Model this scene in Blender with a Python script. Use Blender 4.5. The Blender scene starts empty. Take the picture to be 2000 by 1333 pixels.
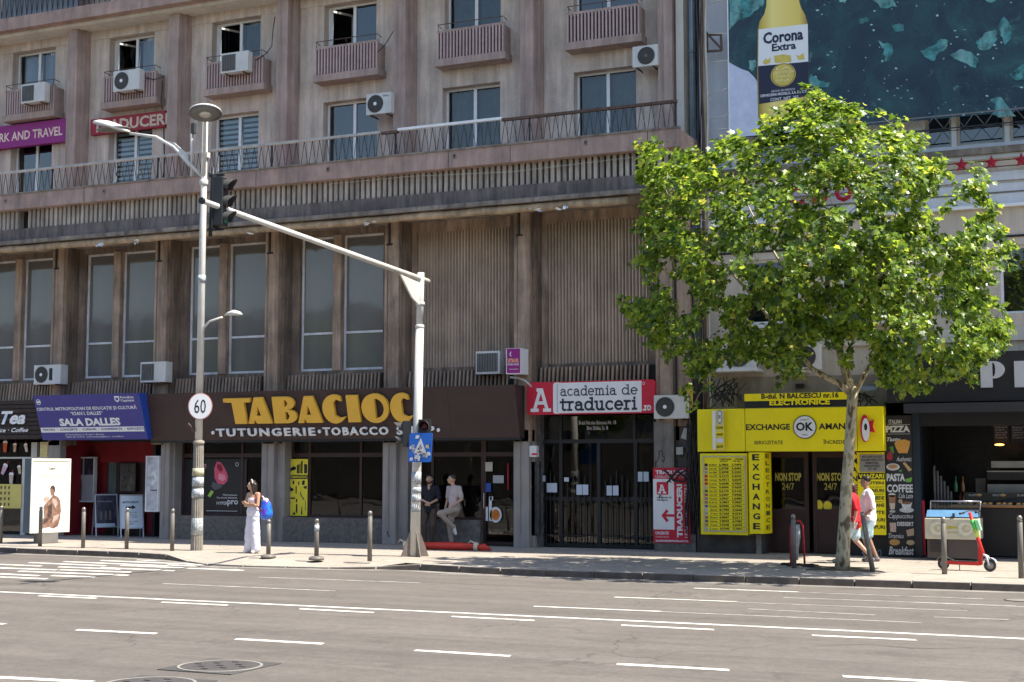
import bpy, bmesh, math, random
from mathutils import Vector, Matrix, Euler, noise
R = math.radians
rnd = random.Random(7)
scene = bpy.context.scene
col = scene.collection

# ------------------------------------------------------------- camera, sky, sun
CAM_Y, CAM_Z, FPX, PITCH, YAW = -33.2, 2.0, 2800.0, R(5.05), R(24.08)
cam_d = bpy.data.cameras.new('camera'); cam = bpy.data.objects.new('camera', cam_d); col.objects.link(cam)
cam.location = (0, CAM_Y, CAM_Z); cam.rotation_euler = (R(90) + PITCH, 0, YAW)
cam_d.sensor_width = 36; cam_d.sensor_fit = 'HORIZONTAL'; cam_d.lens = 36 * FPX / 2000
cam_d.clip_start = .1; cam_d.clip_end = 2000
scene.camera = cam
SUN_EL, SUN_AZ = R(61), R(-2)      # light comes from +x, a touch from behind the facade
ldir = Vector((math.cos(SUN_EL) * math.cos(SUN_AZ + R(4)), math.cos(SUN_EL) * math.sin(SUN_AZ + R(4)), math.sin(SUN_EL)))
w = bpy.data.worlds.new('World'); scene.world = w; w.use_nodes = True
nt = w.node_tree; bg = nt.nodes['Background']
sky = nt.nodes.new('ShaderNodeTexSky'); sky.sky_type = 'NISHITA'; sky.sun_disc = False
sky.sun_elevation = SUN_EL; sky.sun_rotation = math.atan2(ldir.x, ldir.y)
nt.links.new(sky.outputs[0], bg.inputs[0]); bg.inputs[1].default_value = .125
sun_d = bpy.data.lights.new('sun', 'SUN'); sun_d.energy = 5.0; sun_d.angle = R(.5); sun_d.color = (1, .94, .83)
sun = bpy.data.objects.new('sun', sun_d); col.objects.link(sun); sun.location = (20, 0, 60)
sun.rotation_euler = ldir.to_track_quat('Z', 'Y').to_euler()
vs = scene.view_settings; vs.view_transform = 'Standard'; vs.look = 'None'; vs.gamma = 1; vs.use_curve_mapping = False
vs.exposure = 1.15

# ------------------------------------------------------------- photo measurements -> metres
CY, SY, CP, SP = math.cos(YAW), math.sin(YAW), math.cos(PITCH), math.sin(PITCH)
def at(px, py, Y=None, Zv=None):
    xc = (px - 1000) / FPX; yc = -(py - 666.5) / FPX
    d = Vector((CY * xc - SY * (CP - yc * SP), SY * xc + CY * (CP - yc * SP), SP + yc * CP))
    t = (Y - CAM_Y) / d.y if Y is not None else (Zv - CAM_Z) / d.z
    return Vector((0, CAM_Y, CAM_Z)) + d * t
def X(px, py, Y): return at(px, py, Y).x
def Z(px, py, Y): return at(px, py, Y).z
def G(px, py, z=0): return at(px, py, Zv=z)

# ------------------------------------------------------------- materials
MATS = {}
def mat(name, c, rough=.7, metal=0, var=.12, scale=2.5, streak=0, bump=0, bscale=60, spec=.4, dirt=0, dirtc=(.04, .035, .03), emit=0, speck=0):
    if name in MATS: return MATS[name]
    m = bpy.data.materials.new(name); m.use_nodes = True; n = m.node_tree.nodes; L = m.node_tree.links
    b = n['Principled BSDF']; b.inputs['Roughness'].default_value = rough; b.inputs['Metallic'].default_value = metal
    b.inputs['Specular IOR Level'].default_value = spec
    geo = n.new('ShaderNodeNewGeometry'); out = None
    base = n.new('ShaderNodeRGB'); base.outputs[0].default_value = (*c, 1); out = base.outputs[0]
    def noise_(sc, vec=None, det=5, rough_=.6):
        t = n.new('ShaderNodeTexNoise'); t.inputs['Scale'].default_value = sc; t.inputs['Detail'].default_value = det; t.inputs['Roughness'].default_value = rough_
        L.new(vec or geo.outputs['Position'], t.inputs['Vector']); return t.outputs['Fac']
    def mapr(s, a, b2, lo, hi):
        r = n.new('ShaderNodeMapRange'); L.new(s, r.inputs[0])
        for i, v in enumerate((a, b2, lo, hi)): r.inputs[i + 1].default_value = v
        return r.outputs[0]
    def mul(cs, f):
        v = n.new('ShaderNodeVectorMath'); v.operation = 'SCALE'; L.new(cs, v.inputs[0]); L.new(f, v.inputs['Scale']); return v.outputs[0]
    def mixc(cs, c2, f):
        x = n.new('ShaderNodeMix'); x.data_type = 'RGBA'; L.new(f, x.inputs[0]); L.new(cs, x.inputs[6]); x.inputs[7].default_value = (*c2, 1); return x.outputs[2]
    if var: out = mul(out, mapr(noise_(scale), .3, .7, 1 - var, 1 + var))
    if streak:
        vm = n.new('ShaderNodeVectorMath'); vm.operation = 'MULTIPLY'; vm.inputs[1].default_value = (7, 7, .45); L.new(geo.outputs['Position'], vm.inputs[0])
        out = mul(out, mapr(noise_(1.0, vm.outputs[0], 6, .65), .3, .7, 1 - streak, 1 + streak * .6))
    if dirt:
        vm = n.new('ShaderNodeVectorMath'); vm.operation = 'MULTIPLY'; vm.inputs[1].default_value = (2.2, 2.2, .5); L.new(geo.outputs['Position'], vm.inputs[0])
        out = mixc(out, dirtc, mapr(noise_(1.3, vm.outputs[0], 8, .72), .47, .75, 0, dirt))
    if speck: out = mul(out, mapr(noise_(70, None, 2, .5), .3, .7, 1 - speck, 1 + speck))
    L.new(out, b.inputs['Base Color'])
    if bump:
        bp = n.new('ShaderNodeBump'); bp.inputs['Strength'].default_value = bump; bp.inputs['Distance'].default_value = .01
        L.new(noise_(bscale, None, 4), bp.inputs['Height']); L.new(bp.outputs[0], b.inputs['Normal'])
    if emit: L.new(out, b.inputs['Emission Color']); b.inputs['Emission Strength'].default_value = emit
    MATS[name] = m; return m
def glass(name, tint=(.75, .8, .82), refl=.05, rough=.02, op=0, opc=(.05, .06, .07)):
    if name in MATS: return MATS[name]
    m = bpy.data.materials.new(name); m.use_nodes = True; n = m.node_tree.nodes; L = m.node_tree.links; n.clear()
    o = n.new('ShaderNodeOutputMaterial'); tr = n.new('ShaderNodeBsdfTransparent'); tr.inputs[0].default_value = (*tint, 1)
    g = n.new('ShaderNodeBsdfGlossy'); g.inputs['Roughness'].default_value = rough; g.inputs[0].default_value = (.80, .80, .78, 1)
    fr = n.new('ShaderNodeFresnel'); fr.inputs[0].default_value = 1.5
    add = n.new('ShaderNodeMath'); add.operation = 'ADD'; add.inputs[1].default_value = refl; L.new(fr.outputs[0], add.inputs[0])
    geo = n.new('ShaderNodeNewGeometry'); no = n.new('ShaderNodeTexNoise'); no.inputs['Scale'].default_value = .9; L.new(geo.outputs['Position'], no.inputs['Vector'])
    bp = n.new('ShaderNodeBump'); bp.inputs['Strength'].default_value = .25; bp.inputs['Distance'].default_value = .02; L.new(no.outputs['Fac'], bp.inputs['Height'])
    L.new(bp.outputs[0], g.inputs['Normal'])
    base = tr.outputs[0]
    if op:
        d = n.new('ShaderNodeBsdfDiffuse'); d.inputs[0].default_value = (*opc, 1); mx0 = n.new('ShaderNodeMixShader'); mx0.inputs[0].default_value = op
        L.new(tr.outputs[0], mx0.inputs[1]); L.new(d.outputs[0], mx0.inputs[2]); base = mx0.outputs[0]
    mx = n.new('ShaderNodeMixShader'); L.new(add.outputs[0], mx.inputs[0]); L.new(base, mx.inputs[1]); L.new(g.outputs[0], mx.inputs[2])
    L.new(mx.outputs[0], o.inputs[0]); MATS[name] = m; return m

def road_mat(nm, c, crack=.6, streak=1):
    m = mat(nm, c, .85, var=.08, scale=.35, bump=.5, bscale=90, speck=.26); n = m.node_tree.nodes; L = m.node_tree.links; b = n['Principled BSDF']; src = b.inputs['Base Color'].links[0].from_socket
    geo = n.new('ShaderNodeNewGeometry')
    def strk(v, det, lo, hi, a, c):
        vm = n.new('ShaderNodeVectorMath'); vm.operation = 'MULTIPLY'; vm.inputs[1].default_value = v; L.new(geo.outputs['Position'], vm.inputs[0]); t = n.new('ShaderNodeTexNoise'); t.inputs['Scale'].default_value = 1; t.inputs['Detail'].default_value = det; t.inputs['Roughness'].default_value = .65; L.new(vm.outputs[0], t.inputs['Vector']); r = n.new('ShaderNodeMapRange'); L.new(t.outputs['Fac'], r.inputs[0])
        for i, x in enumerate((lo, hi, a, c)): r.inputs[i + 1].default_value = x
        return r.outputs[0]
    for f in (strk((.06, 1.1, 1), 3, .3, .7, 1 - .16 * streak, 1 + .14 * streak), strk((13, 13, 13), 4, .35, .65, .90, 1.09), strk((3, 3, 3), 5, .35, .65, .94, 1.06), strk((1.6, 2.6, 1), 4, .66, .72, 1, .86), strk((.5, 5, 1), 5, .35, .65, .93, 1.07), strk((.9, .9, 1), 9, .56, .74, 1, .72), strk((22, 22, 22), 2, .62, .75, 1, 1.35)):
        sc = n.new('ShaderNodeVectorMath'); sc.operation = 'SCALE'; L.new(src, sc.inputs[0]); L.new(f, sc.inputs['Scale']); src = sc.outputs[0]
    vo = n.new('ShaderNodeTexVoronoi'); vo.feature = 'DISTANCE_TO_EDGE'; vo.inputs['Scale'].default_value = .42; wn = n.new('ShaderNodeTexNoise'); wn.inputs['Scale'].default_value = 1.6; wn.inputs['Detail'].default_value = 5; L.new(geo.outputs['Position'], wn.inputs['Vector'])
    mxv = n.new('ShaderNodeMix'); mxv.data_type = 'RGBA'; mxv.blend_type = 'ADD'; mxv.inputs[0].default_value = .9; L.new(geo.outputs['Position'], mxv.inputs[6]); L.new(wn.outputs['Color'], mxv.inputs[7]); L.new(mxv.outputs[2], vo.inputs['Vector'])
    r = n.new('ShaderNodeMapRange'); L.new(vo.outputs['Distance'], r.inputs[0]); r.inputs[1].default_value = .004; r.inputs[2].default_value = .012; r.inputs[3].default_value = 1 - crack; r.inputs[4].default_value = 1
    r2 = n.new('ShaderNodeMath'); r2.operation = 'MAXIMUM'; L.new(r.outputs[0], r2.inputs[0]); L.new(strk((.25, .25, 1), 2, .44, .52, 1 - crack, 1), r2.inputs[1])
    sc = n.new('ShaderNodeVectorMath'); sc.operation = 'SCALE'; L.new(src, sc.inputs[0]); L.new(r2.outputs[0], sc.inputs['Scale'])
    L.new(sc.outputs[0], b.inputs['Base Color']); return m
# ------------------------------------------------------------- objects
BASE = {}      # world position of each thing's origin
def thing(name, label, cat, loc=(0, 0, 0), group=None):
    o = bpy.data.objects.new(name, None); col.objects.link(o); o.empty_display_size = .2
    o.location = loc; BASE[o.as_pointer()] = Vector(loc)
    o['label'] = label; o['category'] = cat
    if group: o['group'] = group
    return o
def tag(o, label, cat, group=None):
    o['label'] = label; o['category'] = cat
    if group: o['group'] = group
    return o
def stuff(o): o['kind'] = 'stuff'; return o
def base_of(p):
    while p is not None and p.parent is not None: p = p.parent
    return BASE.get(p.as_pointer(), Vector()) if p is not None else Vector()
def link(name, me, parent=None, loc=None):
    o = bpy.data.objects.new(name, me); col.objects.link(o)
    if parent is not None: o.parent = parent
    if loc is not None: o.location = loc
    return o
class MB:
    def __init__(s): s.v = []; s.f = []; s.m = []; s.mats = []; s.sm = []
    def mi(s, m):
        if m not in s.mats: s.mats.append(m)
        return s.mats.index(m)
    def add(s, vs_, fs, m, smooth=False):
        o = len(s.v); s.v += [tuple(v) for v in vs_]; k = s.mi(m)
        for f in fs: s.f.append([i + o for i in f]); s.m.append(k); s.sm.append(smooth)
        return s
    def box(s, x0, x1, y0, y1, z0, z1, m):
        if x0 > x1: x0, x1 = x1, x0
        if y0 > y1: y0, y1 = y1, y0
        if z0 > z1: z0, z1 = z1, z0
        v = [(x, y, z) for z in (z0, z1) for y in (y0, y1) for x in (x0, x1)]
        return s.add(v, [(0, 2, 3, 1), (4, 5, 7, 6), (0, 1, 5, 4), (2, 6, 7, 3), (0, 4, 6, 2), (1, 3, 7, 5)], m)
    def hexa(s, a, b, m):   # a: 4 bottom pts, b: 4 top pts
        return s.add(list(a) + list(b), [(3, 2, 1, 0), (4, 5, 6, 7), (0, 1, 5, 4), (1, 2, 6, 5), (2, 3, 7, 6), (3, 0, 4, 7)], m)
    def quad(s, a, b, c, d, m): return s.add([a, b, c, d], [(0, 1, 2, 3)], m)
    def obox(s, c, ux, uy, uz, m):  # centre and half axes
        c, ux, uy, uz = map(Vector, (c, ux, uy, uz))
        a = [c - ux - uy - uz, c + ux - uy - uz, c + ux + uy - uz, c - ux + uy - uz]
        return s.hexa(a, [p + uz * 2 for p in a], m)
    def tube(s, pts, r, m, n=8, caps=True, smooth=True):
        pts = [Vector(p) for p in pts]; rs = r if isinstance(r, (list, tuple)) else [r] * len(pts)
        V = []; prev = None
        for i, p in enumerate(pts):
            t = (pts[min(i + 1, len(pts) - 1)] - pts[max(i - 1, 0)]).normalized()
            if prev is None: a = t.orthogonal().normalized()
            else: a = (prev - t * prev.dot(t)).normalized()
            prev = a; b = t.cross(a)
            for k in range(n):
                th = 2 * math.pi * k / n; V.append(p + (a * math.cos(th) + b * math.sin(th)) * rs[i])
        F = []
        for i in range(len(pts) - 1):
            for k in range(n): F.append((i * n + k, i * n + (k + 1) % n, (i + 1) * n + (k + 1) % n, (i + 1) * n + k))
        s.add(V, F, m, smooth)
        if caps:
            o = len(s.v) - len(V); k = s.mi(m)
            s.f.append([o + i for i in range(n)][::-1]); s.m.append(k); s.sm.append(False)
            s.f.append([o + (len(pts) - 1) * n + i for i in range(n)]); s.m.append(k); s.sm.append(False)
        return s
    def lathe(s, c, prof, m, n=16, smooth=True, axis=None):  # prof: (r, h)
        c = Vector(c); q = Vector(axis).normalized().to_track_quat('Z', 'Y') if axis is not None else None
        V = []
        for r, h in prof:
            for k in range(n):
                th = 2 * math.pi * k / n; p = Vector((math.cos(th) * r, math.sin(th) * r, h))
                V.append(c + (q @ p if q else p))
        F = [(i * n + k, i * n + (k + 1) % n, (i + 1) * n + (k + 1) % n, (i + 1) * n + k) for i in range(len(prof) - 1) for k in range(n)]
        if abs(prof[0][1] - prof[-1][1]) > 1e-9: F.append(tuple(range(n))[::-1]); F.append(tuple((len(prof) - 1) * n + k for k in range(n)))
        else: F += [((len(prof) - 1) * n + k, (len(prof) - 1) * n + (k + 1) % n, (k + 1) % n, k) for k in range(n)]
        return s.add(V, F, m, smooth)
    def ball(s, c, r, m, n=10, sc=(1, 1, 1)):
        c = Vector(c); V = []; rr = n // 2 + 1
        for i in range(rr + 1):
            ph = math.pi * i / rr
            for k in range(n):
                th = 2 * math.pi * k / n
                V.append((c.x + r * sc[0] * math.sin(ph) * math.cos(th), c.y + r * sc[1] * math.sin(ph) * math.sin(th), c.z - r * sc[2] * math.cos(ph)))
        F = [(i * n + k, i * n + (k + 1) % n, (i + 1) * n + (k + 1) % n, (i + 1) * n + k) for i in range(rr) for k in range(n)]
        return s.add(V, F, m, True)
    def prism(s, poly, fr, d0, d1, m):   # polygon (u,v) extruded along frame normal
        n = len(poly); a = [fr(u, v, d0) for u, v in poly]; b = [fr(u, v, d1) for u, v in poly]
        area = sum(poly[i][0] * poly[(i + 1) % n][1] - poly[(i + 1) % n][0] * poly[i][1] for i in range(n))
        if area < 0: a.reverse(); b.reverse()
        return s.add(a + b, [tuple(range(n))[::-1], tuple(range(n, 2 * n))] + [(i, (i + 1) % n, n + (i + 1) % n, n + i) for i in range(n)], m)
    def build(s, name, parent=None, bevel=0):
        b0 = base_of(parent)
        me = bpy.data.meshes.new(name)
        me.from_pydata([(v[0] - b0.x, v[1] - b0.y, v[2] - b0.z) for v in s.v], [], s.f)
        for m in s.mats: me.materials.append(m)
        me.polygons.foreach_set('material_index', s.m); me.polygons.foreach_set('use_smooth', s.sm); me.update()
        if bevel:
            bm = bmesh.new(); bm.from_mesh(me); bmesh.ops.bevel(bm, geom=bm.edges[:] , offset=bevel, segments=2, affect='EDGES', profile=.6); bm.to_mesh(me); bm.free()
        return link(name, me, parent)
def box(name, x0, x1, y0, y1, z0, z1, m, parent=None, bevel=0):
    return MB().box(x0, x1, y0, y1, z0, z1, m).build(name, parent, bevel)
def structure(o): o['kind'] = 'structure'; return o
class Fr:   # a drawing plane: origin, u, v, n
    def __init__(s, o, u=(1, 0, 0), v=(0, 0, 1)):
        s.o = Vector(o); s.u = Vector(u).normalized(); s.v = Vector(v).normalized(); s.n = s.u.cross(s.v)
    def __call__(s, a, b, d=0): return s.o + s.u * a + s.v * b + s.n * d
def copy_tree(o, parent=None):
    c = o.copy(); col.objects.link(c)
    if parent is not None: c.parent = parent
    for ch in list(o.children): copy_tree(ch, c)
    return c
def copy_thing(o, loc, label=None, rz=None):
    c = copy_tree(o); c.location = loc
    if label: c['label'] = label
    if rz is not None: c.rotation_euler.z = rz
    return c
def conv(o):
    me = bpy.data.meshes.new_from_object(o); bpy.data.objects.remove(o); return me
def txt(s, fr, x, y, w_, h, m, parent, d=.004, bold=0, shear=0, name='lettering', space=1, line=1, ext=.002, align='LEFT'):
    cu = bpy.data.curves.new('t', 'FONT'); cu.body = s; cu.size = 1; cu.offset = bold; cu.shear = shear; cu.resolution_u = 2
    cu.space_character = space; cu.space_line = line; cu.extrude = 0; cu.align_x = align
    o = bpy.data.objects.new('t', cu); me = conv(o); bpy.data.curves.remove(cu)
    xs = [v.co.x for v in me.vertices]; ys = [v.co.y for v in me.vertices]
    x0, x1, y0, y1 = min(xs), max(xs), min(ys), max(ys); k = h / (y1 - y0); kx = w_ / (x1 - x0) if w_ else k
    b0 = base_of(parent); mb = MB(); V = [(x + (v.co.x - x0) * kx, y + (v.co.y - y0) * k) for v in me.vertices]
    bm = bmesh.new(); bm.from_mesh(me); bm.verts.ensure_lookup_table()
    for i, v in enumerate(bm.verts): v.co = Vector((V[i][0], V[i][1], 0))
    if ext > .003:
        r = bmesh.ops.extrude_face_region(bm, geom=bm.faces[:]); 
        for e in r['geom']:
            if isinstance(e, bmesh.types.BMVert): e.co.z = ext
    for v in bm.verts: v.co = fr(v.co.x, v.co.y, v.co.z + d) - b0
    if ext > .003: bmesh.ops.recalc_face_normals(bm, faces=bm.faces[:])
    bm.to_mesh(me); bm.free(); me.materials.clear(); me.materials.append(m)
    return link(name, me, parent)
def shape(splines, fr, m, parent, name='lettering', d=0, ext=.02):   # closed outlines with holes -> solid
    cu = bpy.data.curves.new('t', 'CURVE'); cu.dimensions = '2D'; cu.fill_mode = 'FRONT'
    for sp in splines:
        s = cu.splines.new('POLY'); s.points.add(len(sp) - 1); s.use_cyclic_u = True
        for p, q in zip(s.points, sp): p.co = (q[0], q[1], 0, 1)
    o = bpy.data.objects.new('t', cu); me = conv(o); bpy.data.curves.remove(cu)
    b0 = base_of(parent); bm = bmesh.new(); bm.from_mesh(me); bmesh.ops.remove_doubles(bm, verts=bm.verts[:], dist=1e-5)
    for v in bm.verts: v.co.z = 0
    if ext:
        r = bmesh.ops.extrude_face_region(bm, geom=bm.faces[:])
        for e in r['geom']:
            if isinstance(e, bmesh.types.BMVert): e.co.z = ext
    for v in bm.verts: v.co = fr(v.co.x, v.co.y, v.co.z + d) - b0
    bmesh.ops.recalc_face_normals(bm, faces=bm.faces[:])
    bm.to_mesh(me); bm.free(); me.materials.clear(); me.materials.append(m)
    return link(name, me, parent)
def ell(cx, cy, rx, ry, n=24, a0=0, a1=360):
    full = abs(a1 - a0) >= 360; k = n if full else n + 1
    return [(cx + rx * math.cos(R(a0 + (a1 - a0) * i / n)), cy + ry * math.sin(R(a0 + (a1 - a0) * i / n))) for i in range(k)]
def flat(name, poly, fr, d, m, parent): return MB().prism(poly, fr, d - .003, d, m).build(name, parent)
def rect(x0, y0, x1, y1): return [(x0, y0), (x1, y0), (x1, y1), (x0, y1)]
# slab-serif stroke letters: strokes are polylines in a cell of x-height 1
def arc(cx, cy, rx, ry, a0, a1, n=10): return [(cx + rx * math.cos(R(a0 + (a1 - a0) * i / n)), cy + ry * math.sin(R(a0 + (a1 - a0) * i / n))) for i in range(n + 1)]
GL = {
 'a': (.95, [arc(.38, .3, .32, .3, 90, 360) + [(.7, .3)], arc(.38, .62, .32, .36, 150, 0), [(.7, .62), (.7, 0), (.92, 0)], [(.38, .6), (.7, .6)]]),
 'c': (.85, [arc(.45, .5, .4, .5, 50, 310)]),
 'd': (1.0, [arc(.42, .5, .38, .5, 0, 360, 16), [(.8, 1.45), (.8, 0), (1.0, 0)], [(.6, 1.45), (.8, 1.45)]]),
 'e': (.9, [[(.06, .52), (.8, .52)], arc(.43, .5, .38, .5, 0, 310, 14)]),
 'm': (1.5, [[(0, 1), (.2, 1), (.2, 0)], arc(.45, .65, .25, .35, 170, 0) + [(.7, 0)], arc(.95, .65, .25, .35, 170, 0) + [(1.2, 0)], [(.05, 0), (.37, 0)], [(.57, 0), (.85, 0)], [(1.07, 0), (1.38, 0)]]),
 'i': (.5, [[(.05, 1), (.25, 1), (.25, 0)], [(.05, 0), (.45, 0)], [(.25, 1.3), (.25, 1.42)]]),
 't': (.65, [[(.25, 1.35), (.25, .25)] + arc(.45, .22, .2, .22, 180, 300), [(.0, 1), (.6, 1)]]),
 'r': (.72, [[(.02, 1), (.22, 1), (.22, 0)], [(.02, 0), (.45, 0)], arc(.52, .6, .3, .4, 170, 70)]),
 'u': (1.05, [[(.0, 1), (.2, 1), (.2, .35)] + arc(.48, .35, .28, .35, 180, 360) + [(.76, 1)], [(.58, 1), (.76, 1), (.76, 0), (.98, 0)]]),
 'o': (.95, [arc(.45, .5, .4, .5, 0, 360, 16)]),
 '.': (.35, [[(.15, 0), (.15, .12)]]), ' ': (.5, []),
 'A': (1.1, [[(.12, 0), (.5, 1.4), (.6, 1.4), (.98, 0)], [(.27, .5), (.85, .5)], [(-.05, 0), (.32, 0)], [(.78, 0), (1.15, 0)], [(.35, 1.4), (.6, 1.4)]]),
}
def slab(s, fr, x, y, w_, xh, th, m, parent, d=.004, name='lettering'):
    tot = sum(GL[c][0] + .12 for c in s) - .12; k = w_ / tot; mb = MB(); cx = x; i = 0
    for c in s:
        adv, st = GL[c]
        for pl in st:
            P = [(cx + a * k, y + b * xh) for a, b in pl]
            for j in range(len(P) - 1):
                a = Vector(P[j]); b = Vector(P[j + 1]); t = (b - a)
                if t.length < 1e-6: continue
                t.normalize(); nn = Vector((-t.y, t.x)) * th / 2; a = a - t * th * .4; b = b + t * th * .4
                dd = d + .0006 * (i % 7); i += 1
                mb.prism([a + nn, a - nn, b - nn, b + nn], fr, dd - .002, dd, m)
        cx += (adv + .12) * k
    o = mb.build(name, parent); return o
# ------------------------------------------------------------- materials in use
asphalt = road_mat('asphalt', (.115, .101, .089), .3)
pave = road_mat('pavement_asphalt', (.31, .272, .23), .3, .5)
kerbm = mat('kerb_granite', (.30, .27, .24), .8, var=.2, scale=3, bump=.4, speck=.12, dirt=.4, dirtc=(.13, .11, .09))
kerbf = mat('shaded_kerb_face', (.105, .085, .068), .9, var=.3, scale=4, dirt=.6, dirtc=(.05, .04, .035))  # kerb front's shadow side put into the colour, with dirt patches over it
paint = mat('road_paint', (.66, .63, .56), .7, var=.12, scale=9, dirt=1.0, dirtc=(.2, .185, .165), speck=.16)
paint_old = mat('worn_road_paint', (.36, .34, .32), .8, var=.25, scale=7, dirt=1, dirtc=(.14, .13, .12), speck=.2)
tar = mat('tar', (.06, .058, .055), .8)
iron = mat('manhole_iron', (.085, .078, .075), .65, metal=.3, var=.2, scale=12, bump=.6, bscale=30)
plaster = mat('grey_plaster', (.58, .475, .395), .92, var=.16, scale=1.2, streak=.26, bump=.9, bscale=25, dirt=.7, dirtc=(.27, .225, .2), speck=.12)
pink = mat('pink_stone', (.37, .275, .235), .9, var=.2, scale=1.4, streak=.28, bump=.5, bscale=40, dirt=.7, dirtc=(.24, .175, .16))
pink2 = mat('pink_fascia', (.38, .262, .218), .9, var=.2, scale=1.6, streak=.15, bump=.5, bscale=40, dirt=.75, dirtc=(.11, .095, .095))
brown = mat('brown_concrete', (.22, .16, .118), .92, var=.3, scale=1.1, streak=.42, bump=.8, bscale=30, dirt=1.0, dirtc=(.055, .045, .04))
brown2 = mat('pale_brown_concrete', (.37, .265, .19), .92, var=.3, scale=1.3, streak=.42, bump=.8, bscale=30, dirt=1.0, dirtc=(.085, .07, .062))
ribm = mat('rib_concrete', (.45, .385, .32), .9, var=.15, scale=3, streak=.35, dirt=1.0, dirtc=(.10, .085, .07))
ribp = mat('panel_rib_concrete', (.50, .385, .29), .9, var=.18, scale=1.2, streak=.18, dirt=.65, dirtc=(.25, .19, .155))
darkgap = mat('sooty_shaded_recess', (.03, .026, .024), .95)  # near-black: recess shadow painted in along with soot; also joints and holes
band = mat('purple_band', (.17, .14, .13), .9, var=.3, scale=1.5, streak=.35, bump=.5, dirt=.9)
ledgem = mat('weathered_ledge', (.24, .20, .165), .9, var=.4, scale=2.5, bump=.8, dirt=1.0)
pipem = mat('lagged_pipe', (.42, .31, .20), .85, var=.3, scale=4, bump=.8, dirt=.8, dirtc=(.07, .055, .045))
whitef = mat('white_window_frame', (.74, .74, .74), .5, var=.06, scale=5)
greyf = mat('grey_white_frame', (.66, .66, .66), .55, var=.15, scale=4, dirt=.5, dirtc=(.2, .19, .18))
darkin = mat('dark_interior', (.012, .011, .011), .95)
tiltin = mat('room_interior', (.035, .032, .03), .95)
curt_g = mat('grey_curtain', (.11, .13, .12), .95, var=.2, scale=3, streak=.35)
curt_l = mat('light_curtain', (.40, .43, .46), .95, var=.1, scale=3, streak=.25)
curt_d = mat('dark_curtain', (.05, .07, .07), .95, var=.3, scale=3, streak=.3)
bluepanel = mat('blue_grey_panel', (.09, .15, .19), .6, var=.15)
blindm = mat('pale_blind', (.50, .56, .58), .8)
gl_up = glass('window_glass', (.8, .86, .9), .05)
gl_dk = glass('dark_window_glass', (.35, .42, .45), .10)
gl_haze = glass('dusty_window_glass', (.7, .74, .74), .02, .06, op=.6, opc=(.25, .235, .215))
gl_shop = glass('shop_glass', (.55, .55, .55), .03)
greystone = mat('grey_painted_pillar', (.28, .255, .235), .85, var=.12, scale=1.3, streak=.2, bump=.4, dirt=.35, dirtc=(.12, .12, .125))
granite = mat('dark_granite', (.125, .11, .10), .7, var=.35, scale=9, bump=.3, speck=.35, dirt=.3)
signbrown = mat('brown_sign_sheet', (.052, .028, .025), .65, var=.12, scale=2, streak=.08)
frbrown = mat('dark_brown_frame', (.045, .02, .018), .5, var=.2)
black = mat('black_metal', (.014, .014, .016), .45, var=.1)
rust = mat('rusty_steel', (.10, .06, .045), .8, var=.35, scale=12, dirt=.5, dirtc=(.04, .03, .025))
railm = mat('grey_rail', (.42, .40, .37), .75, var=.15, scale=6, dirt=.5, dirtc=(.18, .15, .12))
wirem = mat('pale_wire', (.45, .43, .38), .7)
cream = mat('cream_wall', (.60, .55, .48), .9, var=.1, scale=1.2, streak=.12, bump=.3, dirt=.3, dirtc=(.28, .26, .24))
wwall = mat('white_wall', (.60, .61, .64), .9, var=.06, scale=1.2, streak=.08, bump=.3, dirt=.3, dirtc=(.4, .4, .42))
beige = mat('beige_wall', (.58, .49, .40), .9, var=.1, scale=1.0, streak=.1, bump=.3, dirt=.35, dirtc=(.26, .23, .20))
zinc = mat('zinc_pipe', (.13, .165, .20), .5, metal=.4, var=.25, scale=3, dirt=.4, dirtc=(.07, .08, .09))

# ------------------------------------------------------------- ground
RZ = -.13
kerb_px = [(-160, 1063), (0, 1070), (160, 1075.5), (300, 1081), (350, 1085.5), (400, 1093), (470, 1096), (540, 1097.5), (640, 1099.5), (720, 1101), (775, 1100), (850, 1104.5), (1000, 1111.5), (1300, 1121), (1645, 1131.5), (2000, 1142), (2300, 1151)]
kerb = [G(*p) for p in kerb_px]
kerb = [Vector((-60, kerb[0].y + .2, 0))] + kerb + [Vector((25, kerb[-1].y, 0))]
def kerb_y(x):
    for a, b in zip(kerb, kerb[1:]):
        if a.x <= x <= b.x: return a.y + (b.y - a.y) * (x - a.x) / (b.x - a.x)
    return kerb[0].y
def drop(x):   # lowered kerb at the crossing
    a, b, c, d = X(350, 1086, -5.4), X(400, 1093, -5.6), X(720, 1101, -6.6), X(780, 1101, -6.5)
    if x < a or x > d: return 0
    if x < b: return .10 * (x - a) / (b - a)
    if x > c: return .10 * (d - x) / (d - c)
    return .10
g = MB()
N = 10; g.quad((-400, -300, RZ), (400, -300, RZ), (400, 30, RZ), (-400, 30, RZ), asphalt)
structure(g.build('road'))
g = MB(); xs = [-60 + 85 * i / 170 for i in range(171)]
for a, b in zip(xs, xs[1:]):
    ya, yb = kerb_y(a), kerb_y(b); da, db = drop(a), drop(b)
    g.quad((a, ya + .16, -da), (b, yb + .16, -db), (b, yb + 1.2, 0), (a, ya + 1.2, 0), pave)
    g.quad((a, ya + 1.2, 0), (b, yb + 1.2, 0), (b, 6, 0), (a, 6, 0), pave)
pv = structure(g.build('pavement'))
n = 0; x = -36.0
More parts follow.
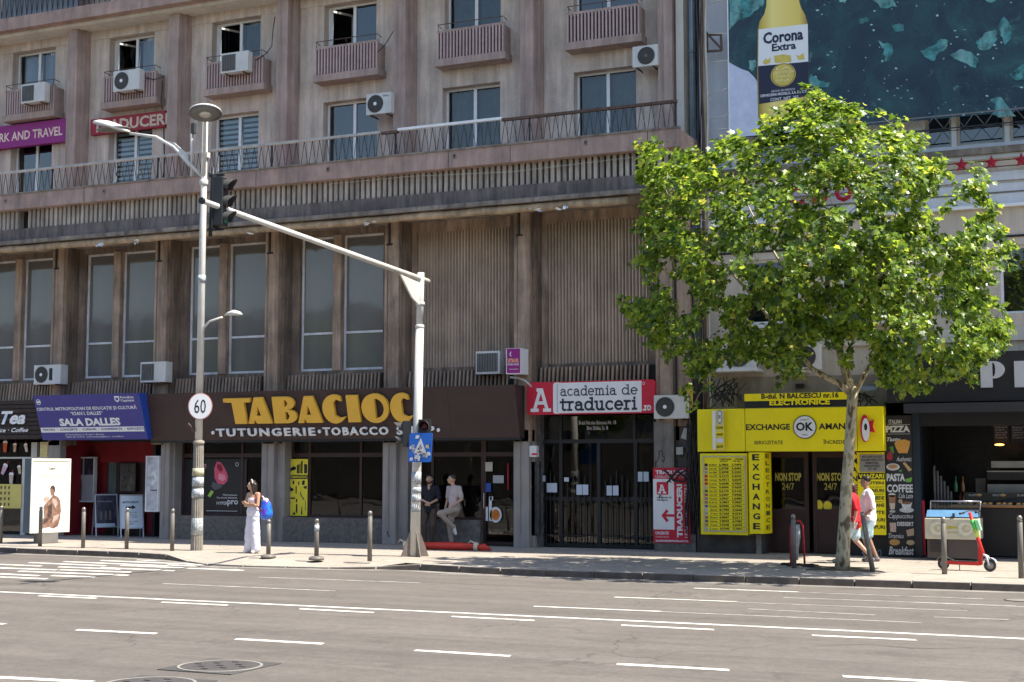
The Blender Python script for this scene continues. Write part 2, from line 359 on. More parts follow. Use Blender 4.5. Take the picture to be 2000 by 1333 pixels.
while x < 4:                                        # kerb stones, each its own piece
    L = .98; a, b = x + .008, x + L; ya, yb = kerb_y(a), kerb_y(b); da, db = drop(a), drop(b); zo = rnd.uniform(0, .006)
    m_ = MB(); m_.hexa([(a, ya, RZ - .05), (b, yb, RZ - .05), (b, yb + .16, RZ - .05), (a, ya + .16, RZ - .05)],
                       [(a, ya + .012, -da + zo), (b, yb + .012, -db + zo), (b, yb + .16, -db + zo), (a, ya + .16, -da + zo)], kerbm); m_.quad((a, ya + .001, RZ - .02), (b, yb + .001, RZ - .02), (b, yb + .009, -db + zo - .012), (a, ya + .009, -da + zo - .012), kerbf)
    m_.build('kerb_stone', pv); x += 1.0
# gutter strip of lighter dust next to the kerb
g = MB()
for a, b in zip(xs, xs[1:]): g.quad((a, kerb_y(a) - .35, RZ + .004), (b, kerb_y(b) - .35, RZ + .004), (b, kerb_y(b), RZ + .004), (a, kerb_y(a), RZ + .004), mat('gutter_dust', (.20, .18, .16), .9, var=.25, scale=2, speck=.15))
structure(g.build('gutter'))
# road markings, each one a sheet of paint
def mark(x0, x1, y, wd, m=paint, skew=0, z=.004, name='road_marking', parent=None):
    return structure(MB().quad((x0, y - wd / 2, RZ + z), (x1, y - wd / 2, RZ + z), (x1 + skew, y + wd / 2, RZ + z), (x0 + skew, y + wd / 2, RZ + z), m).build(name))
def mark_px(a, b, wd, m=paint, skew=0):
    p, q = G(*a, RZ), G(*b, RZ)
    d = Vector((q.x - p.x, q.y - p.y, 0)).normalized(); nn = Vector((-d.y, d.x, 0)) * wd / 2; z = Vector((0, 0, .004)); sk = Vector((skew, 0, 0))
    structure(MB().quad(p - nn + z, q - nn + z, q + nn + z + sk, p + nn + z + sk, m).build('road_marking'))
mark(-45, 12, -14.02, .13)                                    # solid centre line
for a, b in [((78, 1164.5), (191, 1169.5)), ((318, 1177), (448, 1183)), ((588, 1190), (733, 1197.5)), ((885, 1205), (1047, 1213)), ((1217, 1222), (1398, 1231)), ((1590, 1242), (1793, 1251))]: mark_px(a, b, .13, skew=-.05)
for a, b in [((-190, 1206), (12, 1220)), ((152, 1231), (308, 1238.5)), ((463, 1249), (634, 1258.5)), ((813, 1271), (1000, 1282.5)), ((1208, 1298), (1428, 1310)), ((1650, 1322), (1900, 1336))]: mark_px(a, b, .14, skew=-.04)
mark_px((-40, 1322), (180, 1333), .14)
for a, b in [((505, 1128), (820, 1139)), ((318, 1140.5), (655, 1155)), ((1355, 1149.5), (1560, 1157)), ((1200, 1167), (1440, 1176)), ((1043, 1185), (1290, 1195))]: mark_px(a, b, .1, paint if a[0] > 1000 else paint_old)
for a, b in [((1560, 1157.5), (1920, 1170.5)), ((1440, 1177), (1890, 1194)), ((1530, 1168), (1985, 1184)), ((1290, 1195.5), (1800, 1217)), ((1460, 1190), (1710, 1202)), ((1825, 1206), (1970, 1211)), ((1855, 1147), (1905, 1149)), ((860, 1122), (990, 1126)), ((1000, 1126), (1200, 1134)), ((1730, 1090 + 85), (2000, 1184 + 2))]: mark_px(a, b, .07, paint_old)
# zebra crossing: stripes parallel to the road
zeb = [((0, 1103), (85, 1106.5)), ((0, 1110), (115, 1114)), ((0, 1121.5), (80, 1125.5)), ((0, 1127.5), (96, 1131.5)), ((60, 1099.5), (210, 1106)), ((118, 1108), (240, 1112.5)), ((40, 1116.5), (255, 1124.5)), ((105, 1125), (190, 1128)), ((128, 1097.5), (330, 1106)), ((200, 1109.5), (345, 1115.5)), ((120, 1113.5), (260, 1118.5)), ((200, 1095.5), (420, 1104.5)), ((240, 1105), (480, 1115)), ((270, 1094.5), (560, 1105.5)), ((330, 1104), (470, 1110)), ((380, 1094.5 + 3), (610, 1107.5)), ((430, 1101.5), (545, 1106)), ((500, 1097 + 3.5), (640, 1106))]
for a, b in zeb: mark_px(a, b, .22, paint, skew=-.1)
def skid(pts, wd):
    P = [G(*p, RZ) for p in pts]; m_ = MB()
    for a, b in zip(P, P[1:]):
        nn = Vector((0, wd / 2, 0)); z = Vector((0, 0, .008)); m_.quad(a - nn + z, b - nn + z, b + nn + z, a + nn + z, tar)
    structure(m_.build('tar_seam'))
skid([(700, 1133), (900, 1141), (1100, 1150), (1250, 1155), (1420, 1163)], .02); skid([(1500, 1290), (1560, 1268), (1600, 1262), (1700, 1259), (1790, 1268), (1900, 1266)], .018); skid([(560, 1250), (600, 1240), (660, 1236), (700, 1229), (760, 1226)], .016); skid([(1230, 1140), (1330, 1146), (1480, 1150), (1600, 1157), (1800, 1165)], .018)
skid([(60, 1117), (110, 1114), (150, 1113), (200, 1110), (240, 1108), (330, 1104), (400, 1102), (500, 1099)], .035)

# manholes: square plate with round cover
def manhole(c, s, label, rz=0):
    t = thing('manhole_cover', label, 'manhole cover', (c.x, c.y, RZ), 'manhole covers in the road')
    q = MB(); q.obox((c.x, c.y, RZ + .003), (s * math.cos(rz), s * math.sin(rz), 0), (-s * math.sin(rz), s * math.cos(rz), 0), (0, 0, .006), tar); q.build('surround', t)
    q = MB(); pr = []; q.lathe((c.x, c.y, RZ + .010), [(s * .97, 0), (s * .97, .006), (s * .90, .006), (s * .90, .0)], mat('manhole_ring', (.30, .28, .25), .6, metal=.3), 36, False); q.build('ring', t)
    q = MB(); q.lathe((c.x, c.y, RZ + .010), [(s * .89, 0), (s * .89, .005), (.001, .005)], iron, 36, False); q.build('lid', t)
    for k in range(5):
        for j in range(5):
            dx, dy = (k - 2) * s * .3, (j - 2) * s * .3
            if dx * dx + dy * dy < (s * .8) ** 2 and (k + j) % 2 == 0:
                MB().box(c.x + dx - s * .08, c.x + dx + s * .08, c.y + dy - s * .03, c.y + dy + s * .03, RZ + .0152, RZ + .021, mat('lid_knob', (.035, .03, .03), .7)).build('lid_rib', t)
    return t
manhole(G(430, 1303, RZ), .47, 'square plated round manhole cover, wholly in view in the near lane')
manhole(G(292, 1338, RZ), .47, 'manhole cover cut by the bottom edge of the view')
for p, s, l in [((1782, 1142.5), .34, 'flat round cover in the road in front of the red scooter'), ((1999, 1173), .3, 'small round cover at the right edge of the road')]:
    c = G(*p, RZ); t = thing('road_cover', l, 'manhole cover', (c.x, c.y, RZ), 'manhole covers in the road')
    MB().lathe((c.x, c.y, RZ + .003), [(s, 0), (s, .007), (s * .93, .007), (s * .93, 0)], tar, 30, False).build('ring', t)
    MB().lathe((c.x, c.y, RZ + .003), [(s * .92, 0), (s * .92, .004), (.001, .004)], mat('dusty_cover', (.17, .155, .14), .8, var=.2, scale=8), 30, False).build('lid', t)

# ------------------------------------------------------------- apartment block
XL, XR = -46.0, X(1345, 250, -.4)
B = thing('apartment_building', 'long grey and mauve concrete apartment block with ribbed balconies and shops below', 'building', (-20, 0, 0))
YW, YP = .75, .25                                   # plaster wall, pilaster faces of upper floors
p_low = [X(p, 600, 0) for p in (101, 302, 517, 757, 1004)]; PW = p_low[1] - p_low[0]
PITCHX = (p_low[4] - p_low[0]) / 4
plx = [p_low[4] + PITCHX * k for k in range(-9, 2)]           # left edges of pilasters
wid = X(1030, 600, 0) - X(1004, 600, 0) + .06                 # pilaster face width
zs_b = Z(650, 858, -.3); zs_t = Z(650, 761, -.55)
zr0, zr1 = Z(650, 765, .3), Z(650, 731, .3)
zw0, zw1 = Z(650, 722, .6), Z(650, 465, .6)
zl0, zl1 = Z(650, 426, -1.12), Z(650, 418, -1.12)
zb1 = Z(650, 394, -.98)
zsl0, zsl1 = Z(650, 350, -1.2), Z(650, 318, -1.2)
zrail = Z(650, 268, -1.2)
# back shell
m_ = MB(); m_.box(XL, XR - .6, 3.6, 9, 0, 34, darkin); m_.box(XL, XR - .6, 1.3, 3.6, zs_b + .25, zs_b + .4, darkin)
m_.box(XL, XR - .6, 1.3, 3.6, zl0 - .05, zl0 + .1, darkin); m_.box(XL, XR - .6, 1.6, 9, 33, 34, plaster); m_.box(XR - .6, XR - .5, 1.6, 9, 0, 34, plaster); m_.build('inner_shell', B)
# lower pilasters: front face plus stepped right cheek
for i, x in enumerate(plx):
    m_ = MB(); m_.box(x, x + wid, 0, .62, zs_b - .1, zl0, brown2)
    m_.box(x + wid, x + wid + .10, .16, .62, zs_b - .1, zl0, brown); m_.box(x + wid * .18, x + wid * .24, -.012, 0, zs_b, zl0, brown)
    m_.build('pilaster', B)
    MB().box(x + .13, x + .17, -.03, 0, zl0 - .62, zl0, darkgap).box(x + .06, x + .24, -.03, 0, zl0 - .64, zl0 - .60, darkgap).build('downpipe_stub', B)
# bays
def tall_bay(i, windows=True):
    x0, x1 = plx[i] + wid + .10, plx[i + 1]
    xa, xb = x0 + .02, x1 - .12
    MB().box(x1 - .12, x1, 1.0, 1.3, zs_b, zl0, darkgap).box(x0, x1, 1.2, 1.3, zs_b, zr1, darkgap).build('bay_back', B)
    if windows:
        mid = (xa + xb) / 2 - .03; mw = .10; fw = .26
        op = [(xa + fw, mid - mw - .06), (mid + mw + .0, xb - .20)]
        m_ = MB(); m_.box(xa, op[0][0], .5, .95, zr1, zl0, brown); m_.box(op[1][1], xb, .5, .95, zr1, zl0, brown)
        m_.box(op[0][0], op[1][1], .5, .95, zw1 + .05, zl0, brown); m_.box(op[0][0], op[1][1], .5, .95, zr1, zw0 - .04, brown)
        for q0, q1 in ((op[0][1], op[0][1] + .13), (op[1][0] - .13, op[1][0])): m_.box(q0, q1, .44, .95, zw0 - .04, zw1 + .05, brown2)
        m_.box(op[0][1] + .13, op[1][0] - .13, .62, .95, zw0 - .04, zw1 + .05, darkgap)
        m_.build('window_surround', B)
        for a, b in op:
            z0, z1, t, y = zw0 - .03, zw1 + .04, .06, .62; zt = z0 + (z1 - z0) * .27
            f = MB(); f.box(a, a + t, y, y + .07, z0, z1, greyf); f.box(b - t, b, y, y + .07, z0, z1, greyf)
            for zz in (z0, zt, z1 - t): f.box(a + t, b - t, y + .002, y + .068, zz, zz + t, greyf)
            fo = f.build('window', B)
            MB().quad((a + t, y + .03, z0 + t), (b - t, y + .03, z0 + t), (b - t, y + .03, zt), (a + t, y + .03, zt), gl_haze).build('lower_pane', fo)
            MB().quad((a + t, y + .03, zt + t), (b - t, y + .03, zt + t), (b - t, y + .03, z1 - t), (a + t, y + .03, z1 - t), gl_haze).build('upper_pane', fo)
            MB().box(a - .05, a + .28, .98, 1.0, z0, z1, curt_l).build('curtain', fo)
    else:
        m_ = MB(); m_.box(xa, xb, .62, .95, zr1, zl0, brown); m_.box(xa, xa + .17, .5, .62, zr1, zl0, brown2); m_.box(xb - .22, xb, .5, .62, zr1, zl0, brown)
        m_.box(xa + .17, xb - .22, .5, .62, zl0 - .28, zl0, brown2); m_.box(xa + .17, xb - .22, .5, .62, zr1 - .02, zr1 + .10, brown)
        m_.build('panel_surround', B)
        f = MB(); a, b = xa + .17, xb - .22; nn = 30; p = (b - a) / nn
        for k in range(nn):
            u = a + k * p; zz0, zz1 = zr1 + .1, zl0 - .28
            f.hexa([(u + p * .12, .53, zz0), (u + p * .55, .50, zz0), (u + p * .85, .56, zz0), (u + p * .85, .62, zz0)], [(u + p * .12, .53, zz1), (u + p * .55, .50, zz1), (u + p * .85, .56, zz1), (u + p * .85, .62, zz1)], ribp)
        stuff(f.build('fluted_panel', B))
    # slanting ribs below the windows
    f = MB(); nn = 26; a, b = xa + .05, xb - .1; p = (b - a) / nn
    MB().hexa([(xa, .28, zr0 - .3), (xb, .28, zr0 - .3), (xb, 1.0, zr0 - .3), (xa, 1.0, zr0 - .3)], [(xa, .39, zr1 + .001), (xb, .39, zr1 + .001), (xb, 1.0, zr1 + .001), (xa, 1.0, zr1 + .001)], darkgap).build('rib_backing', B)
    for k in range(nn):
        u = a + k * p; z0 = zr0 - .3
        f.hexa([(u, .20, z0), (u + p * .45, .20, z0), (u + p * .45, .30, z0), (u, .30, z0)], [(u, .29, zr1), (u + p * .45, .29, zr1), (u + p * .45, .42, zr1), (u, .42, zr1)], brown2)
    stuff(f.build('slanting_ribs', B))
for i in range(len(plx) - 1): tall_bay(i, plx[i] < p_low[3] - .5)
# end pier to the right of the last bay
m_ = MB(); xe = plx[-1]; m_.box(xe, XR - .15, 0.05, 1.2, 3.0, zl0, brown2); m_.box(xe + .48, xe + .53, .02, .05, 3.0, zl0, darkgap); m_.box(XR - .15, XR, .35, 1.2, 0, zl0, brown); m_.build('end_pier', B)
# ledge, band, frieze
m_ = MB(); m_.box(XL, XR - .1, -1.12, 1.2, zl0, zl1, ledgem); m_.build('ledge', B)
m_ = MB(); m_.box(XL, XR - .12, -.98, 1.2, zl1, zb1, band); m_.build('band', B)
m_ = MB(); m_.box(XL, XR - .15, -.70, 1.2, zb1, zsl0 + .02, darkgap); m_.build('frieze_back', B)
rm = None; x = XR - .24; p = .163
while x > -36.3:
    if not (x < X(55, 430, -.9) and x > X(55, 430, -.9) - .24):
        if rm is None:
            rm = MB().box(-.048, .048, -.95, -.70, zb1, zsl0 + .015, ribm).build('rib'); rm.parent = B; me_r = rm.data
            rm.location = (x + 20, 0, 0)
        else: link('rib', me_r, B, (x + 20, rnd.uniform(-.006, .006), 0))
    x -= p
# pipe under the ledge
pl = MB(); pts = []; x = XL
while x < XR - .9: pts.append((x, -.93 + rnd.uniform(-.012, .012), zl0 - .11 + rnd.uniform(-.012, .012))); x += .55
pl.tube(pts, [.105 + rnd.uniform(-.012, .012) for _ in pts], pipem, 10); pl.build('lagged_pipe', B)
foil = mat('torn_foil', (.7, .7, .7), .35, metal=.6, var=.3, scale=20)
for px in (200, 265, 493, 722, 1045, 1100):
    x = X(px, 440, -1.0); m_ = MB()
    for k in range(7):
        c = Vector((x + rnd.uniform(-.16, .16), -1.03 + rnd.uniform(-.04, .04), zl0 - .19 + rnd.uniform(-.06, .06))); a = Vector((rnd.uniform(-.12, .12), rnd.uniform(-.05, .05), rnd.uniform(-.03, .03))); b = Vector((rnd.uniform(-.04, .04), rnd.uniform(-.03, .03), rnd.uniform(-.07, .07)))
        m_.add([c - a, c + b, c + a, c - b * .6], [(0, 1, 2, 3)], foil)
    m_.build('torn_lagging', B)
# main balcony slab
YB = -1.2
m_ = MB(); m_.box(XL, XR, YB, YW + .3, zsl0, zsl1, pink2)
for px in (202, 450 / 3.33 * 0 + 640, 887, 1143): pass
m_.box(XL, XR + .02, YB - .03, YB + .1, zsl1, zsl1 + .045, ledgem)
for px in (165, 500, 875, 996, 1265): x = X(px, 330, YB); m_.box(x, x + .012, YB - .004, YB, zsl0 + .01, zsl1, darkgap)
m_.build('balcony_slab', B)
for px, py in ((12, 393), (204, 374), (641, 331), (888, 305), (1144, 279)):
    x, z = X(px, py, YB), Z(px, py, YB); MB().box(x - .045, x + .045, YB - .03, YB + .02, z - .06, z + .06, ledgem).box(x - .02, x + .03, YB - .034, YB - .0305, z - .03, z + .03, darkgap).build('drain_spout', B)
# railing: rail board, posts and zigzag bars
rl = thing('balcony_railing', 'long balcony railing of zigzag iron bars with a pale top rail above the ribbed frieze', 'railing', (-20, YB, zsl1))
XRR = X(1322, 200, YB)
parts = [(XL, X(745, 257, YB), railm, 0), (X(745, 257, YB), X(778, 253, YB), rust, -.03), (X(778, 253, YB), X(981, 231, YB), whitef, .02), (X(981, 231, YB), XRR, rust, -.02)]
for a, b, mm, dz in parts: MB().box(a, b, YB - .05, YB + .05, zrail - .05 + dz, zrail + .015 + dz, mm).build('rail_board', rl)
x = XRR - .03; zz = None
mez = None
while x > -36.5:
    if mez is None:
        o = MB()
        o.tube([(x, YB, zsl1 + .04), (x - .105, YB, zrail - .05)], .008, black, 4, False); o.tube([(x - .11, YB, zrail - .05), (x - .20, YB, zsl1 + .04)], .008, black, 4, False); o.tube([(x - .05, YB + .05, zsl1 + .04), (x - .06, YB + .05, zrail - .05)], .006, rust, 4, False)
        o = o.build('zigzag_bar', rl); mez = o.data; x0z = x
    else: link('zigzag_bar', mez, rl, (x - x0z, 0, 0))
    x -= .222 if rnd.random() > .1 else .25
mp = MB()
for i, xx in enumerate([x + wid + .5 for x in plx]): MB().box(xx, xx + .035, YB, YB + .035, zsl1, zrail - .03, black).build('post', rl)

# upper floors: wall with openings, pilasters, windows, balconettes
ux = [X(p, 150, YP) for p in (130, 325, 537, 765, 1015)]; UP = (ux[4] - ux[0]) / 4
upx = [ux[4] + UP * k for k in range(-9, 2)]; uw = .38; uc = .10
zA0, zA1 = zsl1 + .02, Z(690, 194, YW)
zB0, zB1 = Z(690, 100, YW), Z(690, 3, YW)
FH = zB1 - zA1
holes = []; HB = {}
bay_px = {5: ((213, 298), (215, 302)), 6: ((413, 505), (414, 509)), 7: ((631, 737), (633, 735)), 8: ((864, 977), (868, 978)), 9: ((1121, 1243), (1120, 1246)), 4: ((23, 103), (27, 110))}
def bay_open(i, fl):
    if i in bay_px and fl < 2:
        a, b = bay_px[i][fl]; yy = 240 if fl == 0 else 60
        return X(a, yy, YW), X(b, yy, YW)
    s = upx[i] + .98; return s, s + 1.62
for i in range(1, 10):
    for fl in range(4):
        a, b = bay_open(i, fl); z0 = zA0 if fl == 0 else zB0 + FH * (fl - 1); z1 = zA1 + FH * fl
        if fl == 2: z0 = zA0 + FH * 2 - .08
        holes.append((a, b, z0, z1)); HB[(i, fl)] = (a, b, z0, z1)
m_ = MB(); rows = sorted(set([zA0, 33] + [h[2] for h in holes] + [h[3] for h in holes])); XW1 = X(1343, 150, YW)
for r0, r1 in zip(rows, rows[1:]):
    cur = XL; hs = sorted(h for h in holes if h[2] <= r0 + 1e-6 and h[3] >= r1 - 1e-6)
    for h in hs: m_.quad((cur, YW, r0), (h[0], YW, r0), (h[0], YW, r1), (cur, YW, r1), plaster); cur = h[1]
    m_.quad((cur, YW, r0), (XW1, YW, r0), (XW1, YW, r1), (cur, YW, r1), plaster)
for a, b, z0, z1 in holes:
    D2 = YW + .34; m_.quad((a, D2, z0), (a, YW, z0), (a, YW, z1), (a, D2, z1), plaster); m_.quad((b, YW, z0), (b, D2, z0), (b, D2, z1), (b, YW, z1), plaster)
    m_.quad((a, YW, z1), (b, YW, z1), (b, D2, z1), (a, D2, z1), plaster); m_.quad((a, D2, z0), (b, D2, z0), (b, YW, z0), (a, YW, z0), plaster)
m_.build('plaster_wall', B)
for i in range(1, 10):   # lintel courses standing a little proud
    for fl in range(1, 4):
        a, b, z0, z1 = HB[(i, fl)]; MB().box(upx[i] + uw + .05, upx[i + 1] - .01, YW - .025, YW - .001, z1 + .004, z1 + .50, plaster).build('lintel_course', B)
for i, x in enumerate(upx):
    if x > XW1 - .3: continue
    m_ = MB(); m_.box(x, x + uw * .42, YP + .03, YW, zsl1, 32.9, pink); m_.box(x + uw * .42, x + uw, YP, YW, zsl1, 32.9, pink); m_.box(x + uw, x + uw + uc, YP + .22, YW, zsl1, 32.9, pink)
    m_.build('upper_pilaster', B)
m_ = MB(); xq = X(1320, 100, YP + .1); m_.box(xq, XW1 + .02, YP + .12, YW + .9, zsl1, 33, cream); m_.build('end_wall', B)

def win(i, fl, kind, openl=False, blind=False, low=None):
    a, b, z0, z1 = HB[(i, fl)]; y = YW + .26; t = .055
    if fl == 1: z0 = z0 + .0
    mid = a + (b - a) * .5; f = MB()
    for q0, q1 in ((a, a + t), (b - t, b), (mid - .045, mid + .045)): f.box(q0, q1, y, y + .07, z0, z1, whitef)
    for zz in (z0, z1 - t): f.box(a + t, mid - .045, y + .002, y + .068, zz, zz + t, whitef); f.box(mid + .045, b - t, y + .002, y + .068, zz, zz + t, whitef)
    fo = f.build('window', B)
    g1 = gl_dk if kind == 'dark' else gl_up
    for q0, q1, left in ((a + t, mid - .045, True), (mid + .045, b - t, False)):
        if left and openl:
            s = MB(); L = q1 - q0; an = R(62); ux_ = Vector((math.cos(an), math.sin(an), 0)); fr = Fr((q0, y + .03, z0 + t), ux_)
            H = z1 - z0 - 2 * t
            for u0, u1, v0, v1 in ((0, .06, 0, H), (L - .06, L, 0, H), (.06, L - .06, 0, .06), (.06, L - .06, H - .06, H)): s.prism(rect(u0, v0, u1, v1), fr, -.02, .02, whitef)
            s.prism(rect(.06, .06, L - .06, H - .06), fr, -.002, .002, gl_dk); s.build('open_casement', fo)
        else: MB().quad((q0, y + .035, z0 + t), (q1, y + .035, z0 + t), (q1, y + .035, z1 - t), (q0, y + .035, z1 - t), g1).build('pane', fo)
        cm = {'light': curt_l, 'grey': curt_g, 'dark': curt_d}[kind]
        if not (left and openl):
            yy = y + .22; c = MB(); nn = 22
            for k in range(nn):
                u0 = q0 + (q1 - q0) * k / nn; u1 = q0 + (q1 - q0) * (k + 1) / nn; d0, d1 = (.03 if k % 2 else 0), (0 if k % 2 else .03)
                c.quad((u0, yy + d0, z0), (u1, yy + d1, z0), (u1, yy + d1, z1), (u0, yy + d0, z1), cm)
            if not blind: c.build('curtain', fo)
        if blind:
            c = MB(); z = z1 - .10; yy = y + .12
            lo = z0 + (z1 - z0) * .30
            while z > lo: c.box(q0, q1, yy, yy + .012, z - .085, z, blindm); z -= .15
            c.build('striped_blind', fo)
        if low: MB().box(q0, q1, y + .0365, y + .06, z0 + t, z0 + (z1 - z0) * low, bluepanel).build('lower_panel', fo)
kinds = {(4, 0): 'dark', (5, 0): 'light', (6, 0): 'light', (7, 0): 'dark', (8, 0): 'grey', (9, 0): 'grey', (4, 1): 'light', (5, 1): 'light', (6, 1): 'grey', (7, 1): 'dark', (8, 1): 'grey', (9, 1): 'dark', (4, 2): 'light'}
for (i, fl) in HB:
    if fl < 3: win(i, fl, kinds.get((i, fl), 'grey'), openl=(i, fl) in ((5, 1), (6, 1), (7, 1)), blind=(i, fl) in ((5, 0), (6, 0)), low=.28 if (i, fl) in ((5, 0), (6, 0)) else None)
    elif fl == 3: a, b, z0, z1 = HB[(i, fl)]; MB().quad((a, YW + .3, z0), (b, YW + .3, z0), (b, YW + .3, z1), (a, YW + .3, z1), gl_dk).build('pane', B)
# balconettes
bal_px = {4: (12, 108, 180, 238), 5: (203, 305, 155, 211), 6: (402, 514, 125, 184), 7: (615, 737, 95, 160), 8: (853, 984, 64, 129), 9: (1107, 1250, 31, 97)}
YC = YW - .42
zc1, zc0 = Z(615, 95, YC), Z(615, 150, YC); zc00 = Z(615, 162, YC)
for i in range(2, 10):
    if i in bal_px: a, b = X(bal_px[i][0], 120, YC), X(bal_px[i][1], 120, YC)
    else: a, b = HB[(i, 1)][0] - .2, HB[(i, 1)][1] + .1
    c = MB(); c.box(a - .04, b + .05, YC - .05, YW - .001, zc00, zc0 + .02, pink); c.box(a, b, YC, YC + .07, zc1 - .05, zc1 + .015, pink)
    c.box(b - .05, b, YC + .002, YW, zc0, zc1 - .05, pink); c.box(a, a + .05, YC + .07, YW, zc0, zc1 - .05, pink); c.box(a + .05, b - .05, YC + .12, YC + .14, zc0, zc1 - .05, mat('balconette_back', (.10, .075, .078), .9))
    bo = c.build('balconette', B)
    nn = max(8, int((b - a) / .098)); me = None
    for k in range(nn + 1):
        x = a + .03 + (b - a - .06) * k / nn
        if me is None:
            s = MB().box(x - .021, x + .021, YC - .012, YC + .06, zc0 + .02, zc1 - .05, mat('slat_pink', (.45, .33, .31), .85, var=.12, scale=3, streak=.15)).build('slat', bo); me = s.data; x_0 = x
        else: link('slat', me, bo, (x - x_0, 0, 0))
    r = MB(); zr = zc1 + .17; r.tube([(a + .02, YC + .25, zr - .03), (a + .02, YC, zr), (b - .02, YC, zr), (b - .02, YC + .25, zr - .03)], .012, rust, 5)
    for k in range(3): u = a + .05 + (b - a - .1) * k / 2; r.tube([(u, YC, zc1), (u, YC, zr)], .009, rust, 4)
    r.build('hand_rail', bo)
# third-floor long balcony (top left) and the cornices of the floors above
YT = -.25; zt0 = Z(0, 61.5, YT); zt1 = Z(0, 38, YT)
m_ = MB(); m_.box(XL, XR + .1, YT, YW, zt0, zt1, pink2); m_.build('upper_balcony_slab', B)
MB().box(XL, XR, YT + .3, YW - .002, zt0 - .1, zt0 - .001, cream).build('soffit', B)
r = MB(); x = -36
while x < -10: 
    r.tube([(x, YT + .05, zt1), (x + .10, YT + .05, zt1 + .8)], .009, black, 4, False); r.tube([(x + .10, YT + .05, zt1 + .8), (x + .2, YT + .05, zt1)], .009, black, 4, False); r.tube([(x, YT + .05, zt1), (x, YT + .05, zt1 + .8)], .007, black, 4, False); x += .2
r.box(-36, -10, YT, YT + .09, zt1 + .8, zt1 + .85, railm)
ur = r.build('upper_railing', B)
MB().box(X(0, 20, YT), X(148, 10, YT), YT + .10, YT + .12, zt1 + .02, zt1 + .75, mat('corrugated_screen', (.20, .22, .25), .6, streak=.4, var=.15)).build('corrugated_screen', B)
for k in range(1, 6): MB().box(XL, XR, YT, YW, zt0 + FH * k * 1.06, zt1 + FH * k * 1.06, pink2).build('cornice', B)
# ------------------------------------------------------------- ground floor of the apartment block
def zp(px, py, Y): return Z(px, py, Y)
ZSILL = Z(640, 1012, .12)
pil = [(313, 331), (510, 555), (747, 796), (1003, 1036)]
pf = []
for a, b in pil:
    xa, xb = X(a, 930, 0), X(b, 930, 0) if b - a > 30 else X(b, 930, 0)
    pf.append((xa, xb))
m_ = MB()
def gpillar(xa, w1, w2, name='ground_pillar'):
    q = MB(); q.box(xa, xa + w1, 0, .9, 0, zs_b + .2, greystone); q.box(xa + w1, xa + w1 + w2, .16, .9, 0, zs_b + .2, greystone); q.box(xa + w1 * .45, xa + w1 * .5, -.006, 0, .35, zs_b, granite)
    return q.build(name, B, .008)
gp = {}
gp[0] = gpillar(X(313, 950, 0), .30, .06); gp[1] = gpillar(X(510, 950, 0), .40, .25); gp[2] = gpillar(X(747, 950, 0), .40, .27); gp[3] = gpillar(X(1003, 950, 0), .42, .10)
MB().box(X(92, 950, 0), X(116, 950, 0), 0, .25, 0, zs_b + .2, greystone).build('ground_pillar', B, .008)
xs0 = [X(313, 950, 0) + .36, X(510, 950, 0), X(510, 950, 0) + .65, X(747, 950, 0), X(747, 950, 0) + .67, X(938, 950, .3), X(1003, 950, 0)]
# granite stall risers
MB().box(xs0[0], xs0[1], .10, .9, 0, ZSILL, granite).build('granite_plinth', B, .01)
MB().box(xs0[2], xs0[3], .10, .9, 0, ZSILL, granite).build('granite_plinth', B, .01)
MB().box(xs0[4], xs0[5], .30, .95, 0, ZSILL, granite).build('granite_plinth', B, .01)
# interiors: floor, back wall, ceiling of the shops
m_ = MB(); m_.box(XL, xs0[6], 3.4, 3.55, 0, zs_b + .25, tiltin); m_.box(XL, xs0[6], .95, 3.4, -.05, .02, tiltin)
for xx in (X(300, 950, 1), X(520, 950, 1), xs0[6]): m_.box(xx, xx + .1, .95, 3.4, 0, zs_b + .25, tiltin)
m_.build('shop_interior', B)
# brown shop windows
zsb = zs_b + .05; ztr = Z(640, 893, .5)
def shopwin(x0, x1, bars, yf=.5, zb=ZSILL, name='shop_window', doorx=None):
    f = MB(); t = .07
    for u in [x0] + bars + [x1 - t]: f.box(u, u + t, yf, yf + .09, zb, zsb, frbrown)
    ed = [x0] + bars + [x1 - t]
    for u, v in zip(ed, ed[1:]):
        for zz in (zb, ztr, zsb - t): f.box(u + t, v, yf + .003, yf + .087, zz, zz + (t if zz != ztr else .11), frbrown)
    fo = f.build(name, B)
    for u, v in zip(ed, ed[1:]):
        MB().quad((u + t, yf + .04, zb + t), (v, yf + .04, zb + t), (v, yf + .04, ztr), (u + t, yf + .04, ztr), gl_shop).build('pane', fo)
        MB().quad((u + t, yf + .04, ztr + .11), (v, yf + .04, ztr + .11), (v, yf + .04, zsb - t), (u + t, yf + .04, zsb - t), gl_shop).build('transom_pane', fo)
    return fo
w1 = shopwin(xs0[0], xs0[1], [X(470, 950, .5)])
w2 = shopwin(xs0[2], xs0[3], [X(602, 950, .5), X(702, 950, .5)])
w3 = shopwin(xs0[4], xs0[5], [X(842, 950, .5)], zb=ZSILL)
w4 = shopwin(xs0[5], xs0[6], [], zb=.03, name='shop_door')
MB().tube([(X(946, 955, .45), .42, .95), (X(946, 955, .45), .42, 1.35)], .012, greyf, 6).build('door_handle', w4)
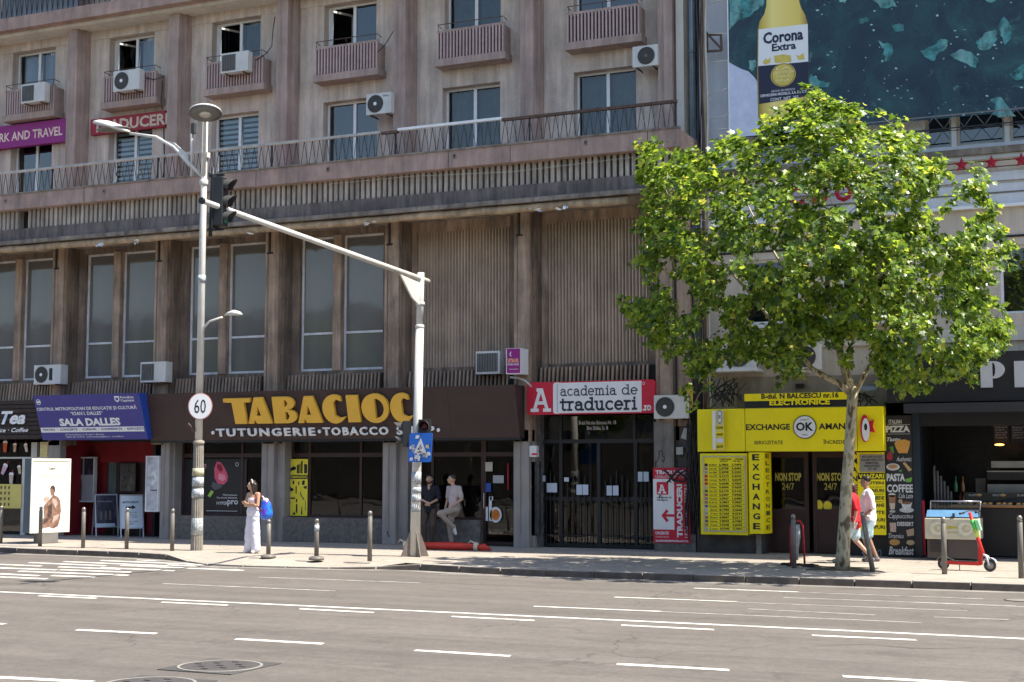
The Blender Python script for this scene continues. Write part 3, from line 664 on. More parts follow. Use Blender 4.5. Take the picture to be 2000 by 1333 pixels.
# dark advertising film inside the first window
blk = mat('black_film', (.012, .012, .014), .5); whi = mat('white_print', (.75, .75, .75), .6, var=0); redp = mat('red_print', (.55, .02, .05), .5, var=.1)
lime = mat('lime_print', (.35, .6, .08), .6); yellow = mat('yellow_sheet', (.80, .70, .03), .55, var=.03, scale=3, dirt=.12, dirtc=(.45, .40, .06)); yprint = mat('yellow_print', (.78, .66, .05), .6, var=.03)
pkp = mat('pink_print', (.65, .09, .16), .6, var=.15, scale=15); greyp = mat('grey_print', (.10, .10, .11), .6)
def pf_(px, py, Y): return X(px, py, Y), Z(px, py, Y)
def screen_frame(px0, py0, px1, py1, Y):     # frame whose (0,0)-(1,1)*size covers the pixel box on plane Y
    xa = X(px0, (py0 + py1) / 2, Y); xb = X(px1, (py0 + py1) / 2, Y); pm = (px0 + px1) / 2
    return Fr((xa, Y, Z(pm, py1, Y))), xb - xa, Z(pm, py0, Y) - Z(pm, py1, Y)
t = thing('advertising_film', 'black window film with a large red vaping device left of the woman in white', 'advertisement', (X(400, 950, .5), .48, 1))
fr, W_, H_ = screen_frame(345, 897, 482, 1004, .52)
MB().prism(rect(0, 0, W_, H_), fr, 0, .008, blk).build('film', t)
def uvp(W_, H_, x0, y0, x1, y1): # map from zoom pixel box to frame metres
    return lambda px, py: ((px - x0) / (x1 - x0) * W_, (1 - (py - y0) / (y1 - y0)) * H_)
q = uvp(W_, H_, 345, 897, 482, 1004)
def poly_px(pts, q): return [q(*p) for p in pts]
flat('device_body', poly_px([(424, 902), (432, 904), (440, 916), (446, 930), (445, 940), (438, 947), (426, 945), (420, 934), (419, 915)], q), fr, .012, pkp, t)
flat('device_rim', poly_px([(426, 906), (432, 908), (436, 916), (434, 922), (428, 920), (424, 912)], q), fr, .016, mat('dark_red_print', (.25, .01, .03), .6), t)
flat('device_light', poly_px([(428, 925), (440, 928), (442, 936), (436, 941), (427, 936)], q), fr, .016, mat('rose_print', (.75, .25, .33), .6), t)
flat('device_grip', poly_px([(417, 941), (436, 949), (430, 955), (420, 958), (414, 950)], q), fr, .012, greyp, t)
flat('device_tip', poly_px([(414, 958), (419, 961), (412, 972), (407, 969)], q), fr, .012, lime, t)
flat('pink_glow', ell(*q(401, 911), .045, .06, 16), fr, .012, mat('pale_pink_print', (.7, .35, .35), .6), t)
flat('pink_glow_core', ell(*q(401, 911), .022, .032, 12), fr, .016, blk, t)
def T(s, box_, q, fr, m, parent, **k):
    x0, y1 = q(box_[0], box_[1]); x1, y0 = q(box_[2], box_[3]); return txt(s, fr, x0, y0, x1 - x0, y1 - y0, m, parent, **k)
T('HYPER', (425, 980, 446, 986), q, fr, whi, t, d=.012); T('pro', (446, 977, 466, 989), q, fr, whi, t, d=.012, bold=.01); T('Mod tonuton.\nCu aroma adevarat.', (425, 965, 465, 974), q, fr, whi, t, d=.012, align='RIGHT')
flat('underline', poly_px([(405, 998.5), (465, 998.5), (465, 997.7), (405, 997.7)], q), fr, .012, whi, t)
T('lo', (393, 906, 403, 915), q, fr, whi, t, d=.012)
MB().lathe(fr(*q(463, 907.5), .010), [(.055, 0), (.055, .004), (.045, .004), (.045, 0)], whi, 20, False, axis=(0, -1, 0)).build('round_mark', t)
# yellow tobacconist posters
t = thing('window_poster', 'tall yellow poster with black pictures of pipes in the second shop window', 'poster', (X(580, 950, .4), .4, 1))
fr, W_, H_ = screen_frame(561, 897, 601, 1008, .47); q = uvp(W_, H_, 561, 897, 601, 1008)
MB().prism(rect(0, 0, W_, H_), fr, 0, .01, yprint).build('sheet', t)
flat('black_strip', rect(0, q(0, 936)[1], W_, q(0, 928)[1]), fr, .014, blk, t); T('TABACIOC', (565, 929.5, 600, 934), q, fr, yprint, t, d=.018, bold=.03)
for a in [[(563, 917), (574, 911), (579, 914), (577, 918), (567, 921)], [(580, 909), (584, 907), (584, 925), (580, 925)], [(585, 907), (587, 905), (587, 925), (585, 925)], [(588, 901), (591, 901), (591, 925), (588, 925)], [(594, 906), (600, 908), (600, 925), (594, 925)], [(564, 955), (569, 952), (575, 957), (570, 961)], [(572, 940), (575, 939), (575, 946), (572, 946)], [(591, 939), (596, 939), (595, 948), (590, 947)], [(578, 950), (580, 950), (580, 965), (578, 965)], [(593, 951), (600, 949), (599, 955), (595, 955)], [(562, 973), (577, 972), (577, 975), (562, 975)], [(563, 985), (569, 980), (566, 995), (564, 995)], [(579, 975), (582, 975), (581, 982), (579, 982)], [(579, 985), (582, 985), (582, 1002), (579, 1002)], [(590, 990), (591, 990), (592, 1005), (589, 1005)], [(597, 978), (598, 978), (598, 998), (597, 998)], [(587, 966), (588, 958), (589, 966), (596, 977), (594, 977)], [(583, 941), (585, 941), (585, 948), (583, 948)], [(573, 1003), (577, 1000), (578, 1006), (574, 1006)]]:
    flat('printed_picture', poly_px(a, q), fr, .014, blk, t)
# the two notices and stickers on the shop door
for (a, b, c, d, l, mm) in [(948, 903, 962, 921, 'cream badge sticker on the tobacconist door', mat('badge_cream', (.5, .45, .36), .7, var=.3, scale=40)), (949, 944, 959, 961, 'blue card sign sticker on the tobacconist door', mat('blue_sticker', (.03, .08, .35), .6, var=.4, scale=60)), (957, 970, 963, 978, 'small white square sticker on the tobacconist door', whi), (963, 929, 984, 944, 'pale paper notice behind the tobacconist door glass', mat('pale_paper', (.35, .36, .36), .8))]:
    fr, W_, H_ = screen_frame(a, b, c, d, .49); o = MB().prism(rect(0, 0, W_, H_), fr, 0, .005, mm).build('sticker'); tag(o, l, 'sticker')
t = thing('door_lettering', 'white letters ilo with an orange dot low on the tobacconist door', 'lettering', (X(965, 1005, .48), .48, .6))
fr, W_, H_ = screen_frame(949, 987, 980, 1018, .49); MB().prism([(0, 0), (.06, 0), (.06, .36), (0, .36)], fr, 0, .005, whi).build('stroke', t); MB().prism([(.09, 0), (.17, 0), (.17, .62), (.09, .62)], fr, 0, .005, whi).build('stroke', t)
MB().prism(ell(W_ - .17, .16, .17, .2), fr, 0, .005, whi).build('ring', t); MB().prism(ell(W_ - .17, .16, .12, .14), fr, .006, .009, mat('orange_print', (.6, .18, .03), .6, var=.3, scale=20)).build('dot', t)
tag(MB().tube([(X(993, 950, .48), .46, Z(990, 958, .4)), (X(993, 950, .48), .46, Z(990, 905, .4))], .02, redp, 6).build('door_strip'), 'red vertical strip on the right of the tobacconist door', 'trim')

# ------------------------------------------------------------- brown fascia with gold letters
t = thing('shop_fascia', 'dark brown tobacconist fascia with big gold letters TABACIOC', 'sign', (X(650, 860, -.4), -.4, zs_b))
xa, xb = X(290, 820, -.4), X(1012, 810, -.4)
yt, yb = -.62, -.30
q_ = MB(); q_.hexa([(xa, yb, zs_b), (xb, yb, zs_b), (xb, .5, zs_b), (xa, .5, zs_b)], [(xa, yt, zs_t), (xb, yt, zs_t), (xb, .5, zs_t), (xa, .5, zs_t)], signbrown)
q_.build('sloping_panel', t)
k = xa
sv = Vector((0, yt - yb, zs_t - zs_b)); SL = sv.length; sfr = Fr((xa, yb, zs_b), (1, 0, 0), sv)
q_ = MB()
for k in range(1, 6): u = (xb - xa) * k / 6; q_.prism(rect(u, 0, u + .012, SL), sfr, 0, .003, black)
q_.build('panel_joints', t)
MB().box(xa, xb, yb + .02, .5, zs_b - .06, zs_b - .001, black).build('fascia_underside', t)
gold = mat('gold_letter', (.74, .42, .05), .45, var=.05, scale=3, dirt=.2, dirtc=(.45, .25, .04)); golds = gold
def su(px): # px at letter height -> u on sloping panel
    return X(px, 800, -.45) - xa
v0, v1 = SL * (858 - 824) / 97, SL * (858 - 772) / 97
def LT(pts, x0, x1): return [(x0 + a * (x1 - x0), v0 + b * (v1 - v0)) for a, b in pts]
letters = [
 ('T', su(445), su(497), [[(0, .84), (.0, .98), (1, .98), (1, .82), (.76, .82), (.80, 0), (.36, 0), (.31, .82)]]),
 ('A', su(489), su(536), [[(0, 0), (.34, 1), (.68, 1), (1, 0), (.36, 0), (.31, .13), (.27, .13), (.24, 0)], [(.38, .30), (.56, .30), (.46, .66)]]),
 ('B', su(540), su(584), [[(0, 0), (0, 1)] + arc(.6, .75, .36, .25, 90, -90, 8)[0:8] + arc(.62, .26, .4, .26, 90, -90, 8), [(.52, .62), (.60, .64), (.66, .75), (.60, .86), (.52, .87)], [(.52, .12), (.62, .14), (.70, .27), (.62, .42), (.52, .44)]]),
 ('A', su(586), su(634), [[(0, 0), (.34, 1), (.68, 1), (1, 0), (.36, 0), (.31, .13), (.27, .13), (.24, 0)], [(.38, .30), (.56, .30), (.46, .66)]]),
 ('C', su(636), su(681), [arc(.52, .5, .52, .54, 55, 305, 22) + [(1.0, .22), (.72, .17), (.52, .26), (.50, .74), (.62, .86), (.84, .78)]]),
 ('I', su(684), su(708), [[(0, 0), (0, 1), (.92, 1), (1, 0)]]),
 ('O', su(712), su(765), [ell(.5, .5, .5, .54, 30), arc(.50, .50, .32, .36, 90, -90, 12)]),
 ('C', su(768), su(812), [arc(.52, .5, .52, .54, 55, 305, 22) + [(1.0, .22), (.72, .17), (.52, .26), (.50, .74), (.62, .86), (.84, .78)]]),
]
for nm, a, b, sp in letters: shape([LT(s, a, b) for s in sp], sfr, gold, t, 'gold_letter', .03, .09)
va, vb = SL * (858 - 850.5) / 97, SL * (858 - 834) / 97
for s, a, b in [('TUTUNGERIE', 424, 617), ('TOBACCO', 632, 760), ('SHOP', 776, 850)]:
    txt(s, sfr, X(a, 842, -.36) - xa, va, X(b, 842, -.36) - X(a, 842, -.36), vb - va, whi, t, d=.01, bold=.035, name='white_lettering', space=1.25, ext=.05).scale = (1, 1, 1)
for px in (417, 625, 857): shape([ell(X(px, 842, -.36) - xa, (va + vb) / 2, .045, .05, 10)], sfr, whi, t, 'dot', .01, .04)

# ------------------------------------------------------------- blue theatre sign on the left
t = thing('theatre_sign', 'slanting blue sign reading SALA DALLES above a red recess', 'sign', (X(185, 860, -.4), -.4, zs_b))
navy = mat('navy_banner', (.055, .05, .24), .6, var=.06, scale=2, streak=.05); navy2 = mat('blue_edge', (.02, .06, .32), .5)
xa, xb = X(80, 815, -.6), X(284, 815, -.6); yt, yb = -.95, -.50; z0, z1 = Z(185, 859, yb), Z(185, 770, yt)
MB().hexa([(xa, yb, z0), (xb, yb, z0), (xb, .4, z0), (xa, .4, z0)], [(xa, yt, z1), (xb, yt, z1), (xb, .4, z1), (xa, .4, z1)], navy).build('sloping_panel', t)
MB().hexa([(xb, yb - .001, z0), (xb + .03, yb, z0), (xb + .03, .4, z0), (xb, .4, z0)], [(xb, yt - .001, z1), (xb + .03, yt, z1), (xb + .03, .4, z1), (xb, .4, z1)], navy2).build('edge_panel', t)
sv = Vector((0, yt - yb, z1 - z0)); SL = sv.length; fr = Fr((xa, yb, z0), (1, 0, 0), sv); q = uvp(xb - xa, SL, 78, 771, 286, 859)
T('CENTRUL METROPOLITAN DE EDUCAȚIE ȘI CULTURĂ', (80, 793, 278, 803), q, fr, whi, t, bold=.02); T('“IOAN I. DALLES”', (146, 804, 210, 811), q, fr, whi, t, bold=.02)
T('SALA DALLES', (120, 817, 241, 832), q, fr, whi, t, bold=.045)
flat('white_strip', rect(q(78, 0)[0] + .02, q(0, 844)[1], q(284, 0)[0], q(0, 834.5)[1]), fr, .004, whi, t)
T('TEATRU  ·  CONCERTE  ·  CURSURI  ·  CONFERINȚE  ·  EXPOZIȚII', (83, 836.3, 283, 842), q, fr, navy, t, d=.008, bold=.03)
T('Bd Nicolae Balcescu nr. 18, sector 1, Bucuresti\nTelefon: 021 314 06 27   e-mail: secretariat@dalles.ro   www.dalles.ro', (127, 847, 242, 855.5), q, fr, whi, t)
T('Primăria\nCapitalei', (250, 776, 276, 788), q, fr, whi, t, bold=.02)
flat('crest', poly_px([(239, 776), (248, 776), (248, 784), (243.5, 788), (239, 784)], q), fr, .004, whi, t); flat('crest_centre', poly_px([(241, 779), (246, 779), (246, 783), (243.5, 785), (241, 783)], q), fr, .008, navy, t)
u, v = q(81, 784); MB().lathe(fr(u + .1, v, .003), [(.085, 0), (.085, .005), (.068, .005), (.068, 0)], whi, 18, False, axis=fr.n).build('round_emblem', t); flat('emblem_columns', rect(u + .05, v - .03, u + .15, v + .03), fr, .006, whi, t)

# recess behind it: red walls, poster case, notice board
redw = mat('red_wall', (.22, .012, .018), .8, var=.15, scale=1.5, streak=.1)
m_ = MB(); ra, rb = X(117, 950, .3), X(313, 950, .0); m_.box(ra, rb, 1.6, 1.75, 0, zs_b + .25, redw); m_.box(ra - .05, ra, .3, 1.6, 0, zs_b + .25, redw); m_.box(ra, rb, .3, 1.6, zs_b + .16, zs_b + .25, black); m_.box(X(186, 950, 1.5), rb, 1.45, 1.6, zs_b - .6, zs_b + .2, redw); m_.build('red_recess', B)
MB().box(X(208, 950, 1.5), X(283, 950, 1.5), 1.50, 1.599, .02, zs_b - .45, frbrown).box(X(213, 950, 1.5), X(228, 950, 1.5), 1.47, 1.498, .2, zs_b - .6, curt_g).build('entrance_door', B)
def poster_case(name, box_, Y, label, framem, posters, dep=.10):
    fr, W_, H_ = screen_frame(*box_, Y); t = thing(name, label, 'poster case', (fr.o.x, Y, fr.o.z)); f = MB(); k = .04
    for r_ in (rect(0, 0, W_, k), rect(0, H_ - k, W_, H_), rect(0, k, k, H_ - k), rect(W_ - k, k, W_, H_ - k)): f.prism(r_, fr, -dep, .03, framem)
    f.build('frame', t); MB().prism(rect(k, k, W_ - k, H_ - k), fr, -dep, -.01, mat('case_backing', (.33, .33, .35), .8)).build('back_panel', t)
    q = uvp(W_, H_, *box_)
    for i, (a, b, c, d, mm) in enumerate(posters):
        x0, y1 = q(a, b); x1, y0 = q(c, d); flat('poster', rect(x0, y0, x1, y1), fr, .0, mm, t)
    return t, fr, q
dp = [mat('dark_poster_%s' % n_, c_, .5, var=.8, scale=s_, dirt=.9, dirtc=d_) for n_, c_, s_, d_ in (('a', (.02, .02, .025), 14, (.25, .2, .18)), ('b', (.025, .02, .035), 18, (.16, .14, .2)), ('c', (.03, .03, .04), 22, (.3, .28, .3)), ('d', (.05, .045, .04), 12, (.28, .24, .18)))]
poster_case('poster_case', (139, 893, 185, 981), 1.2, 'white case with three dark theatre posters on the red wall', greyf, [(143, 897, 161, 928, dp[0]), (164, 896, 183, 928, dp[1]), (142, 937, 160, 978, dp[2])])
poster_case('poster_case', (232, 905, 266, 962), 1.35, 'dark framed poster case at the back of the red recess', frbrown, [(235, 908, 263, 959, dp[3])], .05)
t, fr, q = poster_case('poster_case', (285, 891, 311, 1000), -.05, 'narrow white poster case on the pillar right of the red recess', greyf, [(287, 894, 309, 997, mat('silver_poster', (.42, .43, .46), .6, var=.35, scale=5, streak=.2))])
flat('swirl', poly_px([(292, 930), (300, 921), (305, 925), (306, 940), (300, 948), (293, 946), (302, 936), (300, 928)], q), fr, .004, mat('silver_swirl', (.62, .62, .60), .6, var=.2, scale=20), t); flat('caption', poly_px([(295, 957), (307, 957), (307, 959), (295, 959)], q), fr, .004, blk, t)

# ------------------------------------------------------------- tea shop at the far left
woodr = mat('dark_slat_wood', (.038, .024, .020), .7, var=.25, scale=4, streak=.15)
t = thing('tea_shop_sign', 'dark slatted wooden sign with white handwriting Tea Juice Coffee', 'sign', (X(40, 858, -.2), -.2, zs_b - .1))
z0, z1 = Z(40, 858, -.2), Z(40, 782, -.2); xb = X(84, 820, -.2); xa = XL; nn = 9
for k in range(nn): zz = z0 + (z1 - z0) * k / nn; MB().box(xa, xb, -.22 if k % 2 else -.25, -.1, zz + .008, z0 + (z1 - z0) * (k + 1) / nn - .008, woodr).build('board', t)
MB().box(xa, xb, -.1, .3, z0, z1, black).build('backing', t)
fr, W_, H_ = screen_frame(0, 782, 84, 858, -.262); q = uvp(W_, H_, 0, 782, 84, 858)
T('Tea', (2, 803, 50, 829), q, fr, whi, t, shear=.35, bold=.035); T('Juice · Coffee', (-14, 836, 56, 847), q, fr, whi, t, shear=.35, bold=.02)
m_ = MB(); yy = .3; XT = X(60, 950, .3)
for a, b in ((XL, 0), ): pass
pale = mat('pale_shop_frame', (.52, .52, .48), .6)
zt_ = Z(40, 893, yy)
m_.box(X(61, 880, yy), X(72, 880, yy), yy, yy + .1, zt_, zs_b, pale); m_.box(XL, X(112, 890, yy) , yy - .01, yy + .1, zt_ - .05, zt_, pale); m_.box(X(42, 950, yy), X(50, 950, yy), yy, yy + .1, 0, zt_ - .05, pale)
m_.build('tea_shop_frame', B)
MB().quad((XL, yy + .05, .02), (X(61, 880, yy), yy + .05, .02), (X(61, 880, yy), yy + .05, zs_b), (XL, yy + .05, zs_b), gl_shop).build('tea_shop_pane', B)
MB().quad((XL, yy + .4, 0), (X(112, 880, yy), yy + .4, 0), (X(112, 880, yy), yy + .4, zs_b), (XL, yy + .4, zs_b), mat('green_blackboard', (.03, .035, .022), .8, var=.4, scale=8)).build('tea_shop_backdrop', B)
MB().box(X(77, 880, 0), X(92, 880, 0), .02, .2, zt_, zs_b, mat('yellow_ad', (.55, .47, .2), .7, var=.2, scale=14)).box(X(79, 880, 0), X(90, 880, 0), .0, .015, zt_ + .38, zs_b - .08, mat('pink_ad', (.55, .3, .33), .7)).build('yellow_side_panel', B)
for px, py, mm, r_, l in ((10, 873, 'red_cup', 4, 'red fruit drink picture, first of three on the tea shop window'), (29, 875, 'milk_cup', 3, 'brown milk tea cup picture in the middle of the tea shop window'), (51, 875, 'pink_cup', 3, 'tilted pink and white cup picture right on the tea shop window'), (8, 917, 'lilac_cup', 4, 'tilted lilac cup picture lower on the tea shop window'), (38, 918, 'tan_cup', 3, 'tan cup picture beside the advertising panel'), (22, 935, 'cream_cup', 4, 'small cream cup picture above the yellow price grid')):
    c_ = {'red_cup': (.55, .08, .02), 'milk_cup': (.5, .33, .22), 'pink_cup': (.6, .5, .45), 'lilac_cup': (.55, .35, .45), 'tan_cup': (.5, .42, .28), 'cream_cup': (.5, .4, .35)}[mm]
    fr = Fr((X(px, py, .29), .29, Z(px, py, .29))); t = thing('drink_picture', l, 'window picture', tuple(fr.o)); a = R({'lilac_cup': -25, 'pink_cup': 15, 'tan_cup': 12}.get(mm, 0)); ro = lambda P: [(x * math.cos(a) - y * math.sin(a), x * math.sin(a) + y * math.cos(a)) for x, y in P]
    s = r_ * .014; MB().prism(ro([(-s, -3 * s), (s, -3 * s), (1.5 * s, 2 * s), (-1.5 * s, 2 * s)]), fr, 0, .006, mat(mm, c_, .6, var=.3, scale=20)).build('cup', t); MB().prism(ro([(-1.7 * s, 2 * s), (1.7 * s, 2 * s), (1.1 * s, 3.2 * s), (-1.1 * s, 3.2 * s)]), fr, 0, .005, whi).build('lid', t)
    MB().prism(ro([(.2 * s, 3.2 * s), (.5 * s, 3.2 * s), (1.1 * s, 5 * s), (.8 * s, 5 * s)]), fr, 0, .004, redp).build('straw', t)
fr, W_, H_ = screen_frame(-40, 946, 42, 993, .28); t = thing('price_grid', 'yellow poster of small drinks in rows low on the tea shop window', 'poster', tuple(fr.o))
MB().prism(rect(0, 0, W_, H_), fr, 0, .008, mat('yellow_poster', (.62, .52, .15), .7, var=.08)).build('sheet', t)
for i in range(8):
    for j in range(4): u, v = .06 + i * .155, .07 + j * (H_ - .05) / 4; MB().prism([(u, v), (u + .045, v), (u + .06, v + .09), (u - .01, v + .09)], fr, .008, .012, mat('drink_print', (.1, .06, .03), .7)).build('small_drink', t)

# ------------------------------------------------------------- red academy sign and its glazed entrance
red = mat('sign_red', (.52, .010, .035), .5, var=.05, scale=4); wsign = mat('sign_white', (.72, .71, .71), .5, var=.04); charc = mat('charcoal_print', (.02, .025, .035), .6)
YS = -.12
xa, xb = X(1029, 780, YS), X(1279, 775, YS); z0, z1 = Z(1150, 809, YS), Z(1150, 744.5, YS)
t = thing('academy_sign', 'white and red sign with a slab letter A reading academia de traduceri', 'sign', (xa, YS, z0)); fr = Fr((xa, YS, z0)); W_, H_ = xb - xa, z1 - z0; q = uvp(W_, H_, 1029, 744.5, 1279, 809)
def rrect(x0, y0, x1, y1, r): return arc(x1 - r, y1 - r, r, r, 0, 90, 5) + arc(x0 + r, y1 - r, r, r, 90, 180, 5) + arc(x0 + r, y0 + r, r, r, 180, 270, 5) + arc(x1 - r, y0 + r, r, r, 270, 360, 5)
MB().prism(rrect(0, 0, W_, H_, .09), fr, -.16, 0, red).build('panel', t)
MB().prism(rect(q(1090, 0)[0], .03, q(1254, 0)[0], H_ - .03), fr, 0, .006, wsign).build('white_field', t); flat('white_edge', rrect(q(1082, 0)[0], .02, q(1098, 0)[0], H_ - .02, .07), fr, .005, wsign, t)
flat('thin_line', rect(q(1090, 0)[0], .05, q(1090.6, 0)[0], H_ - .05), fr, .010, charc, t)
slab('A', fr, q(1041, 0)[0], q(0, 800)[1], q(1074, 0)[0] - q(1041, 0)[0], (q(0, 760)[1] - q(0, 800)[1]) / 1.4, .085, wsign, t, .008)
slab('academia', fr, q(1097, 0)[0], q(0, 772)[1], q(1206, 0)[0] - q(1097, 0)[0], .155, .028, charc, t, .010, 'thin_lettering'); slab('de', fr, q(1217, 0)[0], q(0, 772)[1], q(1247, 0)[0] - q(1217, 0)[0], .155, .028, charc, t, .010, 'thin_lettering')
slab('traduceri', fr, q(1097, 0)[0], q(0, 800.5)[1], q(1245, 0)[0] - q(1097, 0)[0], .195, .052, charc, t, .010, 'bold_lettering')
slab('.ro', fr, q(1256, 0)[0], q(0, 803)[1], .21, .10, .032, wsign, t, .006); MB().lathe(fr(*q(1258, 752), .002), [(.035, 0), (.035, .004), (.026, .004), (.026, 0)], wsign, 14, False, axis=(0, -1, 0)).build('registered_mark', t)
# entrance: black steel frame, grilles and glass
YE = .55; xa, xb = X(1054, 950, YE), X(1277, 950, YE); ztp = Z(1150, 812, YE) + .05; zm = Z(1150, 866, YE); zk = Z(1150, 979, YE)
e = MB(); cols = [X(p, 950, YE) for p in (1058, 1094, 1164, 1172, 1238, 1274)]
edges = [xa] + [X(p, 950, YE) for p in (1092, 1166, 1238)] + [xb]
for u in edges: e.box(u, u + .09, YE, YE + .09, 0, zm, black)
for u in [xa, X(1092, 840, YE), X(1236, 840, YE), xb]: e.box(u, u + .07, YE, YE + .09, zm + .10, ztp, black)
e.box(xa, xb + .09, YE - .01, YE + .1, zm, zm + .10, black); e.box(xa, xb + .09, YE + .002, YE + .088, ztp, ztp + .1, black)
for u, v in zip(edges, edges[1:]): e.box(u + .09, v, YE + .003, YE + .087, zk, zk + .10, black); e.box(u + .09, v, YE + .003, YE + .087, .02, .10, black)
eo = e.build('entrance_frame', B)
for j, (u, v) in enumerate(zip(edges, edges[1:])):
    MB().quad((u + .09, YE + .05, .10), (v, YE + .05, .10), (v, YE + .05, zk), (u + .09, YE + .05, zk), gl_shop).build('lower_pane', eo)
    MB().quad((u + .09, YE + .05, zk + .1), (v, YE + .05, zk + .1), (v, YE + .05, zm), (u + .09, YE + .05, zm), gl_shop).build('upper_pane', eo)
    nb = 3 if v - u < .75 else 5
    for k in range(nb):
        x = u + .09 + (v - u - .09) * (k + 1) / (nb + 1); h = zk + .75 - .12 * abs(k - (nb - 1) / 2)
        MB().box(x - .011, x + .011, YE - .05, YE - .03, .06, h, black).build('grille_bar', eo)
    MB().box(u + .12, v - .03, YE - .052, YE - .028, .30, .325, black).build('grille_rail', eo)
e = [xa, X(1092, 840, YE), X(1236, 840, YE), xb]
for u, v in zip(e, e[1:]): MB().quad((u + .07, YE + .05, zm + .1), (v, YE + .05, zm + .1), (v, YE + .05, ztp), (u + .07, YE + .05, ztp), gl_dk).build('transom_pane', eo)
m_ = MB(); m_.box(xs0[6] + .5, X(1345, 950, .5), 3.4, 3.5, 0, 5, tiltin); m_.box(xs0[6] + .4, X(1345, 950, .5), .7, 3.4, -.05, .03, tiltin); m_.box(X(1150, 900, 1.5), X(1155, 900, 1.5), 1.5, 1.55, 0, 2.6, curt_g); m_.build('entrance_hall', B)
fr, W_, H_ = screen_frame(1131, 822, 1203, 841, YE + .04); t = thing('transom_lettering', 'small white address lettering on the glass over the academy entrance', 'lettering', tuple(fr.o)); txt('B-dul Nicolae Balcescu Nr. 18\nBloc Dalles, Sc. B', fr, 0, 0, W_, H_, whi, t, align='CENTER', d=.001)
paper = mat('paper', (.52, .58, .66), .85, var=.04)
for k, (a, b, c, d) in enumerate([(1126, 947, 1137, 967), (1138, 947, 1149, 967), (1185, 949, 1195, 968), (1197, 949, 1208, 968), (1246, 922, 1255, 941), (1257, 922, 1267, 941), (1068, 944, 1088, 962), (1057, 929, 1065, 941), (1102, 933, 1111, 941)]):
    Lb = ['left sheet of the pair of notices taped on the left entrance door', 'right sheet of the pair of notices taped on the left entrance door', 'left sheet of the pair of notices taped on the right entrance door', 'right sheet of the pair of notices taped on the right entrance door', 'left blue printed notice on the far right entrance pane', 'right blue printed notice on the far right entrance pane', 'wide paper notice on the far left entrance pane', 'small blue notice at the left edge of the entrance glass', 'small square paper high on the left entrance door'][k]
    fr, W_, H_ = screen_frame(a, b, c, d, YE - .06); tag(MB().prism(rect(0, 0, W_, H_), fr, 0, .004, paper).build('paper_notice'), Lb, 'paper notice')
# wall between entrance and exchange office
m_ = MB(); xa = X(1278, 900, 0); xb = X(1350, 900, 0); m_.box(xa, xa + .50, -.02, 1.2, .42, 3.1, mat('dirty_grey_pier', (.20, .185, .17), .9, var=.2, scale=2, streak=.25, dirt=.6, bump=.5)); m_.box(xa, xb, .16, 1.2, .0, 3.1, granite); m_.box(xa, xb + .1, -.04, .5, 0, .42, granite); m_.build('entrance_pier', B)
m_ = MB(); xq = X(1036, 950, .1); m_.box(xq, X(1054, 950, .3), .32, .9, 0, 4.2, mat('graffiti_grey', (.14, .13, .13), .85, var=.5, scale=6, dirt=.8)); m_.build('narrow_pier', B)
o = MB().box(X(1038, 1000, .2), X(1054, 1000, .2), .16, .30, .3, 2.15, mat('graffiti_black', (.03, .03, .03), .6, var=.6, scale=10, dirt=.85, dirtc=(.2, .2, .19))).build('cable_cabinet'); tag(o, 'narrow black cabinet with scribbled tags left of the academy entrance', 'cabinet')
o = MB().box(X(1037, 880, .1), X(1051, 880, .1), -.0, .16, Z(1044, 893, .1), Z(1044, 871, .1), greyf).box(X(1038, 880, 0), X(1050, 880, 0), -.006, -.001, Z(1044, 890, 0), Z(1044, 885, 0), red).build('intercom_box', None, .008); tag(o, 'small white box with a red stripe on the pier left of the entrance', 'intercom')
# graffiti scribbles
def scribble(px, py, Y, s, seed, label, m, n=26, thick=.012):
    r_ = random.Random(seed); c = Vector((X(px, py, Y), Y, Z(px, py, Y))); pts = []; a = r_.uniform(0, 6)
    x = y = 0
    for k in range(n):
        a += r_.uniform(-1.3, 1.6); x += math.cos(a) * s * .28; y += math.sin(a) * s * .45; x = max(-s, min(s, x)); y = max(-s * 1.7, min(s * 1.7, y)); pts.append(c + Vector((x, -.004 - .0006 * (k % 5), y)))
    m_ = MB()
    for a_, b_ in zip(pts, pts[1:]):
        d = (b_ - a_); 
        if d.length < 1e-4: continue
        nn = Vector((-d.z, 0, d.x)).normalized() * thick / 2; m_.add([a_ - nn, b_ - nn, b_ + nn, a_ + nn], [(0, 1, 2, 3)], m)
    tag(m_.build('graffiti'), label, 'graffiti')
wtag = mat('white_spray', (.35, .35, .37), .8); btag = mat('black_spray', (.03, .03, .03), .8); ytag = mat('yellow_spray', (.45, .42, .06), .8)
scribble(546, 955, .155, .13, 3, 'white scrawled graffiti on the pillar right of the woman', wtag, 40)
scribble(1293, 893, -.025, .16, 5, 'black scrawled graffiti on the pier right of the entrance', btag, 20, .022)
scribble(1040, 955, .155, .07, 9, 'yellow scrawled graffiti on the black cabinet', ytag, 26)
scribble(762, 1045, -.005, .08, 12, 'small dark scrawl low on the pillar behind the traffic signal pole', btag, 14, .02)
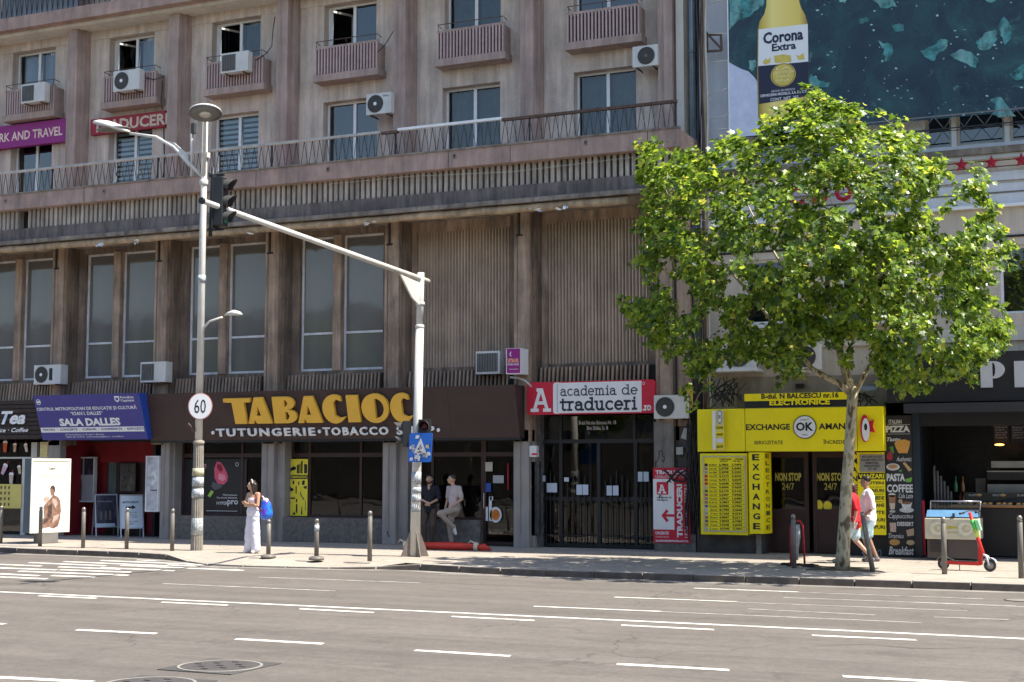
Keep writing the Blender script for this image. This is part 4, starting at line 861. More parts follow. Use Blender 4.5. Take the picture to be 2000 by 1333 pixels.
# red vertical banner with arrow
xa, xb = X(1276, 985, -.06), X(1348, 985, -.06); z0, z1 = Z(1312, 1061, -.06), Z(1312, 914, -.06)
t = thing('translation_banner', 'red and white banner with a red arrow reading TRADUCERI beside the entrance', 'sign', (xa, -.06, z0)); fr = Fr((xa, -.06, z0)); W_, H_ = xb - xa, z1 - z0; q = uvp(W_, H_, 1276, 914, 1348, 1061)
MB().prism(rect(0, 0, W_, H_), fr, -.03, 0, red).build('sheet', t); flat('white_field', rect(.0, q(0, 1035)[1], q(1317, 0)[0], q(0, 936)[1]), fr, .004, wsign, t)
T('TRADUCERI', (1281, 919, 1342, 927), q, fr, wsign, t, bold=.05); T('LEGALIZARI APOSTILE', (1281, 929, 1340, 934), q, fr, wsign, t)
flat('red_square', rrect(q(1283, 0)[0], q(0, 967)[1], q(1306, 0)[0], q(0, 942)[1], .03), fr, .008, red, t); slab('A', fr, q(1287, 0)[0], q(0, 963)[1], .17, .125, .035, wsign, t, .012)
T('academia de\ntraduceri', (1283, 970, 1312, 979), q, fr, charc, t, d=.008, bold=.02)
flat('arrow', poly_px([(1292, 1008), (1302, 995), (1306, 999), (1301, 1005), (1317, 1005), (1317, 1010), (1301, 1010), (1306, 1017), (1302, 1021)], q), fr, .008, red, t)
T('URGENTE', (1280, 1039, 1306, 1045), q, fr, wsign, t, bold=.03); T('CONSULTANTA', (1280, 1048, 1306, 1051), q, fr, wsign, t); T('academiadetraduceri.ro', (1280, 1054, 1344, 1059), q, fr, wsign, t, bold=.02)
vfr = Fr(fr(q(1333, 0)[0], q(0, 1050)[1], 0), (0, 0, 1), (-1, 0, 0)); txt('TRADUCERI', vfr, 0, 0, 1.27, .14, wsign, t, bold=.05)
vfr = Fr(fr(q(1344, 0)[0], q(0, 1050)[1], 0), (0, 0, 1), (-1, 0, 0)); txt('LEGALIZARI · APOSTILE', vfr, 0, 0, 1.27, .09, wsign, t, bold=.0)
scribble(1297, 985, -.068, .12, 21, 'black marker scrawl on the white part of the red banner', btag, 30, .009)
# yellow arrow sign, small boxes, cable tangle near the corner
xa, xb = X(1328, 780, -.2), X(1353, 780, -.2); z0, z1 = Z(1340, 797, -.2), Z(1340, 757, -.2); t = thing('arrow_sign', 'small ochre sign with a black arrow beside the air conditioner near the tree', 'sign', (xa, -.2, z0)); fr = Fr((xa, -.2, z0)); W_, H_ = xb - xa, z1 - z0
MB().prism(rect(0, 0, W_, H_), fr, -.02, 0, mat('ochre_sheet', (.50, .33, .05), .7, var=.15, dirt=.4)).build('sheet', t); MB().prism([(.05, .09), (.2, .09), (.2, .05), (.27, .115), (.2, .17), (.2, .13), (.05, .13)], fr, 0, .004, blk).build('arrow', t); txt('ABI', fr, .06, .22, .18, .09, blk, t)
cbx = mat('junction_box', (.42, .42, .38), .6, var=.15, dirt=.4)
for k, (a, b, c, d, rz, l) in enumerate([(1331, 836, 1356, 862, .35, 'larger tilted white junction box on the corner wall'), (1305, 834, 1317, 845, -.3, 'small tilted cream junction box on the corner wall'), (1320, 872, 1337, 890, 0, 'square white junction box with a coiled cable on the corner wall')]):
    cx, cz = X((a + c) / 2, b, .05), Z((a + c) / 2, (b + d) / 2, .05); w_ = (X(c, b, .05) - X(a, b, .05)) / 2 * .8; h_ = w_ * 1.05
    tag(MB().obox((cx, .06, cz), (w_ * math.cos(rz), 0, -w_ * math.sin(rz)), (0, .07, 0), (h_ * math.sin(rz), 0, h_ * math.cos(rz)), cbx).build('junction_box', None, .01), l, 'junction box', 'junction boxes by the banner')
def cables(seed, boxes, n, r0, label, m=black, name='cable_bundle'):
    r_ = random.Random(seed); m_ = MB(); x0, y0, x1, y1, Y = boxes
    for k in range(n):
        a = (r_.uniform(x0, x1), r_.uniform(y0, y0 + (y1 - y0) * .3)); b = (r_.uniform(x0, x1), r_.uniform(y1 - (y1 - y0) * .3, y1)); pts = []
        ph, am = r_.uniform(0, 6), r_.uniform(2, 9) * (x1 - x0) / 60; yy = Y - r_.uniform(0, .18)
        for j in range(14):
            f = j / 13; px = a[0] + (b[0] - a[0]) * f + am * math.sin(ph + f * 7); py = a[1] + (b[1] - a[1]) * f + am * .6 * math.cos(ph * 2 + f * 6); pts.append((X(px, py, yy), yy, Z(px, py, yy)))
        m_.tube(pts, r0 * r_.uniform(.7, 1.5), m, 5, False)
    return tag(m_.build(name), label, 'cables')
cables(4, (1340, 790, 1368, 1068, -.04), 26, .013, 'thick tangle of black cables hanging between the banner and the yellow booth')
cables(5, (1300, 915, 1345, 945, -.10), 7, .018, 'knot of black cables across the top of the red banner')
# ------------------------------------------------------------- air conditioners
acw = mat('ac_white', (.56, .55, .52), .5, var=.08, dirt=.35, dirtc=(.3, .28, .24)); acd = mat('ac_fan_dark', (.035, .033, .03), .6); acg = mat('ac_grille', (.12, .115, .11), .7, var=.2)
def ac(px0, py0, px1, py1, Y, label, fan='left', dep=.32, group='air conditioners on the facade'):
    xa, xb = X(px0, (py0 + py1) / 2, Y), X(px1, (py0 + py1) / 2, Y); pm = (px0 + px1) / 2; z0, z1 = Z(pm, py1, Y), Z(pm, py0, Y); W_, H_ = xb - xa, z1 - z0
    t = thing('air_conditioner', label, 'air conditioner', (xa, Y, z0), group); fr = Fr((xa, Y, z0))
    MB().box(xa, xb, Y, Y + dep, z0, z1, acw).build('casing', t, .012)
    if fan in ('left', 'right', 'square'):
        r_ = H_ * .42; cx = H_ * .5 if fan != 'right' else W_ - H_ * .55; c = fr(cx, H_ / 2, 0)
        MB().lathe(fr(cx, H_ / 2, .001), [(r_, 0), (r_, .008), (r_ * .15, .014)], acd, 24, False, axis=(0, -1, 0)).build('fan_grille', t)
        f = MB()
        for k in range(4): f.lathe(fr(cx, H_ / 2, .012 + .0005 * k), [(r_ * (.95 - .2 * k), 0), (r_ * (.95 - .2 * k), .006), (r_ * (.92 - .2 * k), .006), (r_ * (.92 - .2 * k), 0)], acg, 20, False, axis=(0, -1, 0))
        f.build('guard_rings', t)
        MB().lathe(fr(cx, H_ / 2, .018), [(r_ * .2, 0), (r_ * .2, .008)], whi if fan == 'left' else acg, 14, False, axis=(0, -1, 0)).build('hub', t)
    else:
        MB().prism(rect(W_ * .06, H_ * .1, W_ * .92 if fan == 'full' else W_ * .55, H_ * .9), fr, 0, .01, acg).build('intake_grille', t)
        s = MB()
        for k in range(8): u = W_ * .06 + (W_ * (.86 if fan == 'full' else .49)) * k / 8; s.prism(rect(u, H_ * .1, u + .012, H_ * .9), fr, .011, .016, acd)
        s.build('grille_bars', t)
    b = MB()
    for u in (W_ * .15, W_ * .8): b.box(xa + u, xa + u + .03, Y, Y + dep + .15, z0 - .03, z0 - .002, rust)
    b.build('bracket', t)
    return t, fr, W_, H_
cxx = [ac(41, 163, 87, 200, -.02, 'dirty white air conditioner on the ribbed balconette above the purple sign', 'half', dep=.24), ac(221, 137, 272, 177, -.02, 'air conditioner with a black fan on the balconette above the red sign', 'left', dep=.24), ac(431, 102, 484, 141, -.02, 'grimy air conditioner on the balconette above the street lamp', 'half', dep=.24),
 ac(715, 182, 764, 223, .10, 'cream air conditioner over the balcony door reflecting a tree', 'left'), ac(1235, 89, 1284, 130, .15, 'air conditioner with round fan high beside the last balcony door', 'right'),
 ac(66, 713, 118, 751, -.36, 'air conditioner with a black label above the blue theatre sign', 'left'), ac(274, 707, 323, 747, -.36, 'greyish air conditioner at the right end of the theatre sign', 'half'),
 ac(929, 686, 976, 731, -.05, 'air conditioner with a dark grille beside the purple box sign', 'full'), ac(1277, 772, 1345, 818, -.25, 'large air conditioner with a black fan right of the academy sign', 'left'),
 ac(1398, 662, 1475, 722, -.3, 'big white air conditioner on a ledge behind the low left branches', 'right'), ac(1535, 672, 1600, 722, -.3, 'white air conditioner on a ledge behind the left limb of the tree', 'right')]
t, fr, W_, H_ = cxx[5]; MB().prism(rect(W_ * .58, H_ * .2, W_ * .70, H_ * .82), fr, 0, .005, blk).build('label_strip', t)
t, fr, W_, H_ = cxx[3]; txt('beko', fr, W_ * .68, H_ * .80, W_ * .22, H_ * .1, charc, t)
# purple box sign at the air conditioner
purple = mat('purple_sheet', (.25, .012, .17), .5, var=.05); pfr = Fr((X(975, 735, -.35), -.35, Z(990, 732, -.45)), (math.cos(R(38)), math.sin(R(38)), 0))
t = thing('box_sign', 'small purple and white projecting box sign beside an air conditioner', 'sign', tuple(pfr.o)); a_ = .50; h_ = Z(1000, 681, -.3) - Z(1000, 731, -.3)
pfr2 = Fr((X(990, 735, -.5), -.55, Z(1000, 731, -.5)), (math.cos(R(12)), math.sin(R(12)), 0)); b0 = Vector((X(976, 705, -.12), -.1, pfr2.o.z))
W2 = X(1018, 705, -.5) - X(990, 705, -.55); c0 = pfr2(0, 0); c1 = pfr2(W2, 0); hz = Vector((0, 0, h_)); bk = Vector((X(976, 705, -.2) - X(990, 705, -.55), .38, 0)); bk = Vector((.02, .45, 0))
MB().hexa([c0, c1, c1 + bk, c0 + bk], [c0 + hz, c1 + hz, c1 + bk + hz, c0 + bk + hz], whi).build('case', t); MB().prism(rect(.02, .02, W2 - .01, h_ - .01), pfr2, 0, .006, purple).build('face', t)
txt('USTRAVEL', pfr2, .04, h_ * .44, W2 - .08, h_ * .16, mat('orange_letters', (.8, .35, .2), .6), t, d=.010, bold=.05); txt('STUDII & TRAVEL', pfr2, .04, h_ * .33, W2 - .08, h_ * .08, whi, t, d=.010, bold=.02); txt('www.ustravel.ro', pfr2, .08, h_ * .16, W2 - .14, h_ * .06, whi, t, d=.010); txt('(', pfr2, W2 * .25, h_ * .68, .05, h_ * .18, whi, t, d=.01, bold=.03)
tag(MB().tube([(X(1003, 738, 0), -.2, Z(1003, 738, -.1)), (X(1018, 741, 0), -.2, Z(1018, 739, -.1)), (X(1030, 745, 0), -.15, Z(1030, 744, -.1)), (X(1042, 752, 0), -.1, Z(1042, 756, -.1))], .03, mat('pale_duct', (.5, .48, .45), .6), 7).build('pipe_duct'), 'pale bent duct under the purple box sign', 'duct')
# facade text signs
xa, xb = X(-60, 265, .52), X(128, 255, .52); z0, z1 = Z(60, 284, .52), Z(60, 240, .52); t = thing('travel_sign', 'purple sign reading WORK AND TRAVEL under the leftmost balconette', 'sign', (xa, .52, z0)); fr = Fr((xa, .52, z0)); W_, H_ = xb - xa, z1 - z0
MB().prism(rect(0, 0, W_, H_), fr, -.20, 0, purple).build('panel', t); MB(); txt('WORK AND TRAVEL', fr, X(-32, 265, .52) - xa, H_ * .28, X(122, 258, .52) - X(-32, 265, .52), H_ * .40, mat('peach_letters', (.75, .55, .45), .6), t, bold=.02)
YQ = .60; xa, xb = X(177, 245, YQ), X(322, 235, YQ); z0, z1 = Z(250, 256, YQ), Z(250, 225, YQ); t = thing('translation_sign', 'faded red sign with cream letters TRADUCERI behind the street lamp', 'sign', (xa, YQ, z0)); fr = Fr((xa, YQ, z0)); W_, H_ = xb - xa, z1 - z0
MB().prism(rect(0, 0, W_, H_), fr, -.14, 0, mat('faded_red', (.30, .03, .045), .7, var=.1)).build('panel', t); txt('TRADUCERI', fr, .1, H_ * .12, W_ + .0, H_ * .72, mat('faded_cream', (.55, .46, .36), .7, var=.25, scale=8), t, bold=.03)
# wires dangling
for k, (pts, l) in enumerate([([(537, 33), (533, 60), (531, 90), (520, 105), (500, 118)], 'black cable looping from the mauve pilaster to a balconette'), ([(768, 62), (752, 88), (738, 102)], 'thin black cable beside the balconette in the middle'), ([(322, 150), (300, 156), (285, 152)], 'black cable from the air conditioner to the pilaster'), ([(318, 158), (315, 200), (318, 215)], 'black cable hanging down the wall by the red sign')]):
    tag(MB().tube([(X(a, b, .3), .3, Z(a, b, .3)) for a, b in pts], .013, black, 5).build('cable'), l, 'cable')
tag(MB().tube([(X(a, b, .55), .55, Z(a, b, .55)) for a, b in ((320, 250), (321, 300), (320, 355))], .02, black, 5).build('cable'), 'black cable running down the wall behind the balcony railing', 'cable')
tag(MB().tube([(X(a, b, -1.05), -1.05, Z(a, b, -1.05)) for a, b in ((640, 360), (800, 345), (1000, 336), (1250, 306))], .007, wirem, 4).build('wire'), 'thin pale wire strung along the ribbed frieze', 'wire')
# ------------------------------------------------------------- white building on the right
YV = .45
X2 = X(1366, 300, YV)
B2 = thing('corner_building', 'cream building at the right with a huge beer banner over its windows and shops below', 'building', (0, .45, 0))
zle0, zle1 = Z(1900, 303, YV - .2), Z(1900, 290, YV - .2)
zwb = Z(1900, 283, YV); 
wins = []
def w2(px0, px1, py0, py1): a, b = X(px0, (py0 + py1) / 2, YV), X(px1, (py0 + py1) / 2, YV); pm = (px0 + px1) / 2; wins.append((a, b, Z(pm, py1, YV), Z(pm, py0, YV)))
zA, zBt = Z(1900, 283, YV), Z(1900, 135, YV)
wa = [(1807, 1858), (1868, 1962), (1972, 2030)]
for a, b in wa: wins.append((X(a, 260, YV), X(b, 260, YV), zA, zBt))
for a, b in ((1470, 1560), (1580, 1680)): wins.append((X(a, 260, YV), X(b, 260, YV), zA, zBt))
zC0, zC1 = Z(1980, 612, YV), Z(1980, 478, YV)
for a, b in ((1953, 2060), (1835, 1915), (1640, 1770), (1452, 1560)): wins.append((X(a, 550, YV), X(b, 550, YV), zC0, zC1))
for k in range(1, 5):
    for a, b in wa + [(1470, 1560), (1580, 1680)]: wins.append((X(a, 260, YV), X(b, 260, YV), zA + 3.1 * k, zBt + 3.1 * k))
XE = 8.0; zg = Z(1560, 640, YV)
m_ = MB(); zb_ = Z(1560, 800, YV) - .4; rows = sorted(set([zb_, 27.5, zle0] + [h[2] for h in wins] + [h[3] for h in wins]))
for r0, r1 in zip(rows, rows[1:]):
    cur = X2; mm = wwall if r0 >= zle0 - .01 else beige
    for h in sorted(h for h in wins if h[2] <= r0 + 1e-6 and h[3] >= r1 - 1e-6):
        m_.quad((cur, YV, r0), (h[0], YV, r0), (h[0], YV, r1), (cur, YV, r1), mm); cur = h[1]
    m_.quad((cur, YV, r0), (XE, YV, r0), (XE, YV, r1), (cur, YV, r1), mm)
for a, b, z0, z1 in wins:
    D2 = YV + .25; m_.quad((a, D2, z0), (a, YV, z0), (a, YV, z1), (a, D2, z1), cream); m_.quad((b, YV, z0), (b, D2, z0), (b, D2, z1), (b, YV, z1), cream)
    m_.quad((a, YV, z1), (b, YV, z1), (b, D2, z1), (a, D2, z1), cream); m_.quad((a, D2, z0), (b, D2, z0), (b, YV, z0), (a, YV, z0), cream)
m_.build('wall', B2)
MB().box(X2 + .02, XE, -1.55, YV + .3, 27.6, 27.9, cream).box(X2 - .0, X2 + .02, YV, 9, 0, 27.5, beige).box(X2, XE, YV + 1.6, YV + 1.8, 4.6, 27, tiltin).box(X2, XE, YV + .02, 9, 27.4, 27.6, cream).box(XE - .1, XE, YV + .02, 9, 0, 27.4, beige).build('shell', B2)  # first box: unseen roof eave, added to shade the pavement strip
for a, b, z0, z1 in wins:
    y = YV + .17; f = MB(); t_ = .06; fm = whitef if z0 < zA - .1 else mat('cream_frame', (.52, .48, .42), .6, var=.1)
    for u, v, c, d in ((a, a + t_, z0, z1), (b - t_, b, z0, z1), (a + t_, b - t_, z0, z0 + t_), (a + t_, b - t_, z1 - t_, z1)): f.box(u, v, y, y + .07, c, d, fm)
    fo = f.build('window', B2)
    MB().quad((a + t_, y + .04, z0 + t_), (b - t_, y + .04, z0 + t_), (b - t_, y + .04, z1 - t_), (a + t_, y + .04, z1 - t_), gl_up if z0 < zA - .1 else gl_dk).build('pane', fo)
# ledges and courses
m_ = MB(); m_.box(X2, XE, YV - .22, YV - .001, zle0, zle1, ledgem); m_.box(X2, XE, YV - .12, YV - .001, zle0 - .09, zle0 - .001, wwall); m_.build('sill_ledge', B2)
for py, hgt, pr_ in ((345, .20, .05), (368, .18, .07), (390, .22, .10)):
    z = Z(1950, py, YV); MB().box(X2, XE, YV - pr_, YV - .001, z - hgt / 2, z + hgt / 2, wwall).build('string_course', B2)
z = Z(1950, 402, YV); MB().box(X2, XE, YV - .14, YV - .001, z - .05, z + .02, whi).build('string_course', B2)
z = Z(1960, 640, YV); MB().box(X2, XE, YV - .08, YV - .001, z - .3, z, cream).build('window_ledge', B2); z = Z(1960, 462, YV); MB().box(X2, XE, YV - .03, YV - .001, z - .03, z + .02, darkgap).build('wall_joint', B2)
z = Z(1505, 640, YV); MB().box(X(1440, 640, YV), X(1790, 640, YV), YV - .35, YV - .001, z - .03, z + .04, wwall).build('balcony_ledge', B2)
for a, b, py in ((1378, 1480, 724), (1532, 1575, 724)):
    z = Z(a, py, -.1); MB().box(X(a, 724, -.1), X(b, 724, -.1), -.35, YV - .001, z - .05, z + .03, wwall).build('air_conditioner_shelf', B2)
# window sash divisions at the lower right window are plain; corner strip with drainpipes
o = MB(); xd = X(1351, 150, .2); o.tube([(xd, .25, .4), (xd, .25, 26)], .075, zinc, 10); 
for k in range(12): o.tube([(xd, .25, 1.2 + 2.2 * k), (xd, .25, 1.26 + 2.2 * k)], .09, zinc, 10)
tag(o.build('drainpipe'), 'blue grey zinc drainpipe in the corner between the two buildings', 'drainpipe')
o = MB()
for k, (dx, r_, mm) in enumerate(((1363, .022, black), (1368, .016, black), (1380, .03, wirem), (1372, .045, rust), (1376, .035, mat('tan_conduit', (.26, .2, .13), .8, var=.2)))):
    x = X(dx, 150, .05); pts = [(x + .015 * math.sin(z * 1.7 + k), .05 + .02 * math.sin(z * 2.3 + k), z) for z in [3.2 + .6 * j for j in range(38)]]; o.tube(pts, r_, mm, 5)
tag(o.build('conduits'), 'bundle of dark conduits and cables running up the seam between the buildings', 'cables')
# diagonal bracket: square frame of angle iron
t = thing('iron_bracket', 'square rusty angle-iron bracket with a diagonal bar left of the banner', 'bracket', (X(1395, 85, .1), .1, Z(1395, 85, .1)))
def bar(p, q_, r_, mm, parent, name='bar'):
    return MB().tube([p, q_], r_, mm, 4, smooth=False).build(name, parent)
pp = lambda a, b, Y: (X(a, b, Y), Y, Z(a, b, Y))
for a, b in (((1381, 68), (1408, 68)), ((1408, 68), (1409, 99)), ((1409, 99), (1381, 101)), ((1381, 101), (1381, 68)), ((1362, 45), (1408, 95))): bar(pp(*a, .1), pp(*b, .1), .035, rust, t)
# the banner
YN = .05
xa, xb = X(1423, 150, YN), XE - .3; zb0 = Z(1425, 271.5, YN); zt0 = zb0 + 9.5
t = thing('beer_banner', 'giant mesh banner with a yellow beer bottle in dark teal water', 'banner', (xa, YN, zb0)); fr = Fr((xa, YN, zb0)); W_, H_ = xb - xa, zt0 - zb0
m = bpy.data.materials.new('banner_water'); m.use_nodes = True; n = m.node_tree.nodes; L = m.node_tree.links; bs = n['Principled BSDF']; bs.inputs['Roughness'].default_value = .55
geo = n.new('ShaderNodeNewGeometry'); 
def nz(sc, det=6, dist=0, rg=.6):
    k = n.new('ShaderNodeTexNoise'); k.inputs['Scale'].default_value = sc; k.inputs['Detail'].default_value = det; k.inputs['Distortion'].default_value = dist; k.inputs['Roughness'].default_value = rg; L.new(geo.outputs['Position'], k.inputs['Vector']); return k.outputs['Fac']
r1 = n.new('ShaderNodeValToRGB'); L.new(nz(.8, 8, 2.2), r1.inputs[0]); e_ = r1.color_ramp.elements; e_[0].position = .3; e_[0].color = (.008, .020, .055, 1); e_[1].position = .62; e_[1].color = (.020, .075, .085, 1)
e2 = r1.color_ramp.elements.new(.75); e2.color = (.03, .13, .14, 1)
r2 = n.new('ShaderNodeValToRGB'); L.new(nz(2.6, 9, 1.2, .78), r2.inputs[0]); r2.color_ramp.elements[0].position = .57; r2.color_ramp.elements[0].color = (0, 0, 0, 1); r2.color_ramp.elements[1].position = .70; r2.color_ramp.elements[1].color = (1, 1, 1, 1)
r3 = n.new('ShaderNodeValToRGB'); L.new(nz(.45, 2, 0), r3.inputs[0]); r3.color_ramp.elements[0].position = .42; r3.color_ramp.elements[1].position = .62
mu = n.new('ShaderNodeMath'); mu.operation = 'MULTIPLY'; L.new(r2.outputs[0], mu.inputs[0]); L.new(r3.outputs[0], mu.inputs[1]); mu2 = n.new('ShaderNodeMath'); mu2.operation = 'MULTIPLY'; mu2.inputs[1].default_value = .8; L.new(mu.outputs[0], mu2.inputs[0])
mx = n.new('ShaderNodeMix'); mx.data_type = 'RGBA'; L.new(mu2.outputs[0], mx.inputs[0]); L.new(r1.outputs[0], mx.inputs[6]); mx.inputs[7].default_value = (.25, .45, .45, 1); L.new(mx.outputs[2], bs.inputs['Base Color'])
bs.inputs['Alpha'].default_value = .80; MATS['banner_water'] = m
MB().prism(rect(0, 0, W_, H_), fr, -.006, 0, m).build('mesh_sheet', t)
def qb(px, py): return (X(px, py, YN) - xa, Z(px, py, YN) - zb0)
sandm = mat('sand_print', (.55, .58, .72), .7, var=.12, scale=4, speck=.08, dirt=.25, dirtc=(.35, .38, .5))
flat('sand_print', [qb(1424, 270)] + [qb(1424, 122), (qb(1436, 129)), qb(1450, 136), qb(1462, 140), qb(1474, 152), qb(1484, 168), qb(1488, 220), qb(1520, 238), qb(1560, 232), qb(1600, 240), qb(1640, 254), qb(1650, 248.5)] + [qb(1650, 250)], fr, .006, sandm, t)
tealp = mat('teal_splash_print', (.05, .20, .205), .7, var=.75, scale=7, dirt=.9, dirtc=(.32, .52, .5))
for P in [[(1424, 0), (1496, -6), (1490, 12), (1478, 20), (1462, 34), (1440, 40), (1432, 52), (1424, 58)], [(1715, 80), (1727, 86), (1743, 85), (1745, 100), (1735, 120), (1728, 118), (1727, 98)], [(1797, 100), (1822, 90), (1838, 76), (1852, 80), (1848, 95), (1832, 105), (1824, 121), (1806, 112)], [(1855, 108), (1876, 96), (1896, 102), (1912, 118), (1906, 133), (1880, 122)], [(1905, 84), (1922, 66), (1944, 58), (1948, 76), (1934, 96), (1914, 98)], [(1950, 50), (1962, 32), (1972, 48), (1976, 74), (1962, 88), (1954, 70)], [(1582, 140), (1600, 158), (1622, 162), (1618, 170), (1590, 172), (1580, 158)], [(1932, 196), (1955, 190), (1970, 210), (1985, 228), (1950, 230), (1938, 222), (1945, 205)], [(1970, 145), (2000, 125), (2025, 140), (2020, 155), (1985, 158)], [(1742, 50), (1764, 48), (1765, 60), (1748, 62)], [(1676, 40), (1692, 34), (1698, 40), (1685, 47)], [(1462, 120), (1475, 117), (1478, 130), (1468, 140), (1463, 135)], [(1640, -4), (1656, -4), (1650, 6), (1640, 5)], [(1700, -4), (1740, -6), (1752, 14), (1720, 16)], [(1860, 170), (1872, 166), (1866, 178)], [(1910, -6), (1960, -8), (1935, 6)]]:
    PP = []; 
    for i_, a in enumerate(P):
        b = P[(i_ + 1) % len(P)]
        for s_ in range(3):
            f = s_ / 3; jx, jy = (rnd.uniform(-2.2, 2.2), rnd.uniform(-2.2, 2.2)) if s_ else (0, 0); PP.append(qb(a[0] + (b[0] - a[0]) * f + jx, a[1] + (b[1] - a[1]) * f + jy))
    shape([PP], fr, tealp, t, 'splash_print', .003, .003)
r_ = random.Random(77); m_ = MB()
for k in range(150):
    a, b = r_.uniform(1590, 2020), r_.uniform(-10, 235)
    if noise.noise(Vector((a * .012, b * .016, 1.7))) < .02: continue
    s_ = r_.uniform(.8, 3.2); PP = [qb(a + s_ * r_.uniform(.5, 1.5) * math.cos(R(q0)), b + s_ * r_.uniform(.3, 1.0) * math.sin(R(q0))) for q0 in (10, 75, 140, 200, 260, 320)]
    m_.prism(PP, fr, .001, .0025, mat('pale_speck_print', (.35, .55, .56), .7))
stuff(m_.build('spray_print', t))
# bottle print
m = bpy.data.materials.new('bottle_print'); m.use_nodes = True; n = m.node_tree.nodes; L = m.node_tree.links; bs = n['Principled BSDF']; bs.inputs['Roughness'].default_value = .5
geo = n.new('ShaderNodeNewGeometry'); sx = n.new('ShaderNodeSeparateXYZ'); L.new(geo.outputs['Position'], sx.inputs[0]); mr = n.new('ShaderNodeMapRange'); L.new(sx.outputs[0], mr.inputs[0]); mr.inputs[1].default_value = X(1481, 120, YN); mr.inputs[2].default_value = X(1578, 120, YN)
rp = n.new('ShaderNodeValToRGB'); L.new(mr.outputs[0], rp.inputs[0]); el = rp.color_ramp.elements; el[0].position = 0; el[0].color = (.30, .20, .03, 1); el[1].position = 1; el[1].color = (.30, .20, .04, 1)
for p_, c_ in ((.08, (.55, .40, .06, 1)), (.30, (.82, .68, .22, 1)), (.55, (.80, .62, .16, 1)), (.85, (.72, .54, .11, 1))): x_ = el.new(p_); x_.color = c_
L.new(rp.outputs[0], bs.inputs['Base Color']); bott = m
out_ = [(1481, 230), (1479, 150), (1480, 60), (1484, 42), (1493, 28), (1497, 12), (1499, -60), (1559, -62), (1561, 4), (1565, 16), (1573, 30), (1578, 48), (1579, 110), (1580, 190), (1580, 222), (1572, 231), (1500, 239), (1487, 238)]
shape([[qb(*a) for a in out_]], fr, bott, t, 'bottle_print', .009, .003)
flat('white_label', [qb(*a) for a in ((1482, 58), (1578, 47.5), (1579, 121), (1481, 130))], fr, .016, whi, t); navyp = mat('navy_label_print', (.018, .022, .05), .6)
flat('navy_label', [qb(*a) for a in ((1481, 130), (1579, 121), (1579.5, 188), (1483, 204))], fr, .016, navyp, t)
c = qb(1530, 147); MB().prism(ell(c[0], c[1], .30, .285, 32), fr, .016, .019, mat('gold_print', (.62, .47, .09), .5, var=.1, scale=8)).build('gold_disc', t)
for r_ in (.275,): MB().lathe(fr(c[0], c[1], .019), [(r_, 0), (r_, .003), (r_ - .012, .003), (r_ - .012, 0)], navyp, 30, False, axis=(0, -1, 0)).build('disc_ring', t)
# perspective makes rows slope in the picture only; on the banner they are level
def row(s, a, b, yt, yb, mm, **k): pa, pb = qb(a, (yt + yb) / 2), qb(b, (yt + yb) / 2); z1 = qb((a + b) / 2, yt)[1]; z0 = qb((a + b) / 2, yb)[1]; txt(s, fr, pa[0], z0, pb[0] - pa[0], z1 - z0, mm, t, d=.022, **k)
row('Corona', 1491, 1569, 60, 83, navyp, bold=.035); row('Extra', 1508, 1555, 84, 99, navyp, bold=.03)
for a, b, yt, yb, s in ((1516, 1544, 131, 136, 'LA'), (1508, 1552, 139, 144, 'CERVEZA'), (1517, 1543, 147, 152, 'MAS'), (1517, 1543, 155, 160, 'FINA')): row(s, a, b, yt, yb, mat('pale_gold_print', (.75, .68, .4), .6))
row('HECHO EN MEXICO', 1507, 1553, 175, 179, whi); row('CERVECERIA MODELO, S.A. DE C.V.', 1485, 1577, 181, 187, whi, bold=.02); row('CONT. NET. 355', 1505, 1560, 190, 196, whi, bold=.01)
for P in ([(1490, 122), (1496, 115), (1500, 118), (1506, 112), (1504, 124), (1494, 127)], [(1512, 110), (1530, 107), (1545, 109), (1546, 122), (1514, 124)], [(1555, 108), (1562, 110), (1569, 104), (1572, 116), (1560, 118)]): flat('crest_print', [qb(*a) for a in P], fr, .020, MATS['gold_print'], t)
# hem, ropes
MB().box(xa - .01, xa + .015, YN - .01, YN + .01, zb0, zt0, whi).build('hem', t)
ro_ = thing('banner_ropes', 'white lashing ropes holding the left edge of the banner', 'ropes', (xa, YN, zb0))
for (a, b), (c_, d_) in (((1384, 10), (1422, -4)), ((1384, 66), (1422, 66)), ((1384, 122), (1422, 118)), ((1384, 187), (1422, 172)), ((1384, 235), (1422, 224)), ((1384, 255), (1422, 251)), ((1384, 262), (1422, 264)), ((1384, 188), (1390, 200))):
    MB().tube([pp(a, b, YN), pp((a + c_) / 2, (b + d_) / 2 + .6, YN), pp(c_, d_, YN)], .012, wirem, 4).build('rope', ro_)
# lattice truss under the banner
mat('rail_steel_dark', (.20, .19, .18), .6, metal=.3); t = thing('lattice_truss', 'thin light lattice truss running under the lower edge of the banner', 'truss', (X(1750, 240, -.1), -.1, zb0)); x0 = X(1560, 240, -.1); za, zb_ = zb0 + .02, zb0 - .28; Yt = -.12
for z_ in (za, zb_): MB().box(x0, XE - .5, Yt - .015, Yt + .015, z_ - .012, z_ + .012, MATS['rail_steel_dark'] if z_ == za else black).build('chord', t)
x = x0; k = 0
while x < 3.2:
    a, b = ((x, Yt, za), (x + .22, Yt, zb_)) if k % 2 == 0 else ((x, Yt, zb_), (x + .22, Yt, za)); MB().tube([a, b], .008, MATS['rail_steel_dark'], 4).build('web_bar', t); x += .22; k += 1
tag(MB().tube([(X(a, b, -.2), -.2, Z(a, b, -.2)) for a, b in ((1700, 262), (1800, 258), (1900, 253), (1930, 246), (2010, 243))], .012, black, 4).build('cable'), 'black cable sagging across the windows under the banner', 'cable')
